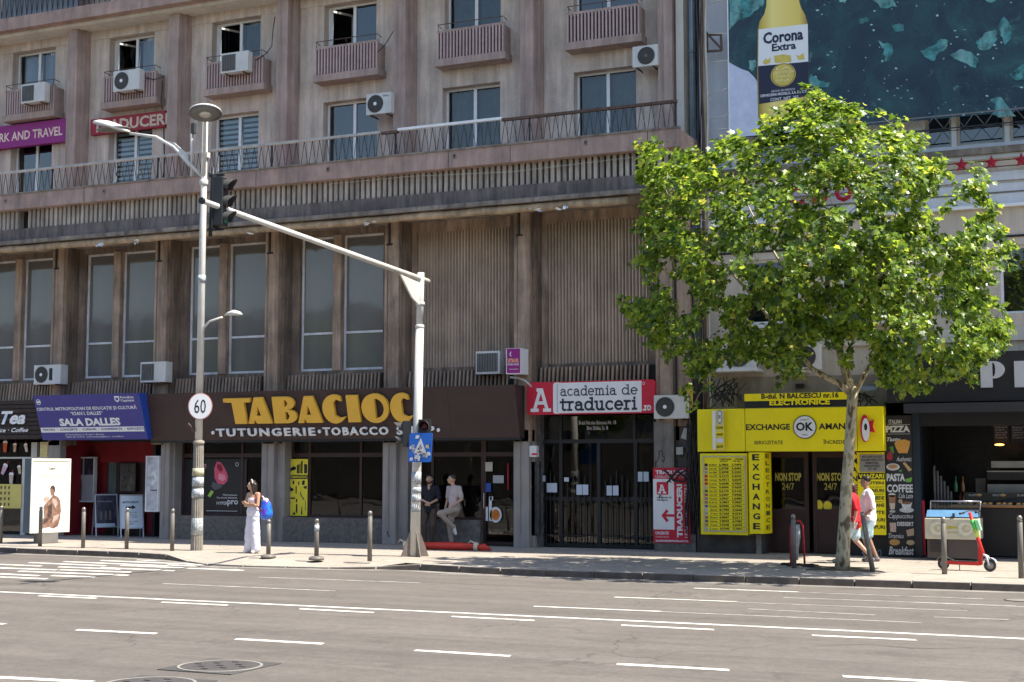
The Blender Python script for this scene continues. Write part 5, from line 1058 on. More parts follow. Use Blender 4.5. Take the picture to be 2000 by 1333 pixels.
# stars
starm = mat('red_star_paint', (.36, .008, .03), .45, var=.12)
zst = Z(1936, 318, YV - .22)
for px, l in ((1878, 'left red star of the three on the white wall below the banner'), (1936.5, 'middle red star of the three on the white wall below the banner'), (1995, 'right red star of the three, cut by the right edge of the view')):
    c = Vector((X(px, 318, YV - .22), YV - .22, zst)); f_ = Fr(c); P = [(r_ * math.sin(math.pi * k / 5), r_ * math.cos(math.pi * k / 5)) for k in range(10) for r_ in [(.18 if k % 2 == 0 else .075)]]
    m_ = MB(); V = [f_(a, b, 0) for a, b in P] + [f_(0, 0, .07), f_(0, 0, -.03)]; m_.add(V, [(k, 10, (k + 1) % 10) for k in range(10)] + [(k, (k + 1) % 10, 11) for k in range(10)], starm); tag(m_.build('red_star'), l, 'star', 'red stars on a wire')
o = MB(); 
for dz in (.04, -.10): o.box(X(1790, 318, YV - .2), XE - .5, YV - .215, YV - .2, zst + dz - .01, zst + dz + .01, black)
tag(o.build('star_rail'), 'pair of dark horizontal rails carrying the red stars', 'rail')
# red letters mostly hidden by the crown
zq = Z(1650, 395, YV - .2)
for px, ch in ((1552, 'C'), (1600, 'D'), (1645, 'O')):
    fr = Fr((X(px - 14, 380, YV - .2), YV - .22, zq)); tag(txt(ch, fr, 0, 0, .42, .46, starm, None, bold=.04, ext=.05, name='red_letter'), 'big red letter %s on the white wall half hidden by the tree' % ch, 'letter', 'red letters behind the tree')

# ------------------------------------------------------------- exchange booth front
yel = mat('bright_yellow_panel', (.90, .74, .004), .4, var=.03, scale=3, dirt=.15, dirtc=(.5, .43, .03))
YB2 = -.35
t = thing('exchange_fascia', 'bright yellow sign reading EXCHANGE OK AMANET over the dark door', 'sign', (X(1362, 840, YB2), YB2, Z(1540, 882, YB2)))
xa, xm, xn, xb = [X(p, 840, YB2) for p in (1362, 1455, 1674, 1726)]; z0, z1 = Z(1540, 882, YB2), Z(1540, 797, YB2); b_ = .5
for a, b in ((xa, xm - .006), (xm + .006, xn - .006), (xn + .006, xb)): MB().box(a, b, YB2, b_, z0, z1, yel).build('panel', t, .012)
fr = Fr((xa, YB2, z0)); W_, H_ = xb - xa, z1 - z0; q = uvp(W_, H_, 1362, 797, 1726, 882)
def TM(s, a, b, yt, yb, mm, **k): xx = X(a, (yt + yb) / 2, YB2) - xa; w_ = X(b, (yt + yb) / 2, YB2) - xa - xx; u0 = q(0, yb)[1]; u1 = q(0, yt)[1]; txt(s, fr, xx, u0, w_, u1 - u0, mm, t, d=k.pop('d', .004), **k)
TM('EXCHANGE', 1457, 1543, 828, 840, blk, bold=.03); TM('AMANET', 1599, 1672, 828, 840, blk, bold=.03); TM('SERIOZITATE', 1473, 1529, 861, 868, blk, bold=.01); TM('ÎNCREDERE', 1608, 1662, 859, 868, blk, bold=.01)
c = (X(1572, 834, YB2) - xa, q(0, 835)[1]); rr = .27; MB().prism(ell(*c, rr, rr, 32), fr, 0, .02, blk).build('logo_rim', t); MB().prism(ell(*c, rr - .02, rr - .02, 32), fr, .02, .026, whi).build('logo_disc', t)
txt('OK', fr, c[0] - .20, c[1] - .09, .40, .20, blk, t, d=.030, bold=.035); txt('1994', fr, c[0] - .06, c[1] - .20, .12, .04, blk, t, d=.030); txt('CORRECT', fr, c[0] - .1, c[1] + .15, .2, .035, blk, t, d=.030)
# small projecting sign and oval sign
xx = X(1396, 840, YB2); MB().box(xx, xx + .05, YB2 - .20, YB2 - .001, z0 + .05, z1 - .05, whi).build('projecting_blade', t)
f2 = Fr((xx + .052, YB2 - .10, z0 + .03)); w_ = .20
MB().prism(rect(0, 0, w_, H_ - .06), f2, 0, .006, mat('cream_panel', (.6, .57, .30), .6)).build('narrow_panel', t)
for u0, u1, mm in ((.02, .16, yel), (.18, .28, wsign), (.31, .45, yel), (.48, .58, yel)): MB().prism(rect(.01, u0, w_ - .01, u1), f2, .006, .010, mm).build('small_panel', t)
for s, u0, u1 in (('NON STOP', .05, .12), ('AMANET', .34, .40), ('EXCHANGE', .50, .56)): txt(s, f2, .02, u0, w_ - .04, u1 - u0, blk, t, d=.012, bold=.03)
MB().prism(ell(w_ / 2, .78, .06, .16, 20), f2, .006, .010, blk).build('oval', t); MB().prism(ell(w_ / 2, .78, .05, .14, 20), f2, .010, .014, whi).build('oval_disc', t); txt('OK', f2, w_ / 2 - .035, .74, .07, .09, blk, t, d=.016, bold=.032)
cx = X(1692, 840, YB2) - xa; cz = q(0, 839)[1]; o_ = thing('oval_sign', 'red and white oval projecting sign on the yellow panel right of the tree trunk', 'sign', tuple(fr(cx, cz)))
MB().prism(ell(cx - .02, cz, .10, .31, 24), fr, .02, .09, red).build('rim', o_); MB().prism(ell(cx + .005, cz - .03, .085, .26, 24), fr, .09, .095, whi).build('disc', o_); MB().prism(ell(cx + .005, cz + .03, .035, .08, 16), fr, .096, .099, blk).build('emblem', o_)
MB().prism([(cx + .06, cz + .15), (cx + .18, cz + .19), (cx + .15, cz + .05), (cx + .20, cz - .09), (cx + .08, cz - .07)], fr, .0, .06, red).build('red_wing', o_)
# address board above
YA = -.36; xa, xb = X(1454, 780, YA), X(1654, 777, YA); z1, zm_, z0 = Z(1550, 768, YA), Z(1550, 782.5, YA), Z(1550, 795.5, YA); t = thing('address_board', 'yellow and black board reading B-dul. N BALCESCU nr.16 ELECTRONICE', 'sign', (xa, YA, z0)); fr = Fr((xa, YA, z0))
MB().box(xa, xb, YA, YA + .15, zm_ + .001, z1, yel).build('yellow_panel', t); MB().box(xa, xb, YA, YA + .15, z0 + .006, zm_ - .001, blk).build('black_panel', t)
a, b = X(1487, 776, YA) - xa, X(1638, 774, YA) - xa; txt('B-dul. N BALCESCU nr.16', fr, a, zm_ - z0 + .045, b - a, .125, blk, t, bold=.035); a, b = X(1503, 790, YA) - xa, X(1621, 788, YA) - xa; txt('ELECTRONICE', fr, a, .045, b - a, .125, yel, t, bold=.04)
# rates cabinet and the vertical yellow fin
YR = -.42; xa, xb = X(1368, 965, YR), X(1460, 965, YR); z0, z1 = Z(1415, 1045, YR), Z(1415, 886, YR); t = thing('rates_board', 'yellow currency rates cabinet with rows of flags and figures', 'notice board', (xa, YR, z0)); fr = Fr((xa, YR, z0)); W_, H_ = xb - xa, z1 - z0; q = uvp(W_, H_, 1368, 886, 1460, 1045)
MB().box(xa, xb, YR, .1, z0, z1, yel).build('cabinet', t, .01); f = MB(); a0, a1, b0_, b1_ = q(1374, 0)[0], q(1457, 0)[0], q(0, 1039)[1], q(0, 891)[1]
for r_ in (rect(a0, b0_, a1, b0_ + .025), rect(a0, b1_ - .025, a1, b1_), rect(a0, b0_ + .025, a0 + .025, b1_ - .025), rect(a1 - .025, b0_ + .025, a1, b1_ - .025)): f.prism(r_, fr, 0, .025, mat('aluminium', (.5, .5, .45), .4, metal=.5))
f.build('aluminium_frame', t)
T('CUMPARAM      VINDEM\n WE BUY        WE SELL', (1406, 896, 1452, 903), q, fr, blk, t, bold=.02)
flags = [((.02, .02, .05), 0), ((.3, .2, .25), 1), ((.3, .3, .3), 0), ((.5, .03, .03), 1), ((.45, .06, .03), 0), ((.5, .02, .02), 0), ((.45, .35, .3), 1), ((.04, .12, .05), 0), ((.3, .1, .1), 1), ((.25, .2, .3), 0), ((.35, .15, .12), 0), ((.08, .1, .25), 1), ((.5, .5, .5), 0), ((.35, .35, .33), 1), ((.3, .12, .1), 0), ((.12, .1, .1), 0), ((.35, .2, .06), 0), ((.4, .4, .38), 1)]
n_r = 18; yr0, yr1 = 905, 1037
nums = ['4,9%d%d0  4,9%d%d0' % (rnd.randint(0, 9), rnd.randint(0, 9), rnd.randint(0, 9), rnd.randint(0, 9)) for _ in range(n_r)]
for k in range(n_r):
    ya = yr0 + (yr1 - yr0) * k / n_r; yc = ya + (yr1 - yr0) / n_r
    x0, v1 = q(1377, ya + 1); x1, v0 = q(1383, yc - 1); flat('flag', rect(x0, v0, x1, v1), fr, .006, mat('flag_%d' % k, flags[k][0], .6, var=.4, scale=30), t)
    flat('rule', rect(q(1385, 0)[0], q(0, yc)[1], q(1455, 0)[0], q(0, yc)[1] + .006), fr, .005, blk, t)
    T('%d,%d%d%d%d' % tuple(rnd.randint(0, 9) for _ in range(5)), (1405, ya + 1.2, 1424, yc - 1.2), q, fr, blk, t, bold=.04); T('%d,%d%d%d%d' % tuple(rnd.randint(0, 9) for _ in range(5)), (1430, ya + 1.2, 1449, yc - 1.2), q, fr, blk, t, bold=.04)
    T(['EURO', 'Dolar USD', 'Lira GBP', 'Franc CHF', 'Coroana', 'Leva', 'Dinar', 'Dolar CAD', 'Dolar AUD', 'Forint', 'Lira', 'Rubla', 'Zlot', 'Yen', 'Shekel', 'Coroana', 'Yuan', 'Leu'][k], (1386, ya + 2, 1401, yc - 2), q, fr, blk, t, bold=.02)
Yf = -.47; pa_, pb_ = X(1463, 960, Yf), X(1491, 960, Yf); z0f, z1f = Z(1478, 1043, Yf), Z(1478, 884, Yf); t = thing('exchange_fin', 'vertical yellow pillar sign with black letters EXCHANGE down it', 'sign', (pa_, Yf, z0f)); fr = Fr((pa_, Yf, z0f)); W_ = pb_ - pa_; H_ = z1f - z0f
cx = X(1503, 960, -.1); MB().hexa([(pa_, Yf, z0f), (pb_, Yf, z0f), (cx, .1, z0f), (pa_, .1, z0f)], [(pa_, Yf, z1f), (pb_, Yf, z1f), (cx, .1, z1f), (pa_, .1, z1f)], yel).build('pillar', t)
for k, ch in enumerate('EXCHANGE'): a = H_ - (k + 1) * (H_ - .06) / 8; txt(ch, fr, W_ * .25, a + .04, W_ * .5, .145, blk, t, bold=.035, name='black_letter')
sf = Fr((pb_, Yf, z0f), (cx - pb_, .1 - Yf, 0)); 
for k, ch in enumerate('ELECTRONICE'): a = H_ - (k + 1) * (H_ - .06) / 11; txt(ch, sf, .16, a + .03, .26, .10, mat('olive_letter', (.10, .10, .03), .6), t, bold=.03, name='side_letter')
# dark marble base, double door
m_ = MB(); marb = mat('dark_marble', (.045, .040, .038), .35, var=.5, scale=3, dirt=.5, dirtc=(.12, .10, .09)); m_.box(X(1362, 1060, 0), X(1494, 1060, 0), -.02, .6, 0, Z(1420, 1030, 0), marb); m_.build('marble_base', B2)
MB().box(X(1478, 1060, 0), X(1488, 1060, 0), -.05, -.021, 0, Z(1480, 1045, 0), mat('pale_marble', (.25, .23, .2), .5, var=.3)).build('marble_edge', B2)
Yd = .55; xa, xb = X(1500, 1000, Yd), X(1662, 1000, Yd); zdt = Z(1580, 884, Yd); t_ = .10; midx = X(1584, 1000, Yd)
fr_ = MB(); 
for u, v in ((xa, midx - .05), (midx + .05, xb)):
    zk_ = Z(1580, 1003, Yd)
    fr_.box(u, u + t_, Yd, Yd + .08, .02, zdt, frbrown); fr_.box(v - t_, v, Yd, Yd + .08, .02, zdt, frbrown); fr_.box(u + t_, v - t_, Yd, Yd + .08, zdt - .12, zdt, frbrown); fr_.box(u + t_, v - t_, Yd, Yd + .08, zk_, zk_ + .10, frbrown); fr_.box(u + t_, v - t_, Yd + .02, Yd + .07, .02, zk_, frbrown); fr_.box(u + t_ + .06, v - t_ - .06, Yd + .008, Yd + .02, .12, zk_ - .08, frbrown)
do = fr_.build('double_door', B2)
for u, v in ((xa, midx - .05), (midx + .05, xb)): MB().quad((u + t_, Yd + .04, zk_ + .1), (v - t_, Yd + .04, zk_ + .1), (v - t_, Yd + .04, zdt - .12), (u + t_, Yd + .04, zdt - .12), gl_shop).build('pane', do)
MB().box(X2 + .1, X(1735, 950, Yd), 3.2, 3.3, 0, 5, tiltin).box(X2 + .1, X(1735, 950, .5), .64, 3.2, -.05, .02, tiltin).box(X(1360, 950, .5), xa, Yd, Yd + .1, 0, z1 + .6, darkgap).box(xb, X(1735, 950, .5), Yd, Yd + .1, 0, z1 + .6, darkgap).box(xa, xb, .5, .7, zdt, z1 + .4, darkgap).build('exchange_interior', B2)
Yg = Yd + .03
for a, b, l in ((1514, 1565, 'left'), (1595, 1650, 'right')):
    f3, w3_, h3_ = screen_frame(a, 923, b, 957, Yg); t = thing('door_lettering', 'yellow letters NON STOP 24/7 on the %s pane of the exchange door' % l, 'lettering', tuple(f3.o)); txt('NON STOP', f3, 0, h3_ * .5, w3_, h3_ * .48, mat('dull_yellow_letter', (.55, .48, .10), .6), t, d=0, bold=.04); txt('24/7', f3, w3_ * .27, 0, w3_ * .45, h3_ * .38, MATS['dull_yellow_letter'], t, d=0, bold=.0)
for a, b, c, d, l, mm, rd in ((1592, 977, 1607, 998, 'yellow round sticker, left of two on the exchange door', yprint, 1), (1608, 979, 1625, 998, 'yellow round sticker, right of two on the exchange door', yprint, 1), (1615, 1006, 1634, 1032, 'square yellow and black leaflet low on the exchange door', mat('leaflet', (.42, .36, .12), .7, var=.6, scale=18), 0)):
    f3, w3_, h3_ = screen_frame(a, b, c, d, Yg); tag(MB().prism(ell(w3_ / 2, h3_ / 2, w3_ / 2, h3_ / 2, 20) if rd else rect(0, 0, w3_, h3_), f3, 0, .004, mm).build('sticker'), l, 'sticker')
# right-hand yellow jamb and list sign
Yj = -.05; xa = X(1660, 930, Yj); xb = X(1678, 930, Yj); MB().box(xa, xb, Yj, .5, Z(1670, 990, Yj), Z(1670, 884, Yj), yel).build('yellow_jamb', B2)
f3 = Fr((xa, Yj, Z(1670, 990, Yj))); 
for k, ch in enumerate('AMANET'): txt(ch, f3, .05, 1.17 - k * .2, .12, .13, blk, B2, bold=.032, name='jamb_letter')
Yq = -.10; xa, xb = X(1676, 960, Yq), X(1729, 960, Yq); z0, z1 = Z(1700, 1045, Yq), Z(1700, 884, Yq); t = thing('sales_list_sign', 'yellow list sign headed VANZARI behind the two walkers', 'sign', (xa, Yq, z0)); fr = Fr((xa, Yq, z0)); W_, H_ = xb - xa, z1 - z0; q = uvp(W_, H_, 1676, 884, 1729, 1045)
MB().box(xa, xb, Yq, .3, z0, z1, yel).build('panel', t)
flat('black_header', rect(0, q(0, 937)[1], W_, q(0, 924)[1]), fr, .004, blk, t); T('VANZARI', (1678, 926, 1727, 935), q, fr, yel, t, d=.008, bold=.032)
for k, (s, a) in enumerate([('BIJUTERII', 1686), ('CEASURI', 1690), ('MONEDE', 1690), ('TELEFOANE', 1682), ('LAPTE', 1695), ('TABLOURI', 1688), ('TIMPURI', 1690)]): yk = 941 + k * 14.2; T(s, (a, yk, 1727, yk + 7), q, fr, blk, t, bold=.032); 
for k, s in enumerate(['AUR ARGINT', 'DE ARGINT', 'DE ARGINT']): yk = 950.5 + k * 14.2; T(s, (1700, yk, 1726, yk + 2.6), q, fr, blk, t)
xa2, xb2 = X(1679, 905, Yq - .03), X(1728, 905, Yq - .03); z0, z1 = Z(1703, 922, Yq - .03), Z(1703, 888, Yq - .03); t = thing('memorial_plaque', 'grey stone memorial plaque above the yellow sales list', 'plaque', (xa2, Yq - .03, z0)); fr = Fr((xa2, Yq - .03, z0)); MB().prism(rect(0, 0, xb2 - xa2, z1 - z0), fr, -.03, 0, mat('plaque_stone', (.26, .245, .22), .7, var=.12, scale=20)).build('slab', t, .004)
txt('AICI A TRAIT SI A CREAT\nIN ULTIMA PARTE A VIETII\nDRAMATURGUL\nHORIA LOVINESCU\n1917 - 1983', fr, .04, .04, xb2 - xa2 - .08, z1 - z0 - .07, blk, t, align='CENTER', bold=.02)
MB().box(X(1663, 1060, .1), X(1735, 1060, .1), .12, .5, 0, Z(1700, 1045, -.1), blk).build('black_panel', B2)
scribble(1683, 1075, .115, .09, 31, 'white chalk-like lettering low behind the walkers', wtag, 18, .03); scribble(1716, 1078, .115, .10, 33, 'grey scribbled tag low between walkers and menu board', mat('grey_spray', (.16, .18, .22), .8), 16, .03)
# bits above the booth
m_ = MB(); m_.box(X(1440, 760, YV), X(1735, 760, YV), YV - .06, YV - .002, Z(1560, 800, YV) - .3, Z(1600, 735, YV), mat('grey_render', (.30, .26, .22), .9, var=.15, scale=2, streak=.15, dirt=.4)); m_.build('rendered_strip', B2)
tag(MB().box(X(1554, 755, .3), X(1569, 755, .3), .28, .38, Z(1561, 759, .3), Z(1561, 750, .3), darkgap).build('vent'), 'small dark rectangular vent in the wall above the address board', 'vent')
cables(8, (1385, 735, 1450, 798, .05), 24, .012, 'tangle of black cables above the left end of the yellow booth')
cables(9, (1662, 762, 1724, 795, .05), 10, .012, 'loop of black cables above the right end of the yellow booth')
tag(MB().tube([(X(1638, 762, -.1), -.1, Z(1638, 763, -.1)), (X(1715, 760, -.1), -.1, Z(1715, 759, -.1))], .075, zinc, 10).build('grey_roller'), 'grey horizontal pipe above the booth behind the tree trunk', 'pipe')

# ------------------------------------------------------------- pizza and coffee shop
YZ = -.30; bw = mat('black_sign_sheet', (.016, .015, .017), .5, var=.1, scale=2)
t = thing('pizza_fascia', 'black fascia with big white deco letters at the far right', 'sign', (X(1731, 785, YZ), YZ, Z(1850, 785, YZ))); xa = X(1731, 735, YZ); z0, z1 = Z(1900, 784, YZ), Z(1900, 688, YZ)
MB().box(xa, XE, YZ, .8, z0, z1, bw).build('panel', t); fr = Fr((xa, YZ, z0)); 
sil = mat('silver_letter', (.50, .50, .52), .45, var=.05)
def deco_P(px0, px1, py0, py1, Y, d, ext, frm, x_, zz):
    a, b = X(px0, (py0 + py1) / 2, Y) - x_, X(px1, (py0 + py1) / 2, Y) - x_; pm = (px0 + px1) / 2; v0, v1 = Z(pm, py1, Y) - zz, Z(pm, py0, Y) - zz
    L_ = lambda P: [(a + u * (b - a), v0 + v * (v1 - v0)) for u, v in P]
    shape([L_([(0, 0), (.5, 0), (.5, .34), (.56, .34)] + arc(.58, .67, .42, .33, -90, 90, 12) + [(0, 1)]), L_([(.50, .42), (.54, .42)] + arc(.54, .68, .08, .26, -90, 90, 6) + [(.50, .94)])], frm, sil, t, 'white_letter', d, ext)
deco_P(1915, 1962, 706, 757, YZ - .05, .01, .05, fr, xa, z0)
a = X(1981, 730, YZ - .05) - xa; v0, v1 = Z(1985, 757, YZ) - z0, Z(1985, 706, YZ) - z0; shape([[(a, v0), (a + .27, v0), (a + .27, v1), (a, v1)]], fr, sil, t, 'white_letter', .01, .05)
zz_ = Z(1850, 800, -.2)
# awning roller, side pier, opening
MB().box(X(1765, 800, -.6), XE, -.62, -.1, Z(1850, 806, -.5), Z(1850, 788, -.5), mat('awning_case', (.03, .032, .038), .4)).build('awning_case', B2)
MB().box(X(1731, 800, -.02), XE, -.02, .4, Z(1850, 832, -.1), z0 - .002, blk).build('soffit_panel', B2)
YM = -.08; xa, xb = X(1732, 950, YM), X(1783, 950, YM); z0, z1 = Z(1758, 1087, YM), Z(1758, 812, YM)
t = thing('menu_board', 'tall black chalk menu board reading PIZZA PASTA COFFEE with food pictures', 'menu board', (xa, YM, z0)); fr = Fr((xa, YM, z0)); W_, H_ = xb - xa, z1 - z0; q = uvp(W_, H_, 1732, 812, 1783, 1087)
MB().prism(rect(0, 0, W_, H_), fr, -.06, 0, mat('chalkboard', (.022, .021, .024), .7, var=.15, scale=6)).build('board', t)
chalk = mat('chalk_print', (.62, .61, .60), .8, var=.12, scale=30)
for s, a, b, yt, yb, bo, sh in [('ITALIAN', 1739, 1764, 820, 828, .02, 0), ('PIZZA', 1733, 1780, 832, 845, .05, 0), ('Tasty', 1734, 1761, 855, 865, .03, .3), ('Authentic', 1752, 1782, 893, 902, .0, .35), ('PASTA', 1732, 1768, 926, 941, .05, 0), ('COFFEE', 1732, 1783, 947, 963, .03, 0), ('Cafe Latte', 1755, 1783, 965, 974, .0, .35), ('Cappuccino', 1734, 1782, 1004, 1016, .0, .35), ('DESSERT', 1751, 1783, 1020, 1028, .04, 0), ('Tiramisu', 1733, 1763, 1043, 1052, -.0, .35), ('Breakfast', 1733, 1782, 1068, 1084, .02, .3)]:
    T(s, (a, yt, b, yb), q, fr, chalk, t, d=.002, bold=bo, shear=sh)
for y_ in (848, 829.5): flat('rule', rect(q(1736, 0)[0], q(0, y_ + .6)[1], q(1780, 0)[0], q(0, y_)[1]), fr, .004, chalk, t)
def fd(nm, P, c_, d=.004, **k): flat(nm, poly_px(P, q) if not callable(P) else P(), fr, d, mat(nm + '_print', c_, .7, var=.35, scale=35), t)
def el_px(cx, cy, rx, ry, n_=18): c = q(cx, cy); return lambda: ell(c[0], c[1], rx * .0115, ry * .0115, n_)
fd('pizza_slices', [(1749, 866), (1757, 860), (1770, 859), (1780, 863), (1778, 874), (1774, 886), (1757, 886), (1752, 876)], (.62, .30, .06)); fd('basil', [(1739, 874), (1746, 872), (1748, 885), (1744, 888)], (.08, .25, .04)); fd('tomatoes', el_px(1739, 893, 6, 7), (.35, .03, .03)); fd('tomato', el_px(1741, 886, 4, 4), (.25, .04, .05), .007)
fd('plate', el_px(1745, 913, 13, 7), (.55, .53, .5)); fd('pasta_heap', el_px(1745, 912, 9, 4), (.40, .22, .10), .008); fd('bread', [(1764, 905), (1769, 904), (1782, 918), (1776, 922)], (.5, .32, .14)); fd('herb', [(1768, 937), (1782, 933), (1780, 942), (1770, 943)], (.15, .38, .05)); fd('small_leaf', [(1756, 920), (1763, 918), (1760, 924)], (.1, .3, .08))
fd('latte_foam', el_px(1742, 968, 7, 4), (.6, .52, .42)); fd('latte_glass', [(1735, 968), (1749, 968), (1747, 995), (1737, 995)], (.30, .15, .08)); fd('latte_layer', [(1736.5, 984), (1747.5, 984), (1746, 996), (1738, 996)], (.55, .45, .36), .008); fd('glass_foot', el_px(1742, 1000, 6, 2.5), (.4, .38, .36))
fd('saucer', el_px(1770, 997, 14, 5), (.5, .49, .48)); fd('cup', [(1759, 982), (1781, 982), (1777, 996), (1763, 996)], (.58, .57, .56), .008); fd('coffee_top', el_px(1770, 983, 9, 3), (.2, .1, .05), .012); fd('donut', el_px(1758, 980, 4, 4), (.45, .28, .16)); fd('tiramisu_cup', [(1736, 1022), (1749, 1022), (1748, 1040), (1737, 1040)], (.50, .36, .30)); fd('cake', [(1768, 1036), (1783, 1032), (1783, 1046), (1770, 1048)], (.45, .33, .24)); fd('croissant', el_px(1745, 1060, 10, 6), (.50, .27, .08)); fd('pastry', el_px(1776, 1060, 8, 5), (.5, .38, .22))
# dark jamb, interior
m_ = MB(); jm = mat('navy_jamb', (.012, .022, .035), .4); m_.box(X(1784, 950, -.05), X(1799, 950, -.05), -.05, .3, 0, zz_, jm); m_.box(X(1731, 950, 0), X(1785, 950, 0), -.02, .5, 0, zz_ + .2, blk); m_.build('shop_jamb', B2)
tag(MB().box(X(1798, 1000, .0), X(1806, 1000, .0), .0, .05, Z(1800, 1085, 0), Z(1800, 978, 0), red).build('fire_hose_board'), 'narrow red panel between the dark jamb and the ice cream freezer', 'panel')
xi = X(1800, 950, .4); brk = mat('black_tile', (.02, .02, .022), .3, var=.2)
m_ = MB(); m_.box(xi - .2, XE, 3.8, 3.9, 0, zz_ + .3, brk); m_.box(xi - .25, xi - .15, .35, 3.8, 0, zz_ + .3, brk); m_.box(xi - .2, XE, .35, 3.8, zz_ + .1, zz_ + .3, brk); m_.box(xi - .2, XE, .3, 3.8, -.05, .03, mat('dark_floor', (.05, .05, .05), .5)); m_.build('pizza_interior', B2)
bt = None
for r_ in range(11):
    for c_ in range(7):
        x = xi + .1 + c_ * .32 + (.16 if r_ % 2 else 0); z = 1.35 + r_ * .13
        if bt is None: bt = MB().box(x, x + .30, 3.78, 3.80, z, z + .115, mat('glazed_brick', (.032, .032, .036), .25)).build('brick', B2); bx0, bz0 = x, z
        else: link('brick', bt.data, B2, (x - bx0, 0, z - bz0))
xc0 = X(1858, 985, .55)
m_ = MB(); m_.box(xc0 + .0, XE, .45, 1.2, .05, 1.12, mat('dark_counter', (.018, .014, .013), .5)); m_.build('counter_front', B2); MB().box(xc0, XE, .38, 1.25, 1.12, 1.17, mat('copper_top', (.36, .17, .07), .35, metal=.4, var=.2)).build('counter_top', B2)
o = MB(); x = X(1855, 905, 1.9); steel = mat('steel', (.35, .34, .32), .35, metal=.6, var=.15); xo = X(1928, 900, 1.8)
o.box(xo, XE, 1.7, 2.6, 1.35, 1.62, steel); o.box(xo, XE, 1.7, 2.6, 1.72, 1.90, mat('oven_dark', (.03, .028, .026), .4)); o.box(xo, XE, 1.66, 2.6, 1.90, 1.93, steel); o.box(xo + .1, XE, 1.68, 2.6, 2.0, 2.15, steel); o.box(xo - .02, xo + .08, 1.7, 2.6, .9, 1.35, steel)
tag(o.build('pizza_oven'), 'stacked steel pizza oven glinting inside the dark shop', 'oven')
for px, c_, l in ((1867, (.04, .18, .08), 'green glass bottle on the counter, left of the two'), (1881, (.25, .12, .05), 'amber bottle on the counter, right of the two')):
    x = X(px, 950, 1.0); o = MB(); o.lathe((x, 1.0, 1.17 + .28), [(.035, 0), (.04, .03), (.04, .17), (.014, .24), (.014, .32), (.018, .32), (.018, .35)], mat('bottle_' + l[:5], c_, .15), 12); tag(o.build('bottle'), l, 'bottle')
o = MB(); o.box(xc0 + .25, XE, .85, 1.15, 1.17, 1.44, mat('display_case', (.05, .045, .04), .2)); tag(o.build('food_display'), 'low dark food display case along the counter', 'display case')
for k, (dx, c_, hh) in enumerate(((.12, (.30, .05, .04), .26), (.20, (.45, .35, .12), .22), (1.05, (.5, .48, .42), .30), (1.16, (.35, .10, .05), .24), (1.62, (.42, .28, .10), .26), (1.72, (.1, .22, .3), .30))): tag(MB().lathe((xc0 + dx, 1.28, 1.17), [(.035, 0), (.038, hh * .6), (.014, hh * .8), (.014, hh)], mat('counter_bottle_%d' % k, c_, .25), 10).build('sauce_bottle'), ['red', 'mustard yellow', 'pale', 'dark orange', 'ochre', 'blue'][k] + ' sauce bottle behind the food display in the pizza shop', 'bottle', 'sauce bottles in the pizza shop')
tag(MB().ball((X(1952, 869, 2.0), 2.0, Z(1952, 869, 2.0)), .05, mat('warm_bulb', (.9, .35, .08), .5, emit=3), 10, (2.2, 1, .5)).build('warm_lamp'), 'small glowing orange lamp below the menu panels in the pizza shop', 'lamp')
tag(MB().box(X(1905, 925, 2.4), X(1925, 925, 2.4), 2.4, 2.6, 1.2, 1.75, mat('white_box', (.35, .33, .3), .6)).build('carton'), 'pale carton on the back counter left of the steel oven', 'box')
for k in range(5):
    xx = xc0 + .12 + k * .42; ty = thing('pastry_tray', ['leftmost', 'second', 'third', 'fourth', 'rightmost'][k] + ' tray of golden pastries along the copper counter', 'tray', (xx, .5, 1.17), 'pastry trays on the counter'); MB().box(xx, xx + .36, .42, .66, 1.171, 1.185, steel).build('tray', ty)
    for j in range(6): MB().ball((xx + .06 + (j % 3) * .12, .48 + (j // 3) * .11, 1.205), .042, mat('golden_crust', (.62, .33, .10), .55, var=.35, scale=30), 8, (1.2, .9, .6)).build('pastry', ty)
f3 = Fr((xc0 + .3, .84, 1.36)); t = thing('display_labels', 'row of small white captions along the food display', 'lettering', tuple(f3.o)); 
for k, s in enumerate(('SUPE', 'PASTE', 'SUPE', 'PIZZA', 'DESERT')): txt(s, f3, .05 + k * .52, 0, .18, .045, chalk, t)
for k in range(4): tag(MB().ball((xc0 + .57 + k * .52, .83, 1.385), .05, mat('bread_print', (.45, .28, .12), .7, var=.3, scale=30), 10, (1.3, .2, .7)).build('pastry'), 'round golden pastry on the counter display, number varies by place along the row' if False else ['leftmost golden pastry above the freezer on the counter display', 'second golden pastry on the counter display', 'third golden pastry on the counter display', 'rightmost golden pastry on the counter display'][k], 'pastry', 'pastries on the counter display')
o = MB(); 
for k in range(3): o.tube([(xc0 + .9 + k * .12, .75, 1.21 + .03 * k), (xc0 + 1.6 + k * .1, .78, 1.24 + .03 * k), (xc0 + 2.0, .72, 1.18)], .035, mat('black_sack', (.05, .05, .055), .35), 6)
tag(o.build('umbrella'), 'folded black cloth bundle lying on the counter', 'cloth')
for k in range(6): tag(MB().tube([(xi + .12 + k * .07, 1.6 + .03 * k, .9), (xi + .12 + k * .07, 1.6 + .03 * k, 2.05 - .12 * k)], .028, mat('cup_stack', (.32, .28, .26), .6), 8).build('cup_stack'), ['tallest stack of paper cups, leftmost beside the dark jamb', 'second tallest stack of paper cups inside the shop opening', 'third stack of paper cups from the dark jamb', 'fourth stack of paper cups from the dark jamb', 'fifth stack of paper cups from the dark jamb', 'shortest stack of paper cups inside the shop opening'][k], 'cups', 'stacks of paper cups')
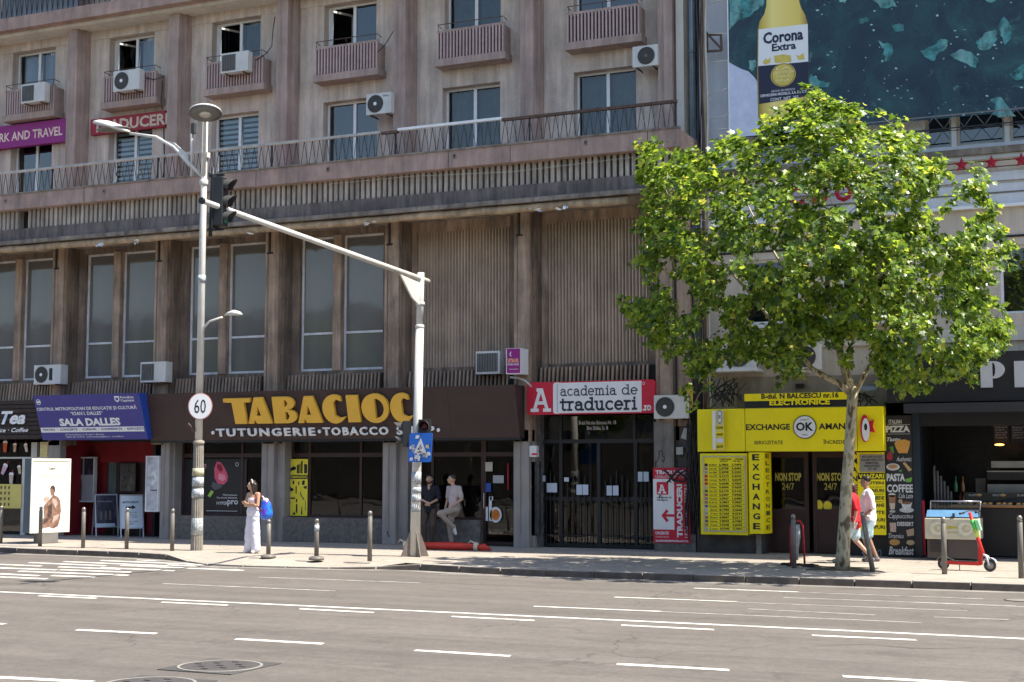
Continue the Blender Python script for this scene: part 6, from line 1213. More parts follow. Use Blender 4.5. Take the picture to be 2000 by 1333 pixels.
for k, px in enumerate((1956, 1990)):
    f3, w3_, h3_ = screen_frame(px - 16, 827, px + 14, 865, 2.2); tag(MB().prism(rect(0, 0, w3_, h3_), f3, -.02, 0, blk).build('menu_screen'), ('left' if k == 0 else 'right') + ' hanging black menu panel inside the pizza shop', 'menu panel')
    t = thing('menu_text', ('left' if k == 0 else 'right') + ' block of small white menu text inside the pizza shop', 'lettering', tuple(f3.o)); txt('PIZZA\nMargherita 25\nDiavola 30\nCapriciosa 32\nQuattro 34\nProsciutto 31', f3, .04, .1, w3_ * .8, h3_ * .75, mat('dim_text', (.4, .42, .5), .7), t)
t = thing('hanging_sign', 'small white letter P hanging inside the shop at the right edge', 'sign', (X(1983, 815, .3), .3, 2.9)); fr = Fr((X(1983, 815, .3), .3, Z(1990, 825, .3))); deco_P(1983, 1999, 808, 825, .3, 0, .02, fr, fr.o.x, fr.o.z)
# ------------------------------------------------------------- the other side of the boulevard (seen only in the glass)
O = thing('opposite_building', 'long pale building across the boulevard behind the viewer, mirrored in the shop glass', 'building', (-20, -58, 0))
ow = mat('opposite_wall', (.20, .17, .14), .9, var=.2, scale=.5, streak=.2); m_ = MB(); m_.box(-110, 60, -72, -58, 0, 14, ow); m_.build('wall', O)
og = mat('opposite_glass', (.04, .05, .06), .2); me_w = None
for i in range(40):
    for j in range(3):
        x, z = -106 + i * 4.1, 4.2 + j * 2.9
        if me_w is None: o_ = MB().box(x, x + 1.9, -58.05, -57.95, z, z + 1.6, og).build('window', O); me_w = o_.data; x0w, z0w = x, z
        else: link('window', me_w, O, (x - x0w, 0, z - z0w))
# ------------------------------------------------------------- street furniture
polew = mat('pole_white_paint', (.56, .54, .50), .5, var=.08, scale=4, streak=.1, dirt=.25, dirtc=(.35, .3, .25))
conc = mat('fluted_concrete_sleeve', (.24, .215, .18), .85, var=.2, scale=5, streak=.25, dirt=.6, dirtc=(.12, .11, .1), bump=.4)
postm = mat('bollard_paint', (.15, .135, .115), .5, var=.15, scale=6, streak=.2, dirt=.3); dgrey = mat('dark_grey_metal', (.05, .05, .052), .5)
stick = mat('torn_stickers', (.42, .44, .45), .7, var=.7, scale=26, dirt=.95, dirtc=(.04, .10, .12))
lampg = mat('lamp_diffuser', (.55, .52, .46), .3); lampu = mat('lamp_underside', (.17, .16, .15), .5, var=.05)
# tall lamp post
b = G(384, 1075.5); t = thing('street_lamp', 'tall white lamp post with three lamp heads and a 60 sign', 'street lamp', (b.x, b.y, 0)); bx, by = b.x, b.y
zc = Z(384, 866, by); zt = Z(391, 228, by); zf = Z(387, 465, by)
m_ = MB(); nfl = 16; V = []; 
for z, r_ in ((0, .150), (zc, .122)):
    for k in range(nfl * 2): th = math.pi * k / nfl; rr = r_ * (1 if k % 2 else .9); V.append((bx + rr * math.cos(th), by + rr * math.sin(th), z))
m_.add(V, [(k, (k + 1) % 32, 32 + (k + 1) % 32, 32 + k) for k in range(32)] + [tuple(range(32, 64))], conc); m_.build('fluted_sleeve', t)
MB().lathe((bx, by, zc - .03), [(.135, 0), (.14, .03), (.14, .08), (.09, .10)], conc, 16).build('collar', t)
MB().tube([(bx, by, zc), (bx, by, zf), (bx + .02, by, zt)], [.092, .082, .066], polew, 14).build('pole', t)
for a, b_ in ((1045, 1012), (972, 955), (950, 932), (930, 915)): z0, z1 = Z(384, a, by), Z(384, b_, by); MB().lathe((bx, by, z0), [(.146, 0), (.140, z1 - z0), (.139, z1 - z0)], stick if a != 930 else mat('yellowish_bills', (.45, .42, .28), .8, var=.4, scale=30, dirt=.8), 16).build('pasted_bill', t)
MB().lathe((bx, by, Z(387, 553, by)), [(.10, 0), (.10, .18), (.098, .18)], stick, 12).build('sticker_band', t)
MB().lathe((bx, by, Z(390, 356, by) - .1), [(.10, 0), (.11, .04), (.11, .14), (.08, .16)], polew, 10).build('clamp', t)
def lamp_head(P, arm, d, R_, tilt, hname, arm_r, fin=None):
    h = MB(); P = Vector(P); d = Vector(d).normalized(); up = Vector((0, 0, 1)); ax = (up - d * tilt).normalized()
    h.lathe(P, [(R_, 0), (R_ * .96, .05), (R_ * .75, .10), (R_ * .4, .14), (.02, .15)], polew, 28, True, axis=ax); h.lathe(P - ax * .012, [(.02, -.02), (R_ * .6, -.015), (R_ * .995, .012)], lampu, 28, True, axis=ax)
    hd = h.build(hname, t); g_ = MB(); g_.lathe(P - ax * .05, [(R_ * .02, -.010), (R_ * .30, -.004), (R_ * .37, .016)], lampg, 20, True, axis=ax); g_.build('diffuser', hd)
    MB().tube(arm, arm_r, polew, 8).build('arm', t)
    if fin: MB().add([fin[0], fin[1], fin[2], fin[3]], [(0, 1, 2, 3)], polew).build('arm_fin', t)
p2 = Vector(at(401, 222, by - 1.15)); dz = Vector((p2.x - bx, p2.y - by, 0)).normalized()
base_ = Vector((bx, by, Z(386, 352, by)))
cu = [base_ + Vector((0, 0, 0)), base_.lerp(p2, .25) + Vector((0, 0, .35)), base_.lerp(p2, .6) + Vector((0, 0, .45)), p2 + Vector((0, 0, .05)) - dz * .42]
lamp_head(p2, cu, dz, .40, .30, 'lamp_head', [.05, .045, .04, .035])
p1 = Vector(at(222, 252, by)); p1b = Vector(at(262, 262, by)); rt = Vector((bx, by, Z(381, 350, by)))
cu = [rt, Vector(at(367, 318, by)), Vector(at(340, 288, by)), Vector(at(305, 268, by)), Vector(at(254, 261, by))]
h = MB(); dd = (p1b - p1).normalized(); side = Vector((dd.y, -dd.x, 0)).normalized(); n_ = 14; Lh = 1.25; V = []; secs = [(-.68, .02), (-.60, .17), (-.40, .28), (-.1, .33), (.2, .28), (.45, .14), (.60, .05)]
for s, wd in secs:
    c = p1 + dd * s * .95
    for k in range(n_):
        th = 2 * math.pi * k / n_; V.append(c + side * wd * math.cos(th) + Vector((0, 0, 1)) * (wd * (.48 if math.sin(th) > 0 else .14) * math.sin(th) + .02))
h.add(V, [(i * n_ + k, i * n_ + (k + 1) % n_, (i + 1) * n_ + (k + 1) % n_, (i + 1) * n_ + k) for i in range(6) for k in range(n_)], polew, True)
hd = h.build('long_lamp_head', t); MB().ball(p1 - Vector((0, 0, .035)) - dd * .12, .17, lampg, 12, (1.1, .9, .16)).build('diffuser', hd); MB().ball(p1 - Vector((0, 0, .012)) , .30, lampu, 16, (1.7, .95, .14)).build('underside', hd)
MB().tube(cu, [.045, .05, .045, .04, .035], polew, 8).build('arm', t)
a_, b_2, c_, d_ = Vector(at(310, 268, by)), Vector(at(362, 305, by)), Vector(at(366, 330, by)), Vector(at(376, 345, by))
MB().add([v + Vector((0, o_, 0)) for o_ in (-.02, .02) for v in (Vector(at(292, 265, by)), Vector(at(340, 279, by)), Vector(at(367, 302, by)), Vector(at(369, 326, by)), Vector(at(338, 290, by)))], [(0, 1, 2, 3, 4), (9, 8, 7, 6, 5), (0, 5, 6, 1), (1, 6, 7, 2), (2, 7, 8, 3), (3, 8, 9, 4), (4, 9, 5, 0)], polew).build('arm_fin', t)
MB().tube([at(375, 250, by), at(374, 345, by)], .032, polew, 6).box(at(378, 262, by).x - .05, at(378, 262, by).x + .05, by - .05, by + .05, Z(375, 262, by), Z(375, 242, by), dgrey).build('hanging_rod', t)
MB().box(bx - .03, bx + .14, by - .07, by + .05, Z(392, 310, by), Z(392, 300, by), polew).build('bracket_box', t)
ps = Vector(at(455, 615, by)); cu = [at(394, 655, by), at(398, 640, by), at(410, 628, by), at(434, 620, by)]
h = MB(); V = []; n_ = 12
for s, wd in [(-.24, .03), (-.12, .09), (.03, .13), (.18, .10), (.28, .01)]:
    c = ps + Vector((s, 0, .02 - abs(s) * .1))
    for k in range(n_): th = 2 * math.pi * k / n_; V.append(c + Vector((0, wd * math.cos(th), wd * (.75 if math.sin(th) > 0 else .3) * math.sin(th))))
h.add(V, [(i * n_ + k, i * n_ + (k + 1) % n_, (i + 1) * n_ + (k + 1) % n_, (i + 1) * n_ + k) for i in range(4) for k in range(n_)] + [tuple(range(n_))[::-1], tuple(range(4 * n_, 5 * n_))], polew, True); h.build('small_lamp_head', t)
MB().tube(cu, [.045, .035, .028, .025], polew, 8).tube([at(396, 609, by), at(396, 655, by)], .018, polew, 6).build('small_arm', t)
# 60 sign
c = Vector(at(391, 794, by - .16)); t2 = thing('number_sign', 'round white sign with the number 60 on the tall lamp post', 'sign', tuple(c)); fr = Fr(c, (math.cos(R(18)), math.sin(R(18)), 0))
MB().prism(ell(0, 0, .305, .325, 32), fr, -.012, 0, mat('faded_red_rim', (.5, .22, .2), .6)).build('rim', t2); MB().prism(ell(0, 0, .285, .305, 32), fr, 0, .005, whi).build('disc', t2); txt('60', fr, -.145, -.17, .29, .34, blk, t2, d=.008, bold=.0)
MB().box(c.x - .03, c.x + .03, c.y + .01, by, c.z - .1, c.z - .06, dgrey).build('bracket', t2)
tag(MB().obox(at(374, 836, by - .1), (.10, 0, -.10), (0, .03, 0), (.02, 0, .02), rust).build('loose_bracket'), 'short tilted piece of metal sticking from the lamp post below the 60 sign', 'bracket')

# signal gantry
b = G(810, 1087.5); bx, by = b.x, b.y; zt = Z(822, 533, by); lx = X(822, 533, by)
t = thing('traffic_signal_gantry', 'white pole with a long arm reaching over the road', 'signal mast', (bx, by, 0))
za = Z(822, 545, by); zmid = Z(817, 640, by); f_ = lambda z: bx + (lx - bx) * z / zt
MB().tube([(f_(0), by, .02), (f_(zc), by, zc), (f_(zmid), by, zmid)], [.118, .102, .096], polew, 16).build('lower_pole', t)
MB().tube([(f_(zmid), by, zmid), (f_(zt), by, zt)], [.082, .080], polew, 14).build('upper_pole', t)
for z in (zmid, Z(820, 595, by)): MB().lathe((f_(z), by, z - .02), [(.10, 0), (.105, .02), (.105, .06), (.09, .08)], polew, 14).build('joint_ring', t)
E_ = Vector((bx, 0, 0)); 
def atX(px, py, Xv):
    o = Vector((0, CAM_Y, CAM_Z)); d = Vector(at(px, py, 0)) - o; return o + d * (Xv / d.x)
A0 = Vector((lx, by + .35, za - .02)); A1 = atX(396, 393, bx); 
MB().tube([A0, A0.lerp(A1, .5), A1], [.065, .058, .05], polew, 12).build('arm', t)
MB().tube([A1, A1 + (A1 - A0).normalized() * .05], .062, black, 10).build('arm_cap', t)
g0 = Vector((lx, by - .1, Z(820, 548, by))); MB().add([Vector((lx + o_, y, z)) for o_ in (-.02, .02) for y, z in ((by - .09, za - .10), (by - 1.0, za - .02), (by - .45, za - .48), (by - .09, za - .62))], [(0, 1, 2, 3), (7, 6, 5, 4), (0, 4, 5, 1), (1, 5, 6, 2), (2, 6, 7, 3), (3, 7, 4, 0)], polew).build('gusset', t)
for k in range(4):
    a = R(45 + 90 * k); dx, dy = math.cos(a), math.sin(a); m_ = MB(); n_ = Vector((-dy, dx, 0)) * .012; p = [Vector((bx + dx * .10, by + dy * .10, .0)), Vector((bx + dx * .36, by + dy * .27, .0)), Vector((bx + dx * .10, by + dy * .10, .62))]
    m_.add([v - n_ for v in p] + [v + n_ for v in p], [(0, 1, 2), (5, 4, 3), (0, 3, 4, 1), (1, 4, 5, 2), (2, 5, 3, 0)], mat('base_fin', (.16, .13, .11), .6, var=.2)); m_.build('base_fin', t)
for a_, b_2 in ((1000, 985), (981, 966), (963, 952), (946, 922)): z0, z1 = Z(814, a_, by), Z(814, b_2, by); MB().lathe((f_(z0), by, z0), [(.114, 0), (.112, z1 - z0), (.111, z1 - z0)], stick, 14).build('pasted_sticker', t)
# signals
sigb = mat('signal_housing', (.02, .022, .024), .5); visor = mat('signal_visor', (.05, .048, .045), .6)
reds, ambs, grns = mat('red_lens', (.07, .006, .01), .2), mat('amber_lens', (.06, .022, .006), .2), mat('green_lens', (.01, .20, .14), .2)
def signal(c, yaw, s, label, lenses=3, plate=True):
    c = Vector(c); t = thing('traffic_signal', label, 'traffic signal', tuple(c)); nrm = Vector((math.cos(yaw), math.sin(yaw), 0)); sd = Vector((-nrm.y, nrm.x, 0)); H = s * .36 * lenses
    MB().obox(c, sd * s * .17, nrm * s * .11, Vector((0, 0, H / 2)), sigb).build('housing', t, .012)
    if plate: MB().obox(c - nrm * s * .12, sd * s * .20, nrm * .012, Vector((0, 0, H / 2 + .05)), sigb).build('back_plate', t)
    for k in range(lenses):
        lc = c + nrm * s * .112 + Vector((0, 0, H / 2 - s * .18 - k * s * .36)); r_ = s * .125
        MB().lathe(lc, [(r_, 0), (r_ * .7, .025), (.002, .035)], (reds, ambs, grns)[k if lenses == 3 else (0, 2)[k]], 20, axis=nrm).build('lens', t)
        m_ = MB(); V = []; n_ = 16
        for j, (L_, dr) in enumerate(((0, 0), (s * .26, -.02))):
            for k2 in range(n_ + 1):
                th = R(-35) + R(250) * k2 / n_; LL = L_ * (1 if j == 0 else (.45 + .55 * max(0, math.sin(th)))); V.append(lc + nrm * LL + (sd * math.cos(th) + Vector((0, 0, math.sin(th)))) * (r_ * 1.15 + dr * 0))
        m_.add(V, [(k2, k2 + 1, n_ + 2 + k2, n_ + 1 + k2) for k2 in range(n_)], visor, True); m_.build('visor', t)
    return t
cs = Vector(atX(433, 395, bx)); t = signal(cs + Vector((-.02, 0, 0)), R(12), .82, 'big three-lens traffic signal hanging at the end of the gantry arm')
MB().tube([cs + Vector((-.22, .02, .66)), cs + Vector((-.24, 0, -.62))], .035, black, 8).obox(cs + Vector((-.12, 0, .50)), (.16, 0, 0), (0, .02, 0), (0, 0, .02), black).obox(cs + Vector((-.12, 0, -.50)), (.16, 0, 0), (0, .02, 0), (0, 0, .02), black).build('hanger', t)
y_ = by
signal(Vector((f_(2.9) - .26, y_ - .02, Z(795, 848, y_))), R(205), .82, 'two-lens traffic signal on the left side of the gantry pole', 2, False)
signal(Vector((f_(2.9) + .24, y_ - .10, Z(832, 838, y_) - .08)), R(-72), .80, 'single visible traffic signal on the right side of the gantry pole above the blue panel', 2, False)
f3, w3_, h3_ = screen_frame(797, 846, 839, 903, y_ - .42); f3 = Fr(f3.o, (math.cos(R(8)), math.sin(R(8)), 0), (.06, 0, 1)); t = thing('blue_panel', 'blue crossing sign covered with white and black stickers on the gantry pole', 'sign', tuple(f3.o))
MB().prism(rrect(0, 0, w3_, h3_, .03), f3, -.02, 0, mat('blue_sign', (.02, .13, .50), .5, var=.05)).build('panel', t); tri = [(w3_ * .5, h3_ * .82), (w3_ * .78, h3_ * .30), (w3_ * .22, h3_ * .30)]
flat('white_triangle', tri, f3, .004, mat('sticker_white', (.6, .6, .58), .7, var=.25, scale=30), t); flat('black_figure', [(w3_ * .5, h3_ * .60), (w3_ * .62, h3_ * .42), (w3_ * .55, h3_ * .32), (w3_ * .42, h3_ * .32), (w3_ * .38, h3_ * .42)], f3, .008, blk, t)
r_ = random.Random(4); cols_ = [MATS['sticker_white'], mat('sticker_tan', (.45, .38, .28), .7), mat('sticker_lilac', (.35, .3, .45), .7), blk, mat('sticker_grey', (.3, .32, .34), .7)]
for k in range(34):
    u, v = r_.uniform(.03, w3_ - .09), r_.uniform(.02, h3_ * (.5 if k > 8 else .85)); a, b_2 = r_.uniform(.03, .10), r_.uniform(.02, .08); sk = r_.uniform(-.03, .03); flat('sticker', [(u, v), (min(u + a, w3_ - .01), v + sk * .3), (min(u + a + sk * .3, w3_ - .01), v + b_2), (u + sk * .3, v + b_2)], f3, .009 + .0012 * k, cols_[r_.choice((0, 0, 0, 0, 1, 2, 3, 4))], t)

# bollards
proto = thing('bollard', 'grey steel bollard', 'bollard', (0, 0, 0), 'bollards along the kerb')
MB().lathe((0, 0, 0), [(.050, 0), (.050, .90), (.040, .905), (.040, .915), (.050, .92), (.050, .93)], postm, 14).build('post', proto); MB().ball((0, 0, .968), .048, mat('bollard_knob', (.26, .245, .22), .35, metal=.5), 12).build('knob', proto)
bl = [((1, 1062), 'bollard at the left edge of the view beside the tea shop', .98), ((78, 1067.5), 'bollard standing in front of the bright advertising panel', 1), ((162, 1071), 'bollard in front of the red wall left of the sandwich boards', 1), ((247, 1073), 'bollard directly in front of the pale sandwich board', 1), ((336, 1076.5), 'bollard just left of the tall lamp post', 1), ((524, 1090), 'bollard on a round foot right beside the woman with the backpack', .84), ((618, 1094), 'bollard on a round foot with a worn white sticker at the crossing', .88), ((722, 1096.5), 'bollard left of the gantry pole at the end of the crossing', 1.06), ((1551, 1110), 'dark bollard inside the red hoop in the tree shade', 1.06), ((1845, 1122), 'bollard in front of the red scooter', 1.06), ((1995, 1130), 'bollard at the right edge of the view', 1.12)]
for k, (p, l, s) in enumerate(bl):
    c = G(*p); o = proto if k == 0 else copy_thing(proto, (0, 0, 0), l); o.location = c; o['label'] = l; o.scale = (1, 1, s)
    if p[0] in (524, 618): MB_ = MB().lathe((0, 0, -.0), [(.17, 0), (.17, .05), (.12, .09), (.05, .10)], postm, 16).build('foot', o)
    if p[0] == 618: MB().lathe((0, 0, .70), [(.053, 0), (.053, .16), (.052, .16)], stick, 12).build('worn_sticker', o)
o = copy_thing(proto, G(1705, 1117), 'leaning bollard behind the trunk, tilted to the left in front of the walkers'); o.rotation_euler = (R(-4), R(-10), 0); o.scale = (1, 1, 1.15)
# red hoop around the dark bollard with a rag
c = G(1557, 1106); t = thing('red_hoop', 'bent red steel hoop with a pale torn sleeve in the tree shade', 'hoop', (c.x, c.y, 0))
MB().tube([(c.x - .13, c.y, 0), (c.x - .12, c.y, .78), (c.x - .08, c.y, .90), (c.x + .07, c.y, .92), (c.x + .13, c.y, .82), (c.x + .16, c.y - .02, .02)], .022, mat('red_hoop_paint', (.42, .02, .03), .5, var=.3, scale=8), 7).build('hoop', t)
MB().tube([(c.x + .02, c.y, .84), (c.x + .03, c.y - .02, .6), (c.x + .0, c.y, .35), (c.x - .01, c.y, .12)], [.05, .055, .04, .03], mat('torn_sleeve', (.40, .38, .36), .5, var=.5, scale=15), 8).build('torn_sleeve', t)
m_ = MB(); 
for k in range(14): m_.ball((c.x + rnd.uniform(-.32, .45), c.y + rnd.uniform(-.25, .2), .02), rnd.uniform(.03, .09), mat('soil_debris', (.03, .025, .02), .95), 7, (1.3, 1, .5))
tag(stuff(m_.build('debris_heap')), 'dark heap of leaf litter and rubble round the red hoop', 'debris')

# free-standing advertising panel
c = G(83, 1062); fx = Vector((math.sin(R(76)), -math.cos(R(76)), 0)); ux_ = Vector((math.cos(R(76)), math.sin(R(76)), 0))
ah = R(75); W_ = 1.22
by_ = c.y; zlo, zhi = Z(95, 1041, by_), Z(95, 896, by_)
t = thing('street_advertisement', 'bright free-standing advertisement with a sepia print of a seated man', 'advertisement', (c.x, c.y, 0))
# choose the panel's turn so that its face spans the photographed width
best = None
for dg_ in range(20, 88):
    u = Vector((math.cos(R(dg_)), math.sin(R(dg_)), 0)); 
    def prj(P):
        v = P - Vector((0, CAM_Y, CAM_Z)); rr = Vector((CY, SY, 0)); ff = Vector((-SY * CP, CY * CP, SP)); return 1000 + FPX * v.dot(rr) / v.dot(ff)
    wpx = prj(c + u * W_ / 2) - prj(c - u * W_ / 2)
    if best is None or abs(wpx - 78) < best[0]: best = (abs(wpx - 78), dg_)
u = Vector((math.cos(R(best[1])), math.sin(R(best[1])), 0)); nn = Vector((u.y, -u.x, 0)); ctr = Vector((c.x, c.y, 0)) + u * .12
fr = Fr(ctr - u * W_ / 2 + Vector((0, 0, zlo)) + nn * .12, u); H_ = zhi - zlo
m_ = MB(); m_.prism(rect(0, 0, W_, H_), fr, -.30, -.01, mat('panel_case', (.06, .085, .11), .5)); m_.build('case', t, .012)
f = MB(); 
for r_2 in (rect(0, 0, W_, .05), rect(0, H_ - .07, W_, H_), rect(0, .05, .04, H_ - .07), rect(W_ - .04, .05, W_, H_ - .07)): f.prism(r_2, fr, -.009, .015, mat('panel_rim', (.72, .69, .58), .4))
f.build('rim', t); MB().prism(rect(.04, .05, W_ - .04, H_ - .07), fr, -.009, 0, mat('cream_poster', (.76, .72, .56), .5, var=.04, dirt=.1, dirtc=(.6, .55, .4))).build('poster', t)
q = lambda px, py: ((px - 55) / 77 * W_, H_ - (py - 896) / 146 * H_)
flat('white_field', rect(*q(74, 1037), *q(124, 940)), fr, .003, mat('poster_white', (.80, .78, .72), .5, var=.02), t)
sep = mat('sepia_print', (.20, .11, .075), .7, var=.55, scale=9, dirt=.8, dirtc=(.55, .42, .35)); sepd = mat('dark_sepia_print', (.07, .04, .035), .7, var=.4, scale=14)
flat('figure_body', poly_px([(80, 1034), (78, 1020), (82, 1010), (80, 992), (84, 984), (90, 979), (95, 972), (100, 968), (108, 972), (113, 980), (115, 1000), (113, 1018), (110, 1030), (100, 1035), (92, 1031)], q), fr, .006, sep, t)
flat('figure_head', poly_px([(93, 964), (92, 955), (95, 950), (100, 951), (102, 960), (100, 968), (95, 970)], q), fr, .008, sep, t); flat('figure_hair', poly_px([(92, 955), (94, 950), (99, 949), (102, 954), (102, 962), (99, 957), (95, 955)], q), fr, .011, sepd, t)
flat('dark_vest', poly_px([(89, 990), (96, 984), (97, 1005), (94, 1014), (88, 1008)], q), fr, .009, sepd, t); flat('sleeve_fold', poly_px([(82, 1015), (93, 1011), (90, 1018), (80, 1026)], q), fr, .009, sepd, t); flat('trouser_fold', poly_px([(100, 1010), (112, 1006), (108, 1016), (98, 1024)], q), fr, .009, mat('pale_sepia_print', (.42, .31, .26), .7, var=.3, scale=20), t); flat('lapel', poly_px([(96, 975), (104, 976), (108, 984), (104, 994), (99, 986)], q), fr, .009, MATS['pale_sepia_print'], t)
flat('raised_hands', poly_px([(80, 974), (86, 970), (92, 972), (90, 979), (82, 982)], q), fr, .010, MATS['pale_sepia_print'], t)
a0, b0_ = q(89, 918), q(101, 913); txt('Cesare', fr, a0[0], a0[1], b0_[0] - a0[0], b0_[1] - a0[1], blk, t, bold=.02); a0, b0_ = q(64, 934), q(124, 929); txt('Retrospectiva unui om de teatru in fotografii\nsi documente de arhiva', fr, a0[0], a0[1], b0_[0] - a0[0], b0_[1] - a0[1], mat('olive_print', (.35, .32, .2), .7), t, align='CENTER')
m_ = MB(); m_.obox(ctr + Vector((0, 0, zlo / 2)) - nn * .03, u * .27, nn * .16, (0, 0, zlo / 2 - .003), mat('panel_foot', (.16, .15, .14), .8, var=.2, bump=.3)); m_.build('foot', t, .01)

# sandwich boards
def aboard(p, label, face, yawd, h=1.22, w_=.66, items=()):
    c = Vector((X(p[0], p[1], p[2]), p[2], 0)); t = thing('sandwich_board', label, 'sandwich board', (c.x, c.y, 0), 'sandwich boards by the red wall'); u = Vector((math.cos(R(yawd)), math.sin(R(yawd)), 0)); n0 = Vector((u.y, -u.x, 0)); fm = mat('board_frame', (.42, .43, .45), .4, metal=.4)
    for sgn, nm in ((1, 'front_panel'), (-1, 'rear_panel')):
        lean = Vector((n0.x * .30 * sgn, n0.y * .30 * sgn, 0)); v = Vector((-lean.x, -lean.y, h)).normalized(); o_ = c + lean - u * w_ / 2 * sgn; fr = Fr(o_, u * sgn, v); L_ = h * 1.03
        f = MB()
        for r_2 in (rect(0, 0, .03, L_), rect(w_ - .03, 0, w_, L_), rect(.03, .26, w_ - .03, .29), rect(.03, L_ - .03, w_ - .03, L_)): f.prism(r_2, fr, -.02, .012, fm)
        pn = f.build(nm, t); MB().prism(rect(.03, .29, w_ - .03, L_ - .03), fr, -.012, 0, face if sgn > 0 else mat('white_board', (.45, .46, .48), .6)).build('sheet', pn)
        if sgn > 0: F_ = fr
    return t, F_, L_
t, F_, L_ = aboard((205, 1040, .85), 'sandwich board with a black theatre poster next to the red wall', dp[1], 52); flat('white_footer', rect(.03, .29, .57, .38), F_, .004, paper, t)
for k in range(3): flat('printed_figure', [(.14 + k * .13, .5), (.20 + k * .13, .48), (.21 + k * .13, .72), (.16 + k * .13, .78)], F_, .004, mat('dim_figure', (.16, .13, .12), .7, var=.4, scale=20), t)
txt('DON JUAN', F_, .08, 1.0, .42, .06, MATS['dim_text'], t)
t, F_, L_ = aboard((255, 1047, .45), 'pale sandwich board with a black arrow reading ANTICARIAT', mat('pale_blue_sheet', (.60, .68, .74), .6, var=.03), 48)
txt('ANTICARIAT', F_, .06, 1.0, .48, .07, blk, t, bold=.02); flat('arrow', [(.16, .86), (.34, .86), (.34, .82), (.45, .885), (.34, .95), (.34, .91), (.16, .91)], F_, .004, blk, t); txt('subsolul salii\nin fiecare zi\n10:00 - 18:00', F_, .12, .58, .36, .18, charc, t, align='CENTER'); txt('carti vechi, reviste\nviniluri', F_, .12, .38, .38, .12, charc, t, align='CENTER')

# rolled red bundle on the pavement behind the gantry pole
c0, c1 = G(795, 1073), G(945, 1076); t = thing('rolled_banner', 'long red rolled banner tied at its ends, lying on the pavement', 'roll', tuple(c0)); rr_ = mat('red_cloth', (.50, .035, .02), .55, var=.2, scale=5)
d = (c1 - c0); 
MB().tube([c0 + Vector((0, 0, .10)), c0 + d * .5 + Vector((0, 0, .09)), c0 + d * .92 + Vector((0, 0, .09))], [.085, .095, .08], rr_, 12).build('roll', t); MB().tube([c0 + Vector((.1, .22, .09)), c0 + d * .5 + Vector((0, .24, .11)), c0 + d * .9 + Vector((0, .22, .08))], [.07, .08, .06], mat('dark_red_cloth', (.33, .02, .02), .6, var=.2), 10).build('second_roll', t)
MB().tube([c0 + d * .92 + Vector((0, 0, .08)), c0 + d * 1.0 + Vector((0, 0, .07)), c0 + d * 1.08 + Vector((.02, 0, .03))], [.05, .11, .02], rr_, 9).build('loose_end', t)
tie = mat('cream_tie', (.60, .52, .38), .7); 
for f_2 in (-.02, .90): MB().lathe(c0 + d * f_2 + Vector((0, 0, .09)), [(.10, -.04), (.115, 0), (.10, .05)], tie, 10, axis=d).tube([c0 + d * f_2 + Vector((0, 0, .16)), c0 + d * (f_2 - .06) + Vector((0, -.05, .23)), c0 + d * (f_2 - .1) + Vector((0, 0, .15))], .02, tie, 5).build('tie', t)
# plastic bottle and paper cup
c = G(1031, 1069); o = thing('water_bottle', 'large clear plastic water bottle on the pavement left of the academy entrance', 'bottle', (c.x, c.y, 0)); pl_ = glass('clear_plastic', (.8, .88, .92), .12, .1, .25, (.45, .5, .52)); MB().lathe((c.x, c.y, 0), [(.08, 0), (.09, .03), (.085, .12), (.092, .16), (.09, .24), (.05, .33), (.02, .36), (.02, .38)], pl_, 16).build('body', o); MB().lathe((c.x, c.y, .38), [(.024, 0), (.024, .03), (.01, .032)], mat('blue_cap', (.3, .45, .5), .5), 10).build('cap', o)
xc, zc_ = X(869, 1010, .42), ZSILL; tag(MB().lathe((xc, .40, zc_), [(.034, 0), (.045, .12), (.043, .12), (.030, .01)], whi, 14).build('paper_cup'), 'white paper cup standing on the granite sill between the two men', 'cup')

# ice cream freezer
Yf = -.95; xa, xb = X(1806, 1030, Yf), X(1912, 1030, Yf); t = thing('ice_cream_freezer', 'cream ice cream freezer with swirl pictures and a blue glass lid', 'freezer', ((xa + xb) / 2, Yf + .4, 0)); z = lambda py: Z(1860, py, Yf)
lo, m1, m2, tp = z(1088), z(1054), z(1013), z(996)
frz = mat('freezer_cream', (.52, .48, .36), .5, var=.05); MB().box(xa + .04, xb - .04, Yf + .04, Yf + .75, .06, m1, mat('freezer_base', (.07, .055, .05), .5, var=.1)).build('base', t)
for k in range(6): MB().box(xa + .10, xa + .48, Yf + .02, Yf + .039, lo + .10 + k * .055, lo + .125 + k * .055, mat('vent_slat', (.03, .025, .022), .5)).build('vent_slat', t)
MB().box(xa, xb, Yf, Yf + .8, m1, m2, frz).build('body', t, .02); fr = Fr((xa, Yf, m1)); W_, H_ = xb - xa, m2 - m1
for cx, nm in ((.24, 'left'), (W_ - .30, 'right')):
    for k, (r_2, cc) in enumerate(((.20, (.44, .43, .33)), (.14, (.60, .57, .46)), (.085, (.45, .42, .28)), (.04, (.58, .54, .38)))): MB().prism(ell(cx + .02 * k, H_ / 2 + .005 * k, r_2 * 1.05, min(r_2, H_ / 2 - .02), 24), fr, .002 + .003 * k, .004 + .003 * k, mat('swirl_%d' % k, cc, .5, var=.12, scale=8)).build('swirl_picture', t)
MB().prism([(W_ / 2 - .14, H_ * .52), (W_ / 2 - .06, H_ * .66), (W_ / 2 + .10, H_ * .60), (W_ / 2 + .16, H_ * .48), (W_ / 2 + .04, H_ * .54), (W_ / 2 - .04, H_ * .50)], fr, .003, .006, mat('olive_logo', (.40, .36, .06), .6)).build('logo', t); txt('inghetata', fr, W_ / 2 - .12, H_ * .28, .24, .05, mat('olive_text', (.3, .27, .1), .7), t)
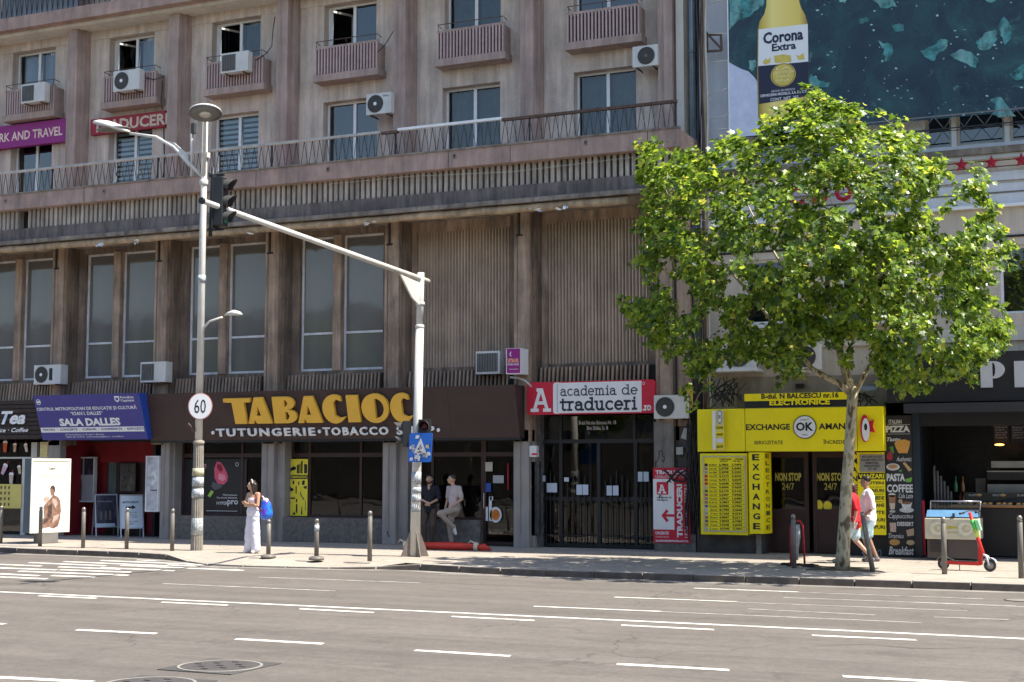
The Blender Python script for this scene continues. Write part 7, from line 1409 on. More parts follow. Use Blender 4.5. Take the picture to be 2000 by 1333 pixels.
MB().box(xa + .02, xb - .02, Yf + .02, Yf + .78, m2 + .001, m2 + .03, dgrey).build('rim', t); MB().hexa([(xa + .03, Yf + .03, m2 + .03), (xb - .03, Yf + .03, m2 + .03), (xb - .03, Yf + .77, m2 + .03), (xa + .03, Yf + .77, m2 + .03)], [(xa + .05, Yf + .10, tp - .02), (xb - .05, Yf + .10, tp - .02), (xb - .05, Yf + .7, tp - .01), (xa + .05, Yf + .7, tp - .01)], mat('blue_white_tub', (.14, .30, .50), .3, var=.15, scale=3)).build('lid_trim', t)
MB().tube([(xa + .1, Yf + .3, z(980)), (xb + .02, Yf + .3, z(980))], .018, mat('rail_steel', (.35, .33, .36), .3, metal=.6), 8).tube([(xa + .1, Yf + .3, z(980)), (xa + .08, Yf + .3, m2)], .014, MATS['rail_steel'], 6).tube([(xb + .02, Yf + .3, z(980)), (xb - .02, Yf + .3, m2)], .014, MATS['rail_steel'], 6).build('guard_rail', t)
MB().quad((xa + .1, Yf + .3, tp + .02), (xb, Yf + .3, tp + .02), (xb, Yf + .3, z(981)), (xa + .1, Yf + .3, z(981)), glass('freezer_glass', (.6, .75, .85), .08)).build('glass_guard', t); MB().box((xa + xb) / 2 + .02, (xa + xb) / 2 + .07, Yf + .0, Yf + .04, m2 + .035, m2 + .11, dgrey).build('latch', t)

# red scooter
c0, c1 = G(1843, 1113), G(1934, 1117); t = thing('electric_scooter', 'red electric scooter with a green tag parked beside the freezer', 'scooter', (c0.x, c0.y, 0)); d = Vector((c1.x - c0.x, c1.y - c0.y, 0)); Ls = d.length; d.normalize(); sd = Vector((d.y, -d.x, 0))
S = lambda a, h_, s=0: Vector((c0.x, c0.y, 0)) + d * a + sd * s + Vector((0, 0, h_))
scr = mat('scooter_red', (.58, .025, .02), .35, var=.04); tyre = mat('tyre', (.045, .042, .04), .8, var=.1); hubm = mat('wheel_hub', (.25, .24, .23), .4)
def wheel(a, r_, steer=0):
    ax = (sd * math.cos(steer) + d * math.sin(steer)).normalized(); o_ = MB(); cc = S(a, r_); V = []; n1, n2 = 26, 8; fw = ax.cross(Vector((0, 0, 1))).normalized()
    for i in range(n1):
        th = 2 * math.pi * i / n1; rd = fw * math.cos(th) + Vector((0, 0, 1)) * math.sin(th)
        for j in range(n2): ph = 2 * math.pi * j / n2; V.append(cc + rd * (r_ - .028 + .028 * math.cos(ph)) + ax * .03 * math.sin(ph))
    o_.add(V, [(i * n2 + j, ((i + 1) % n1) * n2 + j, ((i + 1) % n1) * n2 + (j + 1) % n2, i * n2 + (j + 1) % n2) for i in range(n1) for j in range(n2)], tyre, True)
    wh = o_.build('wheel', t); MB().lathe(cc - ax * .022, [(.02, -.01), (r_ - .05, 0), (r_ - .05, .044), (.02, .054)], hubm, 18, axis=ax).build('hub', wh)
wr = .118; wheel(0, wr); wheel(Ls, wr * 1.0, R(22))
zd = .135
MB().obox(S(Ls * .44, zd + .01), d * Ls * .36, sd * .075, (0, 0, .035), scr).build('deck', t, .012); MB().obox(S(Ls * .44, zd + .049), d * Ls * .33, sd * .07, (0, 0, .004), dgrey).build('grip_mat', t)
MB().tube([S(.17, zd), S(0, wr, .05)], .022, scr, 7).tube([S(.17, zd), S(0, wr, -.05)], .022, scr, 7).build('rear_fork', t)
ar = [S(-.14 + .0, wr + .05)] + [S(math.cos(R(a)) * .145, wr + math.sin(R(a)) * .145) for a in (130, 100, 70, 45)] + [S(.2, zd + .06)]; f = MB()
for a, b_2 in zip(ar, ar[1:]): f.hexa([a - sd * .045, b_2 - sd * .045, b_2 + sd * .045, a + sd * .045], [a - sd * .045 + Vector((0, 0, .008)), b_2 - sd * .045 + Vector((0, 0, .008)), b_2 + sd * .045 + Vector((0, 0, .008)), a + sd * .045 + Vector((0, 0, .008))], dgrey)
f.build('rear_mudguard', t)
hb = S(Ls - .10, .30); ht = S(Ls - .52, 1.12)
hb, ht = S(Ls - .13, .33), S(Ls - .37, 1.13)
f = MB(); f.hexa([S(Ls * .76, zd - .01, -.035), S(Ls * .84, zd - .01, -.035), S(Ls * .84, zd - .01, .035), S(Ls * .76, zd - .01, .035)], [hb.lerp(ht, .16) - d * .05 - sd * .03, hb.lerp(ht, .10) + d * .02 - sd * .03, hb.lerp(ht, .10) + d * .02 + sd * .03, hb.lerp(ht, .16) - d * .05 + sd * .03], scr); f.build('neck', t, .006)
MB().tube([hb - Vector((0, 0, .04)) + d * .01, hb.lerp(ht, .3), ht], [.042, .036, .030], scr, 10).build('stem', t)
MB().tube([hb.lerp(ht, .60), hb.lerp(ht, .82)], .041, mat('green_band', (.08, .50, .08), .4), 10).tube([hb.lerp(ht, .40), hb.lerp(ht, .60)], .038, mat('lime_band', (.45, .60, .08), .4), 10).build('coloured_bands', t)
MB().tube([S(Ls, wr, .05), S(Ls - .05, .29, .045), hb - sd * -.02], .02, mat('fork_white', (.55, .55, .58), .35), 7).tube([S(Ls, wr, -.05), S(Ls - .05, .29, -.045), hb - sd * .02], .02, MATS['fork_white'], 7).build('front_fork', t)
f = MB(); ar = [S(Ls + math.cos(R(a)) * .145, wr + math.sin(R(a)) * .145) for a in (25, 50, 75, 100, 125, 145)]
for a, b_2 in zip(ar, ar[1:]): f.hexa([a - sd * .04, b_2 - sd * .04, b_2 + sd * .04, a + sd * .04], [a - sd * .04 + Vector((0, 0, .01)), b_2 - sd * .04 + Vector((0, 0, .01)), b_2 + sd * .04 + Vector((0, 0, .01)), a + sd * .04 + Vector((0, 0, .01))], MATS['fork_white'])
f.build('front_mudguard', t)
hx = (sd * .85 + d * -.35).normalized(); MB().tube([ht + hx * .27 - Vector((0, 0, .03)), ht + hx * .06 + Vector((0, 0, .03)), ht + Vector((0, 0, .035)), ht - hx * .06 + Vector((0, 0, .03)), ht - hx * .27 + Vector((0, 0, .02))], .013, dgrey, 7).build('handlebar', t)
for s in (1, -1): MB().tube([ht + hx * .16 * s - Vector((0, 0, .006)), ht + hx * .28 * s - Vector((0, 0, .02 if s > 0 else -.02))], .020, black, 8).build('grip', t)
MB().obox(hb.lerp(ht, .70) + d * .09, d * .045, sd * .03, (ht - hb).normalized() * .11, mat('pale_green_box', (.35, .75, .38), .4)).build('green_box', t, .02)
MB().tube([S(Ls * .36, zd - .02, .03), S(Ls * .40, .012, .13)], .009, black, 5).build('kickstand', t)
# ------------------------------------------------------------- plane tree
tb = G(1645, 1112); TY = tb.y
t = thing('plane_tree', 'young plane tree with mottled bark and a broad dense green crown before the yellow booth', 'tree', (tb.x, tb.y, 0)); TREE = t
bark = bpy.data.materials.new('mottled_bark'); bark.use_nodes = True; n = bark.node_tree.nodes; L = bark.node_tree.links; bs = n['Principled BSDF']; bs.inputs['Roughness'].default_value = .85
geo = n.new('ShaderNodeNewGeometry'); no = n.new('ShaderNodeTexNoise'); no.inputs['Scale'].default_value = 7; no.inputs['Detail'].default_value = 3; no.inputs['Roughness'].default_value = .45; vm = n.new('ShaderNodeVectorMath'); vm.operation = 'MULTIPLY'; vm.inputs[1].default_value = (1.3, 1.3, .6); L.new(geo.outputs['Position'], vm.inputs[0]); L.new(vm.outputs[0], no.inputs['Vector'])
rp = n.new('ShaderNodeValToRGB'); rp.color_ramp.interpolation = 'LINEAR'; L.new(no.outputs['Fac'], rp.inputs[0]); el = rp.color_ramp.elements; el[0].position = .38; el[0].color = (.11, .085, .05, 1); el[1].position = .43; el[1].color = (.38, .32, .20, 1); x_ = el.new(.56); x_.color = (.46, .40, .27, 1); x_ = el.new(.62); x_.color = (.24, .20, .12, 1)
L.new(rp.outputs[0], bs.inputs['Base Color']); bp = n.new('ShaderNodeBump'); bp.inputs['Strength'].default_value = .5; bp.inputs['Distance'].default_value = .015; L.new(no.outputs['Fac'], bp.inputs['Height']); L.new(bp.outputs[0], bs.inputs['Normal'])
def tp(px, py, Y=None): return Vector(at(px, py, TY if Y is None else Y))
tr_ = [(1645, 1112, .19), (1646, 1085, .165), (1649, 1030, .145), (1653, 960, .138), (1658, 890, .128), (1662, 830, .125), (1664, 790, .125), (1666, 762, .13)]
m_ = MB(); pts = [tp(a, b) for a, b, _ in tr_]; pts[0].z = -.05; m_.tube(pts, [r_ * .84 for _, _, r_ in tr_], bark, 14)
m_.ball(tp(1666, 764), .108, bark, 10)
m_.build('trunk', t)
limbs = [([(1664, 768, 0), (1650, 722, 0), (1641, 690, .05), (1632, 664, .1), (1622, 600, .2), (1610, 500, .1), (1600, 380, 0), (1590, 270, -.1)], [.10, .085, .078, .07, .055, .04, .03, .012]),
 ([(1662, 768, 0), (1640, 750, -.1), (1600, 730, -.25), (1583, 718, -.25), (1555, 680, -.3), (1525, 650, -.2), (1470, 580, 0), (1400, 500, .2), (1330, 440, .3)], [.09, .065, .058, .05, .045, .038, .03, .022, .01]),
 ([(1667, 770, 0), (1685, 738, .1), (1702, 712, .3), (1735, 670, .6), (1790, 610, .9), (1850, 520, 1.1), (1895, 430, 1.2)], [.085, .055, .045, .035, .03, .02, .01]),
 ([(1632, 664, .1), (1660, 640, 0), (1700, 560, -.2), (1740, 470, -.3), (1760, 360, -.4)], [.05, .04, .032, .022, .01]),
 ([(1632, 664, .1), (1600, 620, .8), (1540, 540, 1.4), (1480, 440, 1.8), (1430, 340, 1.9)], [.05, .04, .03, .02, .01])]
nodes = []
for P, rs in limbs:
    pts = [tp(a, b, TY + c) for a, b, c in P]; MB().tube(pts, rs, bark, 8).build('limb', t)
    for p, r_ in zip(pts[2:], rs[2:]): nodes.append((p, r_))
OUT = [(1245, 282), (1285, 276), (1312, 300), (1350, 288), (1378, 305), (1402, 275), (1440, 264), (1472, 285), (1490, 240), (1512, 215), (1550, 200), (1577, 168), (1600, 180), (1640, 202), (1680, 212), (1684, 250), (1714, 262), (1718, 218), (1732, 250), (1757, 232), (1774, 262), (1800, 268), (1798, 310), (1838, 308), (1850, 340), (1822, 372), (1812, 420), (1850, 400), (1860, 345), (1906, 322), (1932, 352), (1918, 380), (1942, 400), (1950, 440), (1980, 480), (1976, 520), (1935, 545), (1925, 575), (1962, 600), (1972, 640), (1962, 680), (1925, 700), (1903, 742), (1862, 738), (1812, 762), (1760, 768), (1725, 745), (1700, 705), (1655, 712), (1610, 660), (1575, 690), (1555, 730), (1518, 752), (1490, 705), (1445, 700), (1402, 715), (1385, 755), (1352, 795), (1334, 775), (1348, 725), (1330, 690), (1300, 692), (1268, 672), (1230, 636), (1210, 585), (1245, 588), (1275, 570), (1262, 545), (1236, 515), (1262, 470), (1240, 440), (1262, 400), (1246, 340)]
HOLES = [((1440, 560), 16), ((1340, 580), 20), ((1300, 545), 10), ((1500, 500), 12), ((1380, 430), 12), ((1385, 640), 18), ((1640, 385), 14), ((1555, 385), 11), ((1865, 440), 18), ((1480, 620), 16), ((1820, 400), 16), ((1690, 680), 14)]
def inside(x, y):
    c = False; j = len(OUT) - 1
    for i in range(len(OUT)):
        xi_, yi_ = OUT[i]; xj, yj = OUT[j]
        if (yi_ > y) != (yj > y) and x < (xj - xi_) * (y - yi_) / (yj - yi_) + xi_: c = not c
        j = i
    return c
def edged(x, y):
    b = 1e9
    for i in range(len(OUT)):
        x1, y1 = OUT[i]; x2, y2 = OUT[(i + 1) % len(OUT)]; dx, dy = x2 - x1, y2 - y1; u = max(0, min(1, ((x - x1) * dx + (y - y1) * dy) / (dx * dx + dy * dy))); b = min(b, math.hypot(x - x1 - u * dx, y - y1 - u * dy))
    return b
tr = random.Random(11); cl = []
while len(cl) < 1380:
    x, y = tr.uniform(1205, 1985), tr.uniform(165, 800)
    if not inside(x, y): continue
    e = edged(x, y)
    if e < 5 or (e > 30 and tr.random() < .12): continue
    if any(math.hypot(x - h[0][0], y - h[0][1]) < h[1] + 12 for h in HOLES): continue
    if e > 14 and noise.noise(Vector((x * .022, y * .026, 3.1))) < -.30: continue
    dz = .25 + 2.3 * math.sqrt(min(1, e / 190)); yy = tr.uniform(-1, 1) * dz
    if abs(yy) < dz * .45 and tr.random() < .35: yy = math.copysign(dz * tr.uniform(.6, 1), yy)
    cl.append((tp(x, y, TY - .7 + yy), e))
for px, py in OUT: 
    a = tp(px + (1610 - px) * .012, py + (520 - py) * .012, TY - .7 + tr.uniform(-.4, .4)); cl.append((a, 6))
fork = tp(1650, 700); cl.sort(key=lambda c: (c[0] - fork).length); tw = MB()
for c, e in cl:
    b = min(nodes, key=lambda q_: (q_[0] - c).length + .15 * (q_[0] - fork).length); mid = b[0].lerp(c, .5) + Vector((tr.uniform(-.08, .08), tr.uniform(-.08, .08), tr.uniform(-.1, .04))); r0 = min(b[1] * .8, .022); r1 = max(.004, r0 * .5)
    tw.tube([b[0], mid, c], [max(r0, .006), (r0 + r1) / 2, r1], bark, 4, False); nodes.append((c, max(r1, .007)))
stuff(tw.build('twigs', t))
# leaf: five-lobed plane leaf folded along the midrib
half = [(0, 0), (.18, -.06), (.50, .10), (.36, .30), (.60, .62), (.28, .58), (.20, .78), (0, 1.05)]
def leaf_pts(c, up, side, s, fold, curl):
    nrm = side.cross(up); V = []
    for sg in (1, -1):
        for u, v in half[1:-1]: V.append(c + side * (u * s * sg) + up * (v * s) + nrm * (abs(u) * fold * s - curl * s * v * v))
    V = [c, c + up * 1.05 * s - nrm * curl * s * 1.1, c + up * .45 * s - nrm * curl * .2 * s] + V
    return V
LF = []
for sg in (0, 1):
    o_ = 3 + sg * 6; ring = [0] + [o_ + k for k in range(6)] + [1]
    for a, b in zip(ring, ring[1:]): LF.append((2, a, b) if sg == 0 else (2, b, a))
lm = []
for nm, c1, c2 in (('leaf', (.045, .085, .012), (.125, .165, .022)),):
    m = bpy.data.materials.new('plane_leaf'); m.use_nodes = True; n = m.node_tree.nodes; L = m.node_tree.links; n.clear(); o_ = n.new('ShaderNodeOutputMaterial'); geo = n.new('ShaderNodeNewGeometry'); rp = n.new('ShaderNodeValToRGB'); el = rp.color_ramp.elements
    el[0].color = (.028, .060, .010, 1); el[1].color = (.36, .34, .05, 1); x_ = el.new(.35); x_.color = (.075, .145, .015, 1); x_ = el.new(.75); x_.color = (.19, .285, .025, 1); x_ = el.new(.93); x_.color = (.26, .34, .035, 1)
    ob = n.new('ShaderNodeObjectInfo'); ad = n.new('ShaderNodeMath'); ad.operation = 'ADD'; fr_n = n.new('ShaderNodeMath'); fr_n.operation = 'FRACT'; L.new(geo.outputs['Random Per Island'], ad.inputs[0]); L.new(ob.outputs['Random'], ad.inputs[1]); L.new(ad.outputs[0], fr_n.inputs[0]); L.new(fr_n.outputs[0], rp.inputs[0])
    pb = n.new('ShaderNodeBsdfPrincipled'); pb.inputs['Roughness'].default_value = .40; pb.inputs['Specular IOR Level'].default_value = .65; L.new(rp.outputs[0], pb.inputs['Base Color'])
    tl = n.new('ShaderNodeBsdfTranslucent'); hs = n.new('ShaderNodeHueSaturation'); hs.inputs['Value'].default_value = 2.15; hs.inputs['Hue'].default_value = .485; L.new(rp.outputs[0], hs.inputs['Color']); L.new(hs.outputs[0], tl.inputs[0])
    mx = n.new('ShaderNodeMixShader'); mx.inputs[0].default_value = .46; L.new(pb.outputs[0], mx.inputs[1]); L.new(tl.outputs[0], mx.inputs[2]); L.new(mx.outputs[0], o_.inputs[0]); leafm = m
cen = tp(1600, 480); leaves = []
for c, e in cl:
    k = tr.randint(18, 30) if e > 10 else tr.randint(10, 16); spread = .21 if e > 14 else .15
    for _ in range(k):
        d = Vector((tr.gauss(0, 1), tr.gauss(0, 1), tr.gauss(0, .8))).normalized() * spread * tr.random() ** .5; p = c + d
        outw = (p - cen).normalized(); nrm = (Vector((0, 0, 1)) * tr.uniform(.3, 1.2) + outw * .5 + Vector((tr.gauss(0, .55), tr.gauss(0, .55), tr.gauss(0, .4)))).normalized()
        upv = (outw * .7 + Vector((tr.gauss(0, .7), tr.gauss(0, .7), tr.uniform(-1.0, .3)))); upv = (upv - nrm * upv.dot(nrm)).normalized(); leaves.append((p, upv, upv.cross(nrm), min(.16, .062 + abs(tr.gauss(0, .046))), tr.uniform(-.05, .35), tr.uniform(0, .3)))
camv = Vector((0, CAM_Y, CAM_Z)); order = sorted(range(len(leaves)), key=lambda i: (leaves[i][0] - camv).length - leaves[i][3] * 18); near = set(order[:300]); fo = MB()
for i, (p, u, s_, sz, fd_, cu_) in enumerate(leaves):
    if i not in near: fo.add(leaf_pts(p, u, s_, sz, fd_, cu_), LF, leafm, False)
stuff(fo.build('foliage', t)); me_l = None; b0 = base_of(t)
for i in sorted(near):
    p, u, s_, sz, _, _ = leaves[i]
    if me_l is None:
        me_l = bpy.data.meshes.new('leaf'); me_l.from_pydata(leaf_pts(Vector((0, 0, 0)), Vector((0, 1, 0)), Vector((1, 0, 0)), 1, .15, .12), [], LF); me_l.materials.append(leafm)
    o_ = link('leaf', me_l, t); nr = s_.cross(u); M_ = Matrix((s_, u, nr)).transposed().to_4x4(); o_.matrix_local = Matrix.Translation(p - b0) @ M_ @ Matrix.Scale(sz, 4)
# tree pit
tag(MB().box(tb.x - .62, tb.x + .62, tb.y - .55, tb.y + .55, .002, .012, mat('tree_pit_soil', (.09, .075, .055), .95, var=.4, scale=9, bump=.8)).build('tree_pit'), 'square of bare soil around the foot of the plane tree', 'tree pit')

k_ = 0
for x_o in (-62, -50, -39, -27, -14, 2):     # trees across the boulevard, seen as reflections only
    c = TREE.copy(); col.objects.link(c); c.location = (x_o, -47 + (k_ % 2) * 1.5, 0); c.rotation_euler.z = k_ * 1.1; c.scale = (1.5, 1.5, 1.25); c['group'] = 'trees across the boulevard'; c['label'] = ['farthest left', 'second from the left', 'third from the left', 'third from the right', 'second from the right', 'farthest right'][k_] + ' plane tree of the row across the boulevard, mirrored in the glass'
    for ch in TREE.children:
        if ch.name in ('trunk', 'foliage'): d_ = ch.copy(); col.objects.link(d_); d_.parent = c
    k_ += 1
# ------------------------------------------------------------- people
def cap_prim(V, F, p0, r0, p1, r1, n=10):
    p0, p1 = Vector(p0), Vector(p1); ax = p1 - p0; Ln = ax.length
    if Ln < 1e-6: ax = Vector((0, 0, 1)); 
    ax = ax.normalized(); a = ax.orthogonal().normalized(); b = ax.cross(a); o = len(V); rings = []
    for k in range(5): th = math.pi / 2 * k / 4; rings.append((-r0 * math.cos(th), r0 * math.sin(th)))
    for k in range(5): th = math.pi / 2 * k / 4; rings.append((Ln + r1 * math.sin(th), r1 * math.cos(th)))
    for h, r_ in rings:
        for k in range(n): th = 2 * math.pi * k / n; V.append(p0 + ax * h + (a * math.cos(th) + b * math.sin(th)) * max(r_, 1e-4))
    for i in range(len(rings) - 1):
        for k in range(n): F.append((o + i * n + k, o + i * n + (k + 1) % n, o + (i + 1) * n + (k + 1) % n, o + (i + 1) * n + k))
    F.append(tuple(o + k for k in range(n))[::-1]); F.append(tuple(o + (len(rings) - 1) * n + k for k in range(n)))
def el_prim(V, F, c, r, n=14, rz=0, rx=0):
    o = len(V); m = Euler((rx, 0, rz)).to_matrix(); c = Vector(c)
    for i in range(n // 2 + 1):
        ph = math.pi * i / (n // 2); ph = min(max(ph, .02), math.pi - .02)
        for k in range(n): th = 2 * math.pi * k / n; V.append(c + m @ Vector((r[0] * math.sin(ph) * math.cos(th), r[1] * math.sin(ph) * math.sin(th), -r[2] * math.cos(ph))))
    for i in range(n // 2):
        for k in range(n): F.append((o + i * n + k, o + i * n + (k + 1) % n, o + (i + 1) * n + (k + 1) % n, o + (i + 1) * n + k))
    F.append(tuple(o + k for k in range(n))[::-1]); F.append(tuple(o + n // 2 * n + k for k in range(n)))
TMPS = bpy.data.scenes.new('scratch')
def blob(name, prims, vox, m, parent, smooth=3, wr=0, seed=0):
    V, F = [], []
    for p in prims:
        if p[0] == 'c': cap_prim(V, F, *p[1:])
        else: el_prim(V, F, *p[1:])
    me = bpy.data.meshes.new(name); me.from_pydata([tuple(v) for v in V], [], F); me.update()
    o = bpy.data.objects.new(name, me); TMPS.collection.objects.link(o)
    r = o.modifiers.new('r', 'REMESH'); r.mode = 'VOXEL'; r.voxel_size = vox; s = o.modifiers.new('s', 'SMOOTH'); s.factor = .5; s.iterations = smooth
    with bpy.context.temp_override(scene=TMPS, view_layer=TMPS.view_layers[0]):
        dg = bpy.context.evaluated_depsgraph_get(); me2 = bpy.data.meshes.new_from_object(o.evaluated_get(dg))
    bpy.data.objects.remove(o); me2.name = name
    if wr:
        for v in me2.vertices:
            q = v.co * 9 + Vector((seed, 0, 0)); v.co += v.normal * wr * noise.noise(Vector((q.x, q.y, q.z * .8 + 1.5 * noise.noise(q * .5))))
    me2.polygons.foreach_set('use_smooth', [True] * len(me2.polygons)); me2.materials.clear(); me2.materials.append(m)
    return link(name, me2, parent)
def V3(*a): return Vector(a)
def hand(wr, elb, s, palm_dir=None, curl=.5, side=1):
    """palm + five separate fingers from the wrist, in forearm direction"""
    wr, elb = Vector(wr), Vector(elb); d = ((wr - elb).normalized() if palm_dir is None else Vector(palm_dir).normalized()); w_ = d.cross(Vector((0, .9, .3)));
    w_ = w_.normalized() if w_.length > .2 else d.orthogonal().normalized(); n_ = w_.cross(d); P = [('c', wr, .024 * s, wr + d * .045 * s, .030 * s), ('c', wr + d * .03 * s - w_ * .018 * s, .019 * s, wr + d * .085 * s - w_ * .024 * s, .017 * s), ('c', wr + d * .03 * s + w_ * .018 * s, .019 * s, wr + d * .085 * s + w_ * .024 * s, .017 * s)]
    for k, L_ in enumerate((.072, .082, .076, .058)):
        b = wr + d * .088 * s + w_ * (-.030 + .020 * k) * s; m1 = b + (d * (1 - curl * .3) + n_ * curl * .6).normalized() * L_ * .5 * s; e = m1 + (d * (1 - curl) + n_ * curl * 1.2).normalized() * L_ * .5 * s
        P += [('c', b, .0095 * s, m1, .009 * s), ('c', m1, .009 * s, e, .0075 * s)]
    tb_ = wr + d * .03 * s - w_ * .03 * s * side; t1 = tb_ + (d * .7 - w_ * .7 * side).normalized() * .035 * s; P += [('c', tb_, .012 * s, t1, .0105 * s), ('c', t1, .0105 * s, t1 + (d * .9 - w_ * .2 * side).normalized() * .03 * s, .009 * s)]
    return P
def head_prims(hc, yaw, s=1, nod=0):
    def r_(v): v = Vector(v); return Vector(hc) + Matrix.Rotation(yaw, 3, 'Z') @ (Matrix.Rotation(nod, 3, 'X') @ v) * s
    P = [('e', hc, (.076 * s, .095 * s, .105 * s), 16, yaw), ('e', r_((0, -.028, -.055)), (.055 * s, .062 * s, .062 * s), 14, yaw), ('e', r_((0, -.070, -.088)), (.026 * s, .024 * s, .022 * s), 10, yaw),
         ('c', r_((0, -.093, .012)), .009 * s, r_((0, -.112, -.026)), .014 * s), ('c', r_((-.035, -.083, .028)), .012 * s, r_((.035, -.083, .028)), .012 * s), ('c', r_((-.018, -.092, -.056)), .009 * s, r_((.018, -.092, -.056)), .009 * s)]
    for sx in (1, -1): P += [('e', r_((.078 * sx, .008, -.010)), (.010 * s, .018 * s, .030 * s), 8, yaw), ('e', r_((.040 * sx, -.062, -.030)), (.024 * s, .022 * s, .024 * s), 8, yaw)]
    return P, r_
def face(parent, r_, s, skin_d):
    m_ = MB()
    for sx in (1, -1): m_.ball(r_((.031 * sx, -.084, .006)), .0105 * s, mat('eye_white', (.6, .57, .53), .3), 8)
    m_.build('eyes', parent); m_ = MB()
    for sx in (1, -1): m_.ball(r_((.031 * sx, -.0925, .006)), .0058 * s, mat('eye_dark', (.02, .015, .012), .2), 6)
    m_.build('pupils', parent); m_ = MB(); m_.tube([r_((-.024, -.096, -.055)), r_((0, -.103, -.054)), r_((.024, -.096, -.055))], [.003 * s, .006 * s, .003 * s], mat('lips', (.32, .12, .10), .5), 6); m_.build('lips', parent)
    for sx in (1, -1): MB().tube([r_((.016 * sx, -.098, .030)), r_((.034 * sx, -.097, .036)), r_((.050 * sx, -.086, .028))], .004 * s, mat('brow', (.03, .02, .015), .8), 5).build('eyebrow', parent)
def person(label, loc, yaw, J, skin, garments, hairf=None, headyaw=0, group=None, shoes=None, hs=1, nod=0, handspec=(None, None, .5)):
    t = thing('person', label, 'person', (0, 0, 0), group)
    P = []; c = lambda a, ra, b, rb: P.append(('c', Vector(J[a]), ra, Vector(J[b]), rb))
    hp, r_ = head_prims(J['head'], headyaw, hs, nod); P += hp; P.append(('c', Vector(J['neck']) - Vector((0, 0, .03)), .060, Vector(J['head']) + Vector((0, 0, -.05)), .050))
    P.append(('e', (Vector(J['chest'])), (.155 * J.get('w', 1), .10, .19), 16, J.get('tw', 0))); P.append(('e', Vector(J['pelvis']), (.15 * J.get('w', 1), .105, .13), 16, J.get('pw', 0))); P.append(('c', Vector(J['pelvis']), .115, Vector(J['chest']), .115))
    for S_ in 'LR':
        P.append(('c', Vector(J['chest']) + Vector((0, 0, .10)), .07, Vector(J['sh' + S_]), .052))
        c('sh' + S_, .052, 'el' + S_, .038); c('el' + S_, .039, 'wr' + S_, .026); c('hip' + S_, .085, 'kn' + S_, .058); c('kn' + S_, .057, 'an' + S_, .038); P.append(('c', Vector(J['pelvis']), .10, Vector(J['hip' + S_]), .085))
        P.append(('c', Vector(J['an' + S_]) - Vector((0, 0, .03)), .036, Vector(J['to' + S_]), .028))
        P += hand(J['wr' + S_], J['el' + S_], 1.0, handspec[0 if S_ == 'L' else 1], handspec[2], 1 if S_ == 'L' else -1)
    blob('body', P, .0105, skin, t, 2); face(t, r_, hs, skin)
    for nm, prims, vox, m, wr in garments: blob(nm, prims, vox, m, t, 3, wr, len(nm))
    if hairf: hairf(t, r_)
    for S_ in 'LR':
        if shoes:
            a, b = Vector(J['an' + S_]), Vector(J['to' + S_]); d = (b - a); up_ = Vector((0, 0, 1)) if J.get('flat' + S_, 1) else Vector(J['solen' + S_]); bk = a - Vector((d.x, d.y, 0)).normalized() * .035 if J.get('flat' + S_, 1) else a - d.normalized() * .03
            lo = bk.copy(); 
            if J.get('flat' + S_, 1): lo.z = min(a.z - .035, b.z + .012); b2 = b.copy(); b2.z = lo.z - .008
            else: lo = bk - up_ * .03; b2 = b
            so = blob('shoe', [('c', lo, .046, b2, .040), ('c', a + up_ * .0, .044, lo.lerp(b2, .35), .046), ('c', lo.lerp(b2, .5) + up_ * .012, .045, b2, .036)], .009, shoes, t, 2)
    t.location = loc; t.rotation_euler.z = yaw; BASE[t.as_pointer()] = Vector(loc)
    return t
def skinm(nm, c): return mat(nm, c, .5, var=.06, scale=12, spec=.35)
tan = skinm('tan_skin', (.42, .24, .155)); fair = skinm('fair_skin', (.50, .30, .21)); olive = skinm('olive_skin', (.33, .19, .125))
def scalev(J, k): return {a: (tuple(v_ * k for v_ in b) if isinstance(b, tuple) else b) for a, b in J.items()}
hairb = mat('dark_brown_hair', (.022, .013, .009), .4, var=.3, scale=30); hairk = mat('black_hair', (.012, .010, .009), .45, var=.3, scale=30); hairs = mat('short_brown_hair', (.06, .04, .028), .6, var=.3, scale=40)

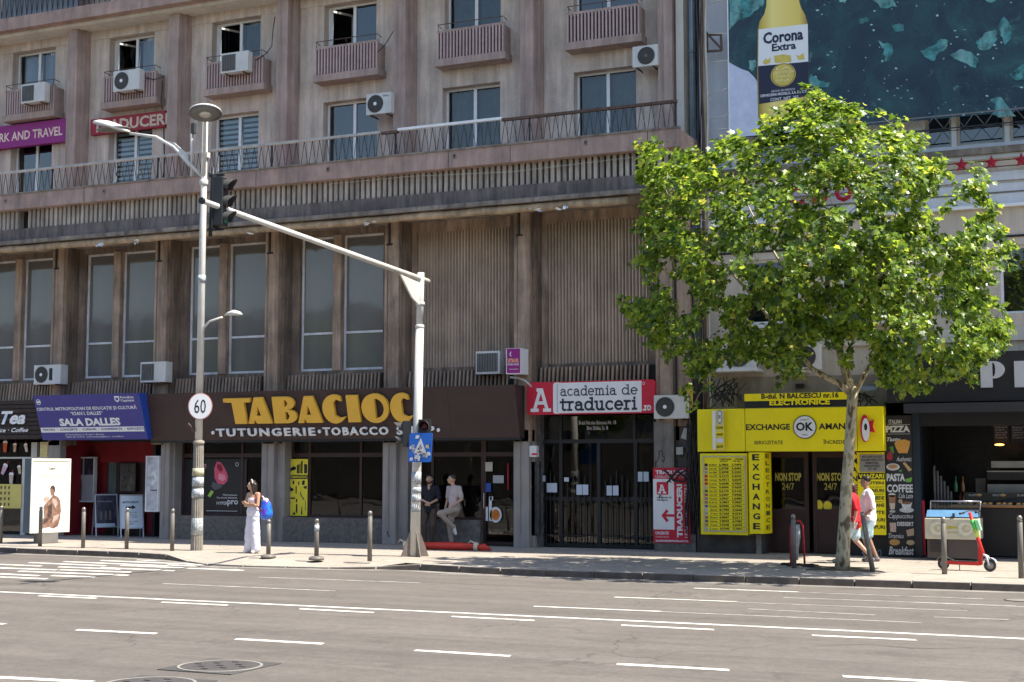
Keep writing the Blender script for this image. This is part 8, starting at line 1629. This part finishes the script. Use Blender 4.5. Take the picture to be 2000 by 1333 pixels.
# woman with the backpack
wy = G(493, 1081).y; Hw = Z(493, 938, wy); k = Hw / 1.72
J = dict(pelvis=(0, 0, .95), chest=(0, 0, 1.27), neck=(0, .0, 1.44), head=(-.012, -.035, 1.60), shL=(.165, .01, 1.385), shR=(-.165, .01, 1.385), elL=(.215, -.05, 1.12), elR=(-.215, -.05, 1.12), wrL=(-.02, -.185, 1.17), wrR=(.03, -.165, 1.13),
  hipL=(.085, 0, .90), hipR=(-.085, 0, .90), knL=(.10, -.01, .50), knR=(-.09, -.02, .50), anL=(.10, .03, .09), anR=(-.10, .01, .09), toL=(.13, -.12, .035), toR=(-.13, -.13, .035), w=.88)
J = scalev(J, k); v = lambda *a: Vector(a) * k
wp = mat('white_linen', (.62, .60, .66), .85, var=.05, scale=6); wt = mat('white_top', (.70, .67, .66), .8, var=.05)
G1 = [('trousers', [('c', v(.08, 0, .97), .095 * k, v(.10, -.01, .55), .105 * k), ('c', v(.10, -.01, .55), .105 * k, v(.115, .01, .12), .115 * k), ('c', v(-.08, 0, .97), .095 * k, v(-.095, -.02, .55), .105 * k), ('c', v(-.095, -.02, .55), .105 * k, v(-.115, 0, .12), .115 * k), ('e', v(0, -.005, .98), (.172 * k, .142 * k, .14 * k)), ('c', v(0, -.005, .98), .138 * k, v(0, -.005, 1.06), .130 * k)], .014, wp, .016),
      ('strap_top', [('e', v(0, -.005, 1.17), (.138 * k, .108 * k, .14 * k)), ('e', v(0, -.012, 1.25), (.142 * k, .112 * k, .10 * k)), ('c', v(.09, -.03, 1.28), .028 * k, v(.085, -.005, 1.43), .012 * k), ('c', v(-.09, -.03, 1.28), .028 * k, v(-.085, -.005, 1.43), .012 * k)], .010, wt, .005)]
def hw(t, r_):
    blob('hair', [('e', r_((0, .022, .030)), (.088 * k, .098 * k, .100 * k), 14), ('c', r_((.045, .055, .0)), .060 * k, r_((.055, .055, -.21)), .050 * k), ('c', r_((-.045, .055, .0)), .060 * k, r_((-.055, .055, -.21)), .050 * k), ('c', r_((0, .07, 0)), .065 * k, r_((0, .075, -.23)), .055 * k), ('c', r_((.075, -.02, .05)), .024 * k, r_((.080, .01, -.14)), .026 * k), ('c', r_((-.075, -.02, .05)), .024 * k, r_((-.080, .01, -.14)), .026 * k)], .009, hairb, t, 2, .006)
    MB().tube([r_((math.cos(R(a)) * .094, -.012, math.sin(R(a)) * .098 + .035)) for a in range(0, 181, 15)], [.014 * k] * 13, mat('hair_band', (.55, .5, .45), .3), 6).build('hair_band', t)
yw = R(-14); wl = (G(493, 1081).x, wy, .0)
person('woman with long dark hair in a white top and wide white trousers, arms crossed', wl, yw, J, tan, G1, hw, R(-30), hs=k, shoes=mat('white_shoe', (.60, .57, .52), .6), handspec=((-.9, -.15, .1), (.9, .1, .12), .3))
# backpack hanging behind her
fw = Vector((math.sin(yw), -math.cos(yw), 0)); rt_ = Vector((math.cos(yw), math.sin(yw), 0)); W0 = Vector(wl)
pk = thing('backpack', 'shiny blue, purple and pink backpack hanging on the back of the woman in white', 'backpack', tuple(W0 + Vector((.3, .1, 1.1)))); pm = bpy.data.materials.new('shiny_patchwork'); pm.use_nodes = True; n = pm.node_tree.nodes; L = pm.node_tree.links; bs = n['Principled BSDF']; bs.inputs['Roughness'].default_value = .3; geo = n.new('ShaderNodeNewGeometry'); vo = n.new('ShaderNodeTexVoronoi'); vo.inputs['Scale'].default_value = 9; L.new(geo.outputs['Position'], vo.inputs['Vector']); sp = n.new('ShaderNodeSeparateColor'); L.new(vo.outputs['Color'], sp.inputs[0]); rp = n.new('ShaderNodeValToRGB'); rp.color_ramp.interpolation = 'CONSTANT'; L.new(sp.outputs[0], rp.inputs[0]); el = rp.color_ramp.elements; el[0].color = (.02, .10, .55, 1); el[1].position = .3; el[1].color = (.10, .05, .45, 1)
for p_, c_ in ((.45, (.02, .16, .62, 1)), (.76, (.45, .04, .25, 1)), (.88, (.16, .06, .45, 1))): x_ = el.new(p_); x_.color = c_
L.new(rp.outputs[0], bs.inputs['Base Color'])
bc = W0 - fw * .20 + rt_ * .17 + Vector((0, 0, 1.08 * k)); bc0 = base_of(pk); q_ = lambda a, b, c_: bc + rt_ * a - fw * b + Vector((0, 0, c_)) - bc0
blob('bag', [('c', q_(0, .03, -.17), .13, q_(0, .03, .08), .11), ('c', q_(.04, .06, -.16), .13, q_(.03, .05, .06), .10), ('e', q_(.02, .10, -.10), (.10, .10, .13))], .014, pm, pk, 2, .012); blob('top_flap', [('e', q_(0, .03, .16), (.085, .075, .06)), ('c', q_(0, 0, .14), .05, q_(-.02, -.05, .24), .03)], .014, mat('pale_flap', (.6, .5, .55), .4), pk, 2, .008)
MB().tube([bc + rt_ * .0 + fw * .06 + Vector((0, 0, .20)), W0 + rt_ * .155 + Vector((0, 0, 1.42 * k)) + fw * .0, W0 + rt_ * .175 + fw * .11 + Vector((0, 0, 1.28 * k)), W0 + rt_ * .20 + fw * .04 + Vector((0, 0, 1.10 * k)), bc + fw * .04 + Vector((0, 0, -.12))], .016, mat('dark_red_strap', (.16, .02, .04), .6), 6).build('strap', pk)

# two men at the window sill
my = .04; c1 = X(838, 1060, my); Hm = Z(838, 927, my); k = Hm / 1.76
J = dict(pelvis=(0, .03, .92), chest=(0, .05, 1.30), neck=(0, .04, 1.49), head=(0, .0, 1.645), shL=(.19, .05, 1.43), shR=(-.19, .05, 1.43), elL=(.26, .0, 1.16), elR=(-.26, .0, 1.16), wrL=(.07, -.16, 1.05), wrR=(-.05, -.15, 1.08),
  hipL=(.09, .02, .90), hipR=(-.09, .02, .90), knL=(.13, -.10, .50), knR=(-.13, -.05, .49), anL=(.07, .02, .09), anR=(-.12, .0, .09), toL=(.10, -.14, .035), toR=(-.16, -.16, .035))
J = scalev(J, k); v = lambda *a: Vector(a) * k
nav = mat('navy_shirt', (.010, .012, .020), .8, var=.2, scale=8); brt = mat('brown_trousers', (.085, .055, .040), .85, var=.15, scale=8); 
def shirt(k, col_, name='shirt', sleeve=.55, hem=.86, J=J, loose=1.0, tw=0, wr=.012, chestz=1.30, cy=.05):
    P = [('e', Vector(J['chest']), (.19 * k * loose, .125 * k * loose, .20 * k), 16, tw), ('c', Vector(J['chest']) - v(0, 0, .10), .135 * k * loose, Vector(J['pelvis']) + v(0, 0, hem - .92 + .05), .140 * k * loose), ('e', Vector(J['pelvis']) + v(0, 0, hem - .92 + .09), (.175 * k * loose, .135 * k * loose, .09 * k), 14, tw), ('c', Vector(J['neck']) - v(0, 0, .045), .068 * k, Vector(J['neck']) - v(0, 0, .02), .060 * k)]
    for S_ in 'LR':
        s_, e_, w_ = Vector(J['sh' + S_]), Vector(J['el' + S_]), Vector(J['wr' + S_]); P.append(('c', Vector(J['neck']) - v(0, 0, .06), .055 * k, s_, .065 * k))
        if sleeve <= 1: P.append(('c', s_, .066 * k, s_.lerp(e_, sleeve), .062 * k))
        else: P += [('c', s_, .066 * k, e_, .056 * k), ('c', e_, .054 * k, e_.lerp(w_, sleeve - 1), .048 * k)]
    return (name, P, .014, col_, wr)
def trou(k, col_, J=J, end=1.0, r=(.105, .080, .062), name='trousers', wr=.012):
    P = [('e', Vector(J['pelvis']), (.165 * k, .125 * k, .11 * k), 14, 0)]
    for S_ in 'LR':
        h, n_, a = Vector(J['hip' + S_]), Vector(J['kn' + S_]), Vector(J['an' + S_])
        if end > 0: P += [('c', h, r[0] * k, n_, r[1] * k), ('c', n_, r[1] * k, n_.lerp(a, end), r[2] * k)]
        else: P += [('c', h, r[0] * k, h.lerp(n_, -end), r[1] * k)]
    return (name, P, .014, col_, wr)
def hm1(t, r_):
    blob('hair', [('e', r_((0, .026, .045)), (.080 * k, .085 * k, .080 * k), 14), ('e', r_((0, -.02, .075)), (.065 * k, .06 * k, .045 * k), 12)], .008, hairk, t, 2, .006); blob('beard', [('e', r_((0, -.052, -.085)), (.050 * k, .046 * k, .038 * k), 12), ('c', r_((-.06, -.01, -.05)), .018 * k, r_((-.04, -.05, -.085)), .022 * k), ('c', r_((.06, -.01, -.05)), .018 * k, r_((.04, -.05, -.085)), .022 * k), ('c', r_((-.025, -.095, -.042)), .007 * k, r_((.025, -.095, -.042)), .007 * k)], .007, hairk, t, 2, .003)
t = person('bearded man in a dark navy shirt and brown trousers leaning with clasped hands', (c1, my, 0), R(14), J, fair, [shirt(k, nav, sleeve=1.15, hem=.84, loose=1.12), trou(k, brt), ('open_neck', [('e', v(0, -.055, 1.43), (.035 * k, .03 * k, .075 * k))], .009, fair, 0)], hm1, 0, hs=k, shoes=mat('dark_shoe', (.03, .028, .03), .5), handspec=((-.6, -.3, -.3), (.5, -.3, -.5), .6))
c2 = X(886, 1060, my); Hm = Z(886, 928, my); k = Hm / 1.74
J = dict(pelvis=(0, .05, .92), chest=(-.02, .05, 1.29), neck=(-.02, .03, 1.48), head=(-.035, -.01, 1.635), shL=(.17, .06, 1.42), shR=(-.20, .02, 1.42), elL=(.24, .10, 1.15), elR=(-.25, .02, 1.14), wrL=(.10, -.10, .97), wrR=(-.19, -.10, .90),
  hipL=(.09, .04, .90), hipR=(-.09, .04, .90), knL=(.02, -.40, .80), knR=(-.09, -.02, .49), anL=(.13, -.08, .47), anR=(-.08, .02, .09), toL=(.16, -.03, .31), toR=(-.14, -.15, .035), flatL=0, solenL=(.1, -.9, .2))
J = scalev(J, k); J['flatL'] = 0; J['solenL'] = (.1, -.9, .2); v = lambda *a: Vector(a) * k
sh2 = mat('pale_grey_shirt', (.45, .38, .37), .85, var=.06, scale=10); tr2 = mat('stone_trousers', (.33, .27, .22), .85, var=.08, scale=8)
def hm2(t, r_): blob('hair', [('e', r_((0, .028, .040)), (.079 * k, .086 * k, .078 * k), 14), ('e', r_((0, -.015, .074)), (.062 * k, .055 * k, .036 * k), 12)], .008, hairs, t, 2, .003)
t = person('man in a pale short-sleeved shirt and stone trousers with one knee raised', (c2, my - .05, 0), R(-28), J, fair, [shirt(k, sh2, J=J, sleeve=.80, hem=.84, loose=1.05), trou(k, tr2, J=J, r=(.10, .075, .055))], hm2, R(-35), hs=k, shoes=mat('white_sneaker', (.62, .62, .64), .6), handspec=((-.5, -.5, -.5), (.1, -.5, -.8), .5))
# two walkers by the tree
y1 = -2.5; Hm = Z(1668, 944, y1); k = Hm / 1.70
walk = dict(pelvis=(0, 0, .94), chest=(0, -.015, 1.30), neck=(0, -.02, 1.46), head=(0, -.05, 1.595), shL=(.18, -.01, 1.40), shR=(-.18, .01, 1.40), elL=(.22, .08, 1.14), elR=(-.22, -.06, 1.14), wrL=(.20, .03, .90), wrR=(-.20, -.20, .95),
  hipL=(.085, 0, .90), hipR=(-.085, 0, .90), knL=(.09, -.20, .52), knR=(-.09, .02, .49), anL=(.09, -.26, .10), anR=(-.09, .28, .20), toL=(.10, -.42, .045), toR=(-.10, .18, .06), w=.95)
J = scalev(walk, k); v = lambda *a: Vector(a) * k; redc = mat('red_jersey', (.50, .008, .018), .75, var=.06, scale=8); lb = mat('pale_blue_denim', (.42, .52, .54), .85, var=.08, scale=10); lb2 = mat('light_blue_shorts', (.32, .43, .46), .85, var=.08, scale=10)
def hr(t, r_):
    blob('hair', [('e', r_((0, .025, .035)), (.086 * k, .095 * k, .092 * k), 14), ('c', r_((0, .07, 0)), .06 * k, r_((0, .10, -.16)), .045 * k)], .009, mat('auburn_hair', (.07, .025, .015), .45, var=.3, scale=30), t, 2, .006)
    MB().tube([r_((-.07, -.06, .01)), r_((-.04, -.105, .008)), r_((.04, -.105, .008)), r_((.07, -.06, .01))], .012 * k, mat('sunglasses', (.01, .01, .01), .15), 6).build('sunglasses', t)
bwsh = mat('black_white_shoe', (.04, .04, .045), .5, var=.9, scale=12, dirt=.9, dirtc=(.6, .6, .6))
t = person('walker in a loose red shirt and pale shorts half hidden by the tree trunk', (X(1669, 1096, y1), y1, 0), R(-84), J, fair, [shirt(k, redc, J=J, sleeve=.9, hem=.80, loose=1.22, wr=.02), trou(k, lb, J=J, end=-.78, r=(.115, .115, .1), name='shorts')], hr, R(-5), hs=k, shoes=bwsh)
y2 = -1.9; Hm = Z(1694, 932, y2); k = Hm / 1.80
walk2 = dict(walk); walk2.update(elR=(-.25, .10, 1.16), wrR=(-.10, -.10, 1.0), elL=(.25, .07, 1.15), wrL=(.16, -.10, .98), knL=(.09, -.10, .50), anL=(.09, .02, .09), toL=(.10, -.13, .035), knR=(-.09, .0, .50), anR=(-.09, .16, .10), toR=(-.10, .02, .035), head=(0, -.05, 1.70), neck=(0, -.02, 1.54), chest=(0, -.01, 1.34), shL=(.20, 0, 1.47), shR=(-.20, 0, 1.47))
J = scalev(walk2, k); v = lambda *a: Vector(a) * k
def hw2(t, r_): blob('hair', [('e', r_((0, .028, .042)), (.083 * k, .088 * k, .082 * k), 14), ('e', r_((0, -.02, .082)), (.066 * k, .06 * k, .042 * k), 12)], .008, hairk, t, 2, .005)
t = person('walker in a white T-shirt and light blue shorts right of the tree trunk', (X(1698, 1090, y2), y2, 0), R(-72), J, olive, [shirt(k, mat('white_tshirt', (.74, .73, .76), .85, var=.04), J=J, sleeve=.95, hem=.80, loose=1.18, wr=.02), trou(k, lb2, J=J, end=-.85, r=(.115, .105, .1), name='shorts')], hw2, R(-15), hs=k, shoes=mat('grey_shoe', (.16, .13, .13), .6))
for s in ('scratch',): bpy.data.scenes.remove(bpy.data.scenes[s])
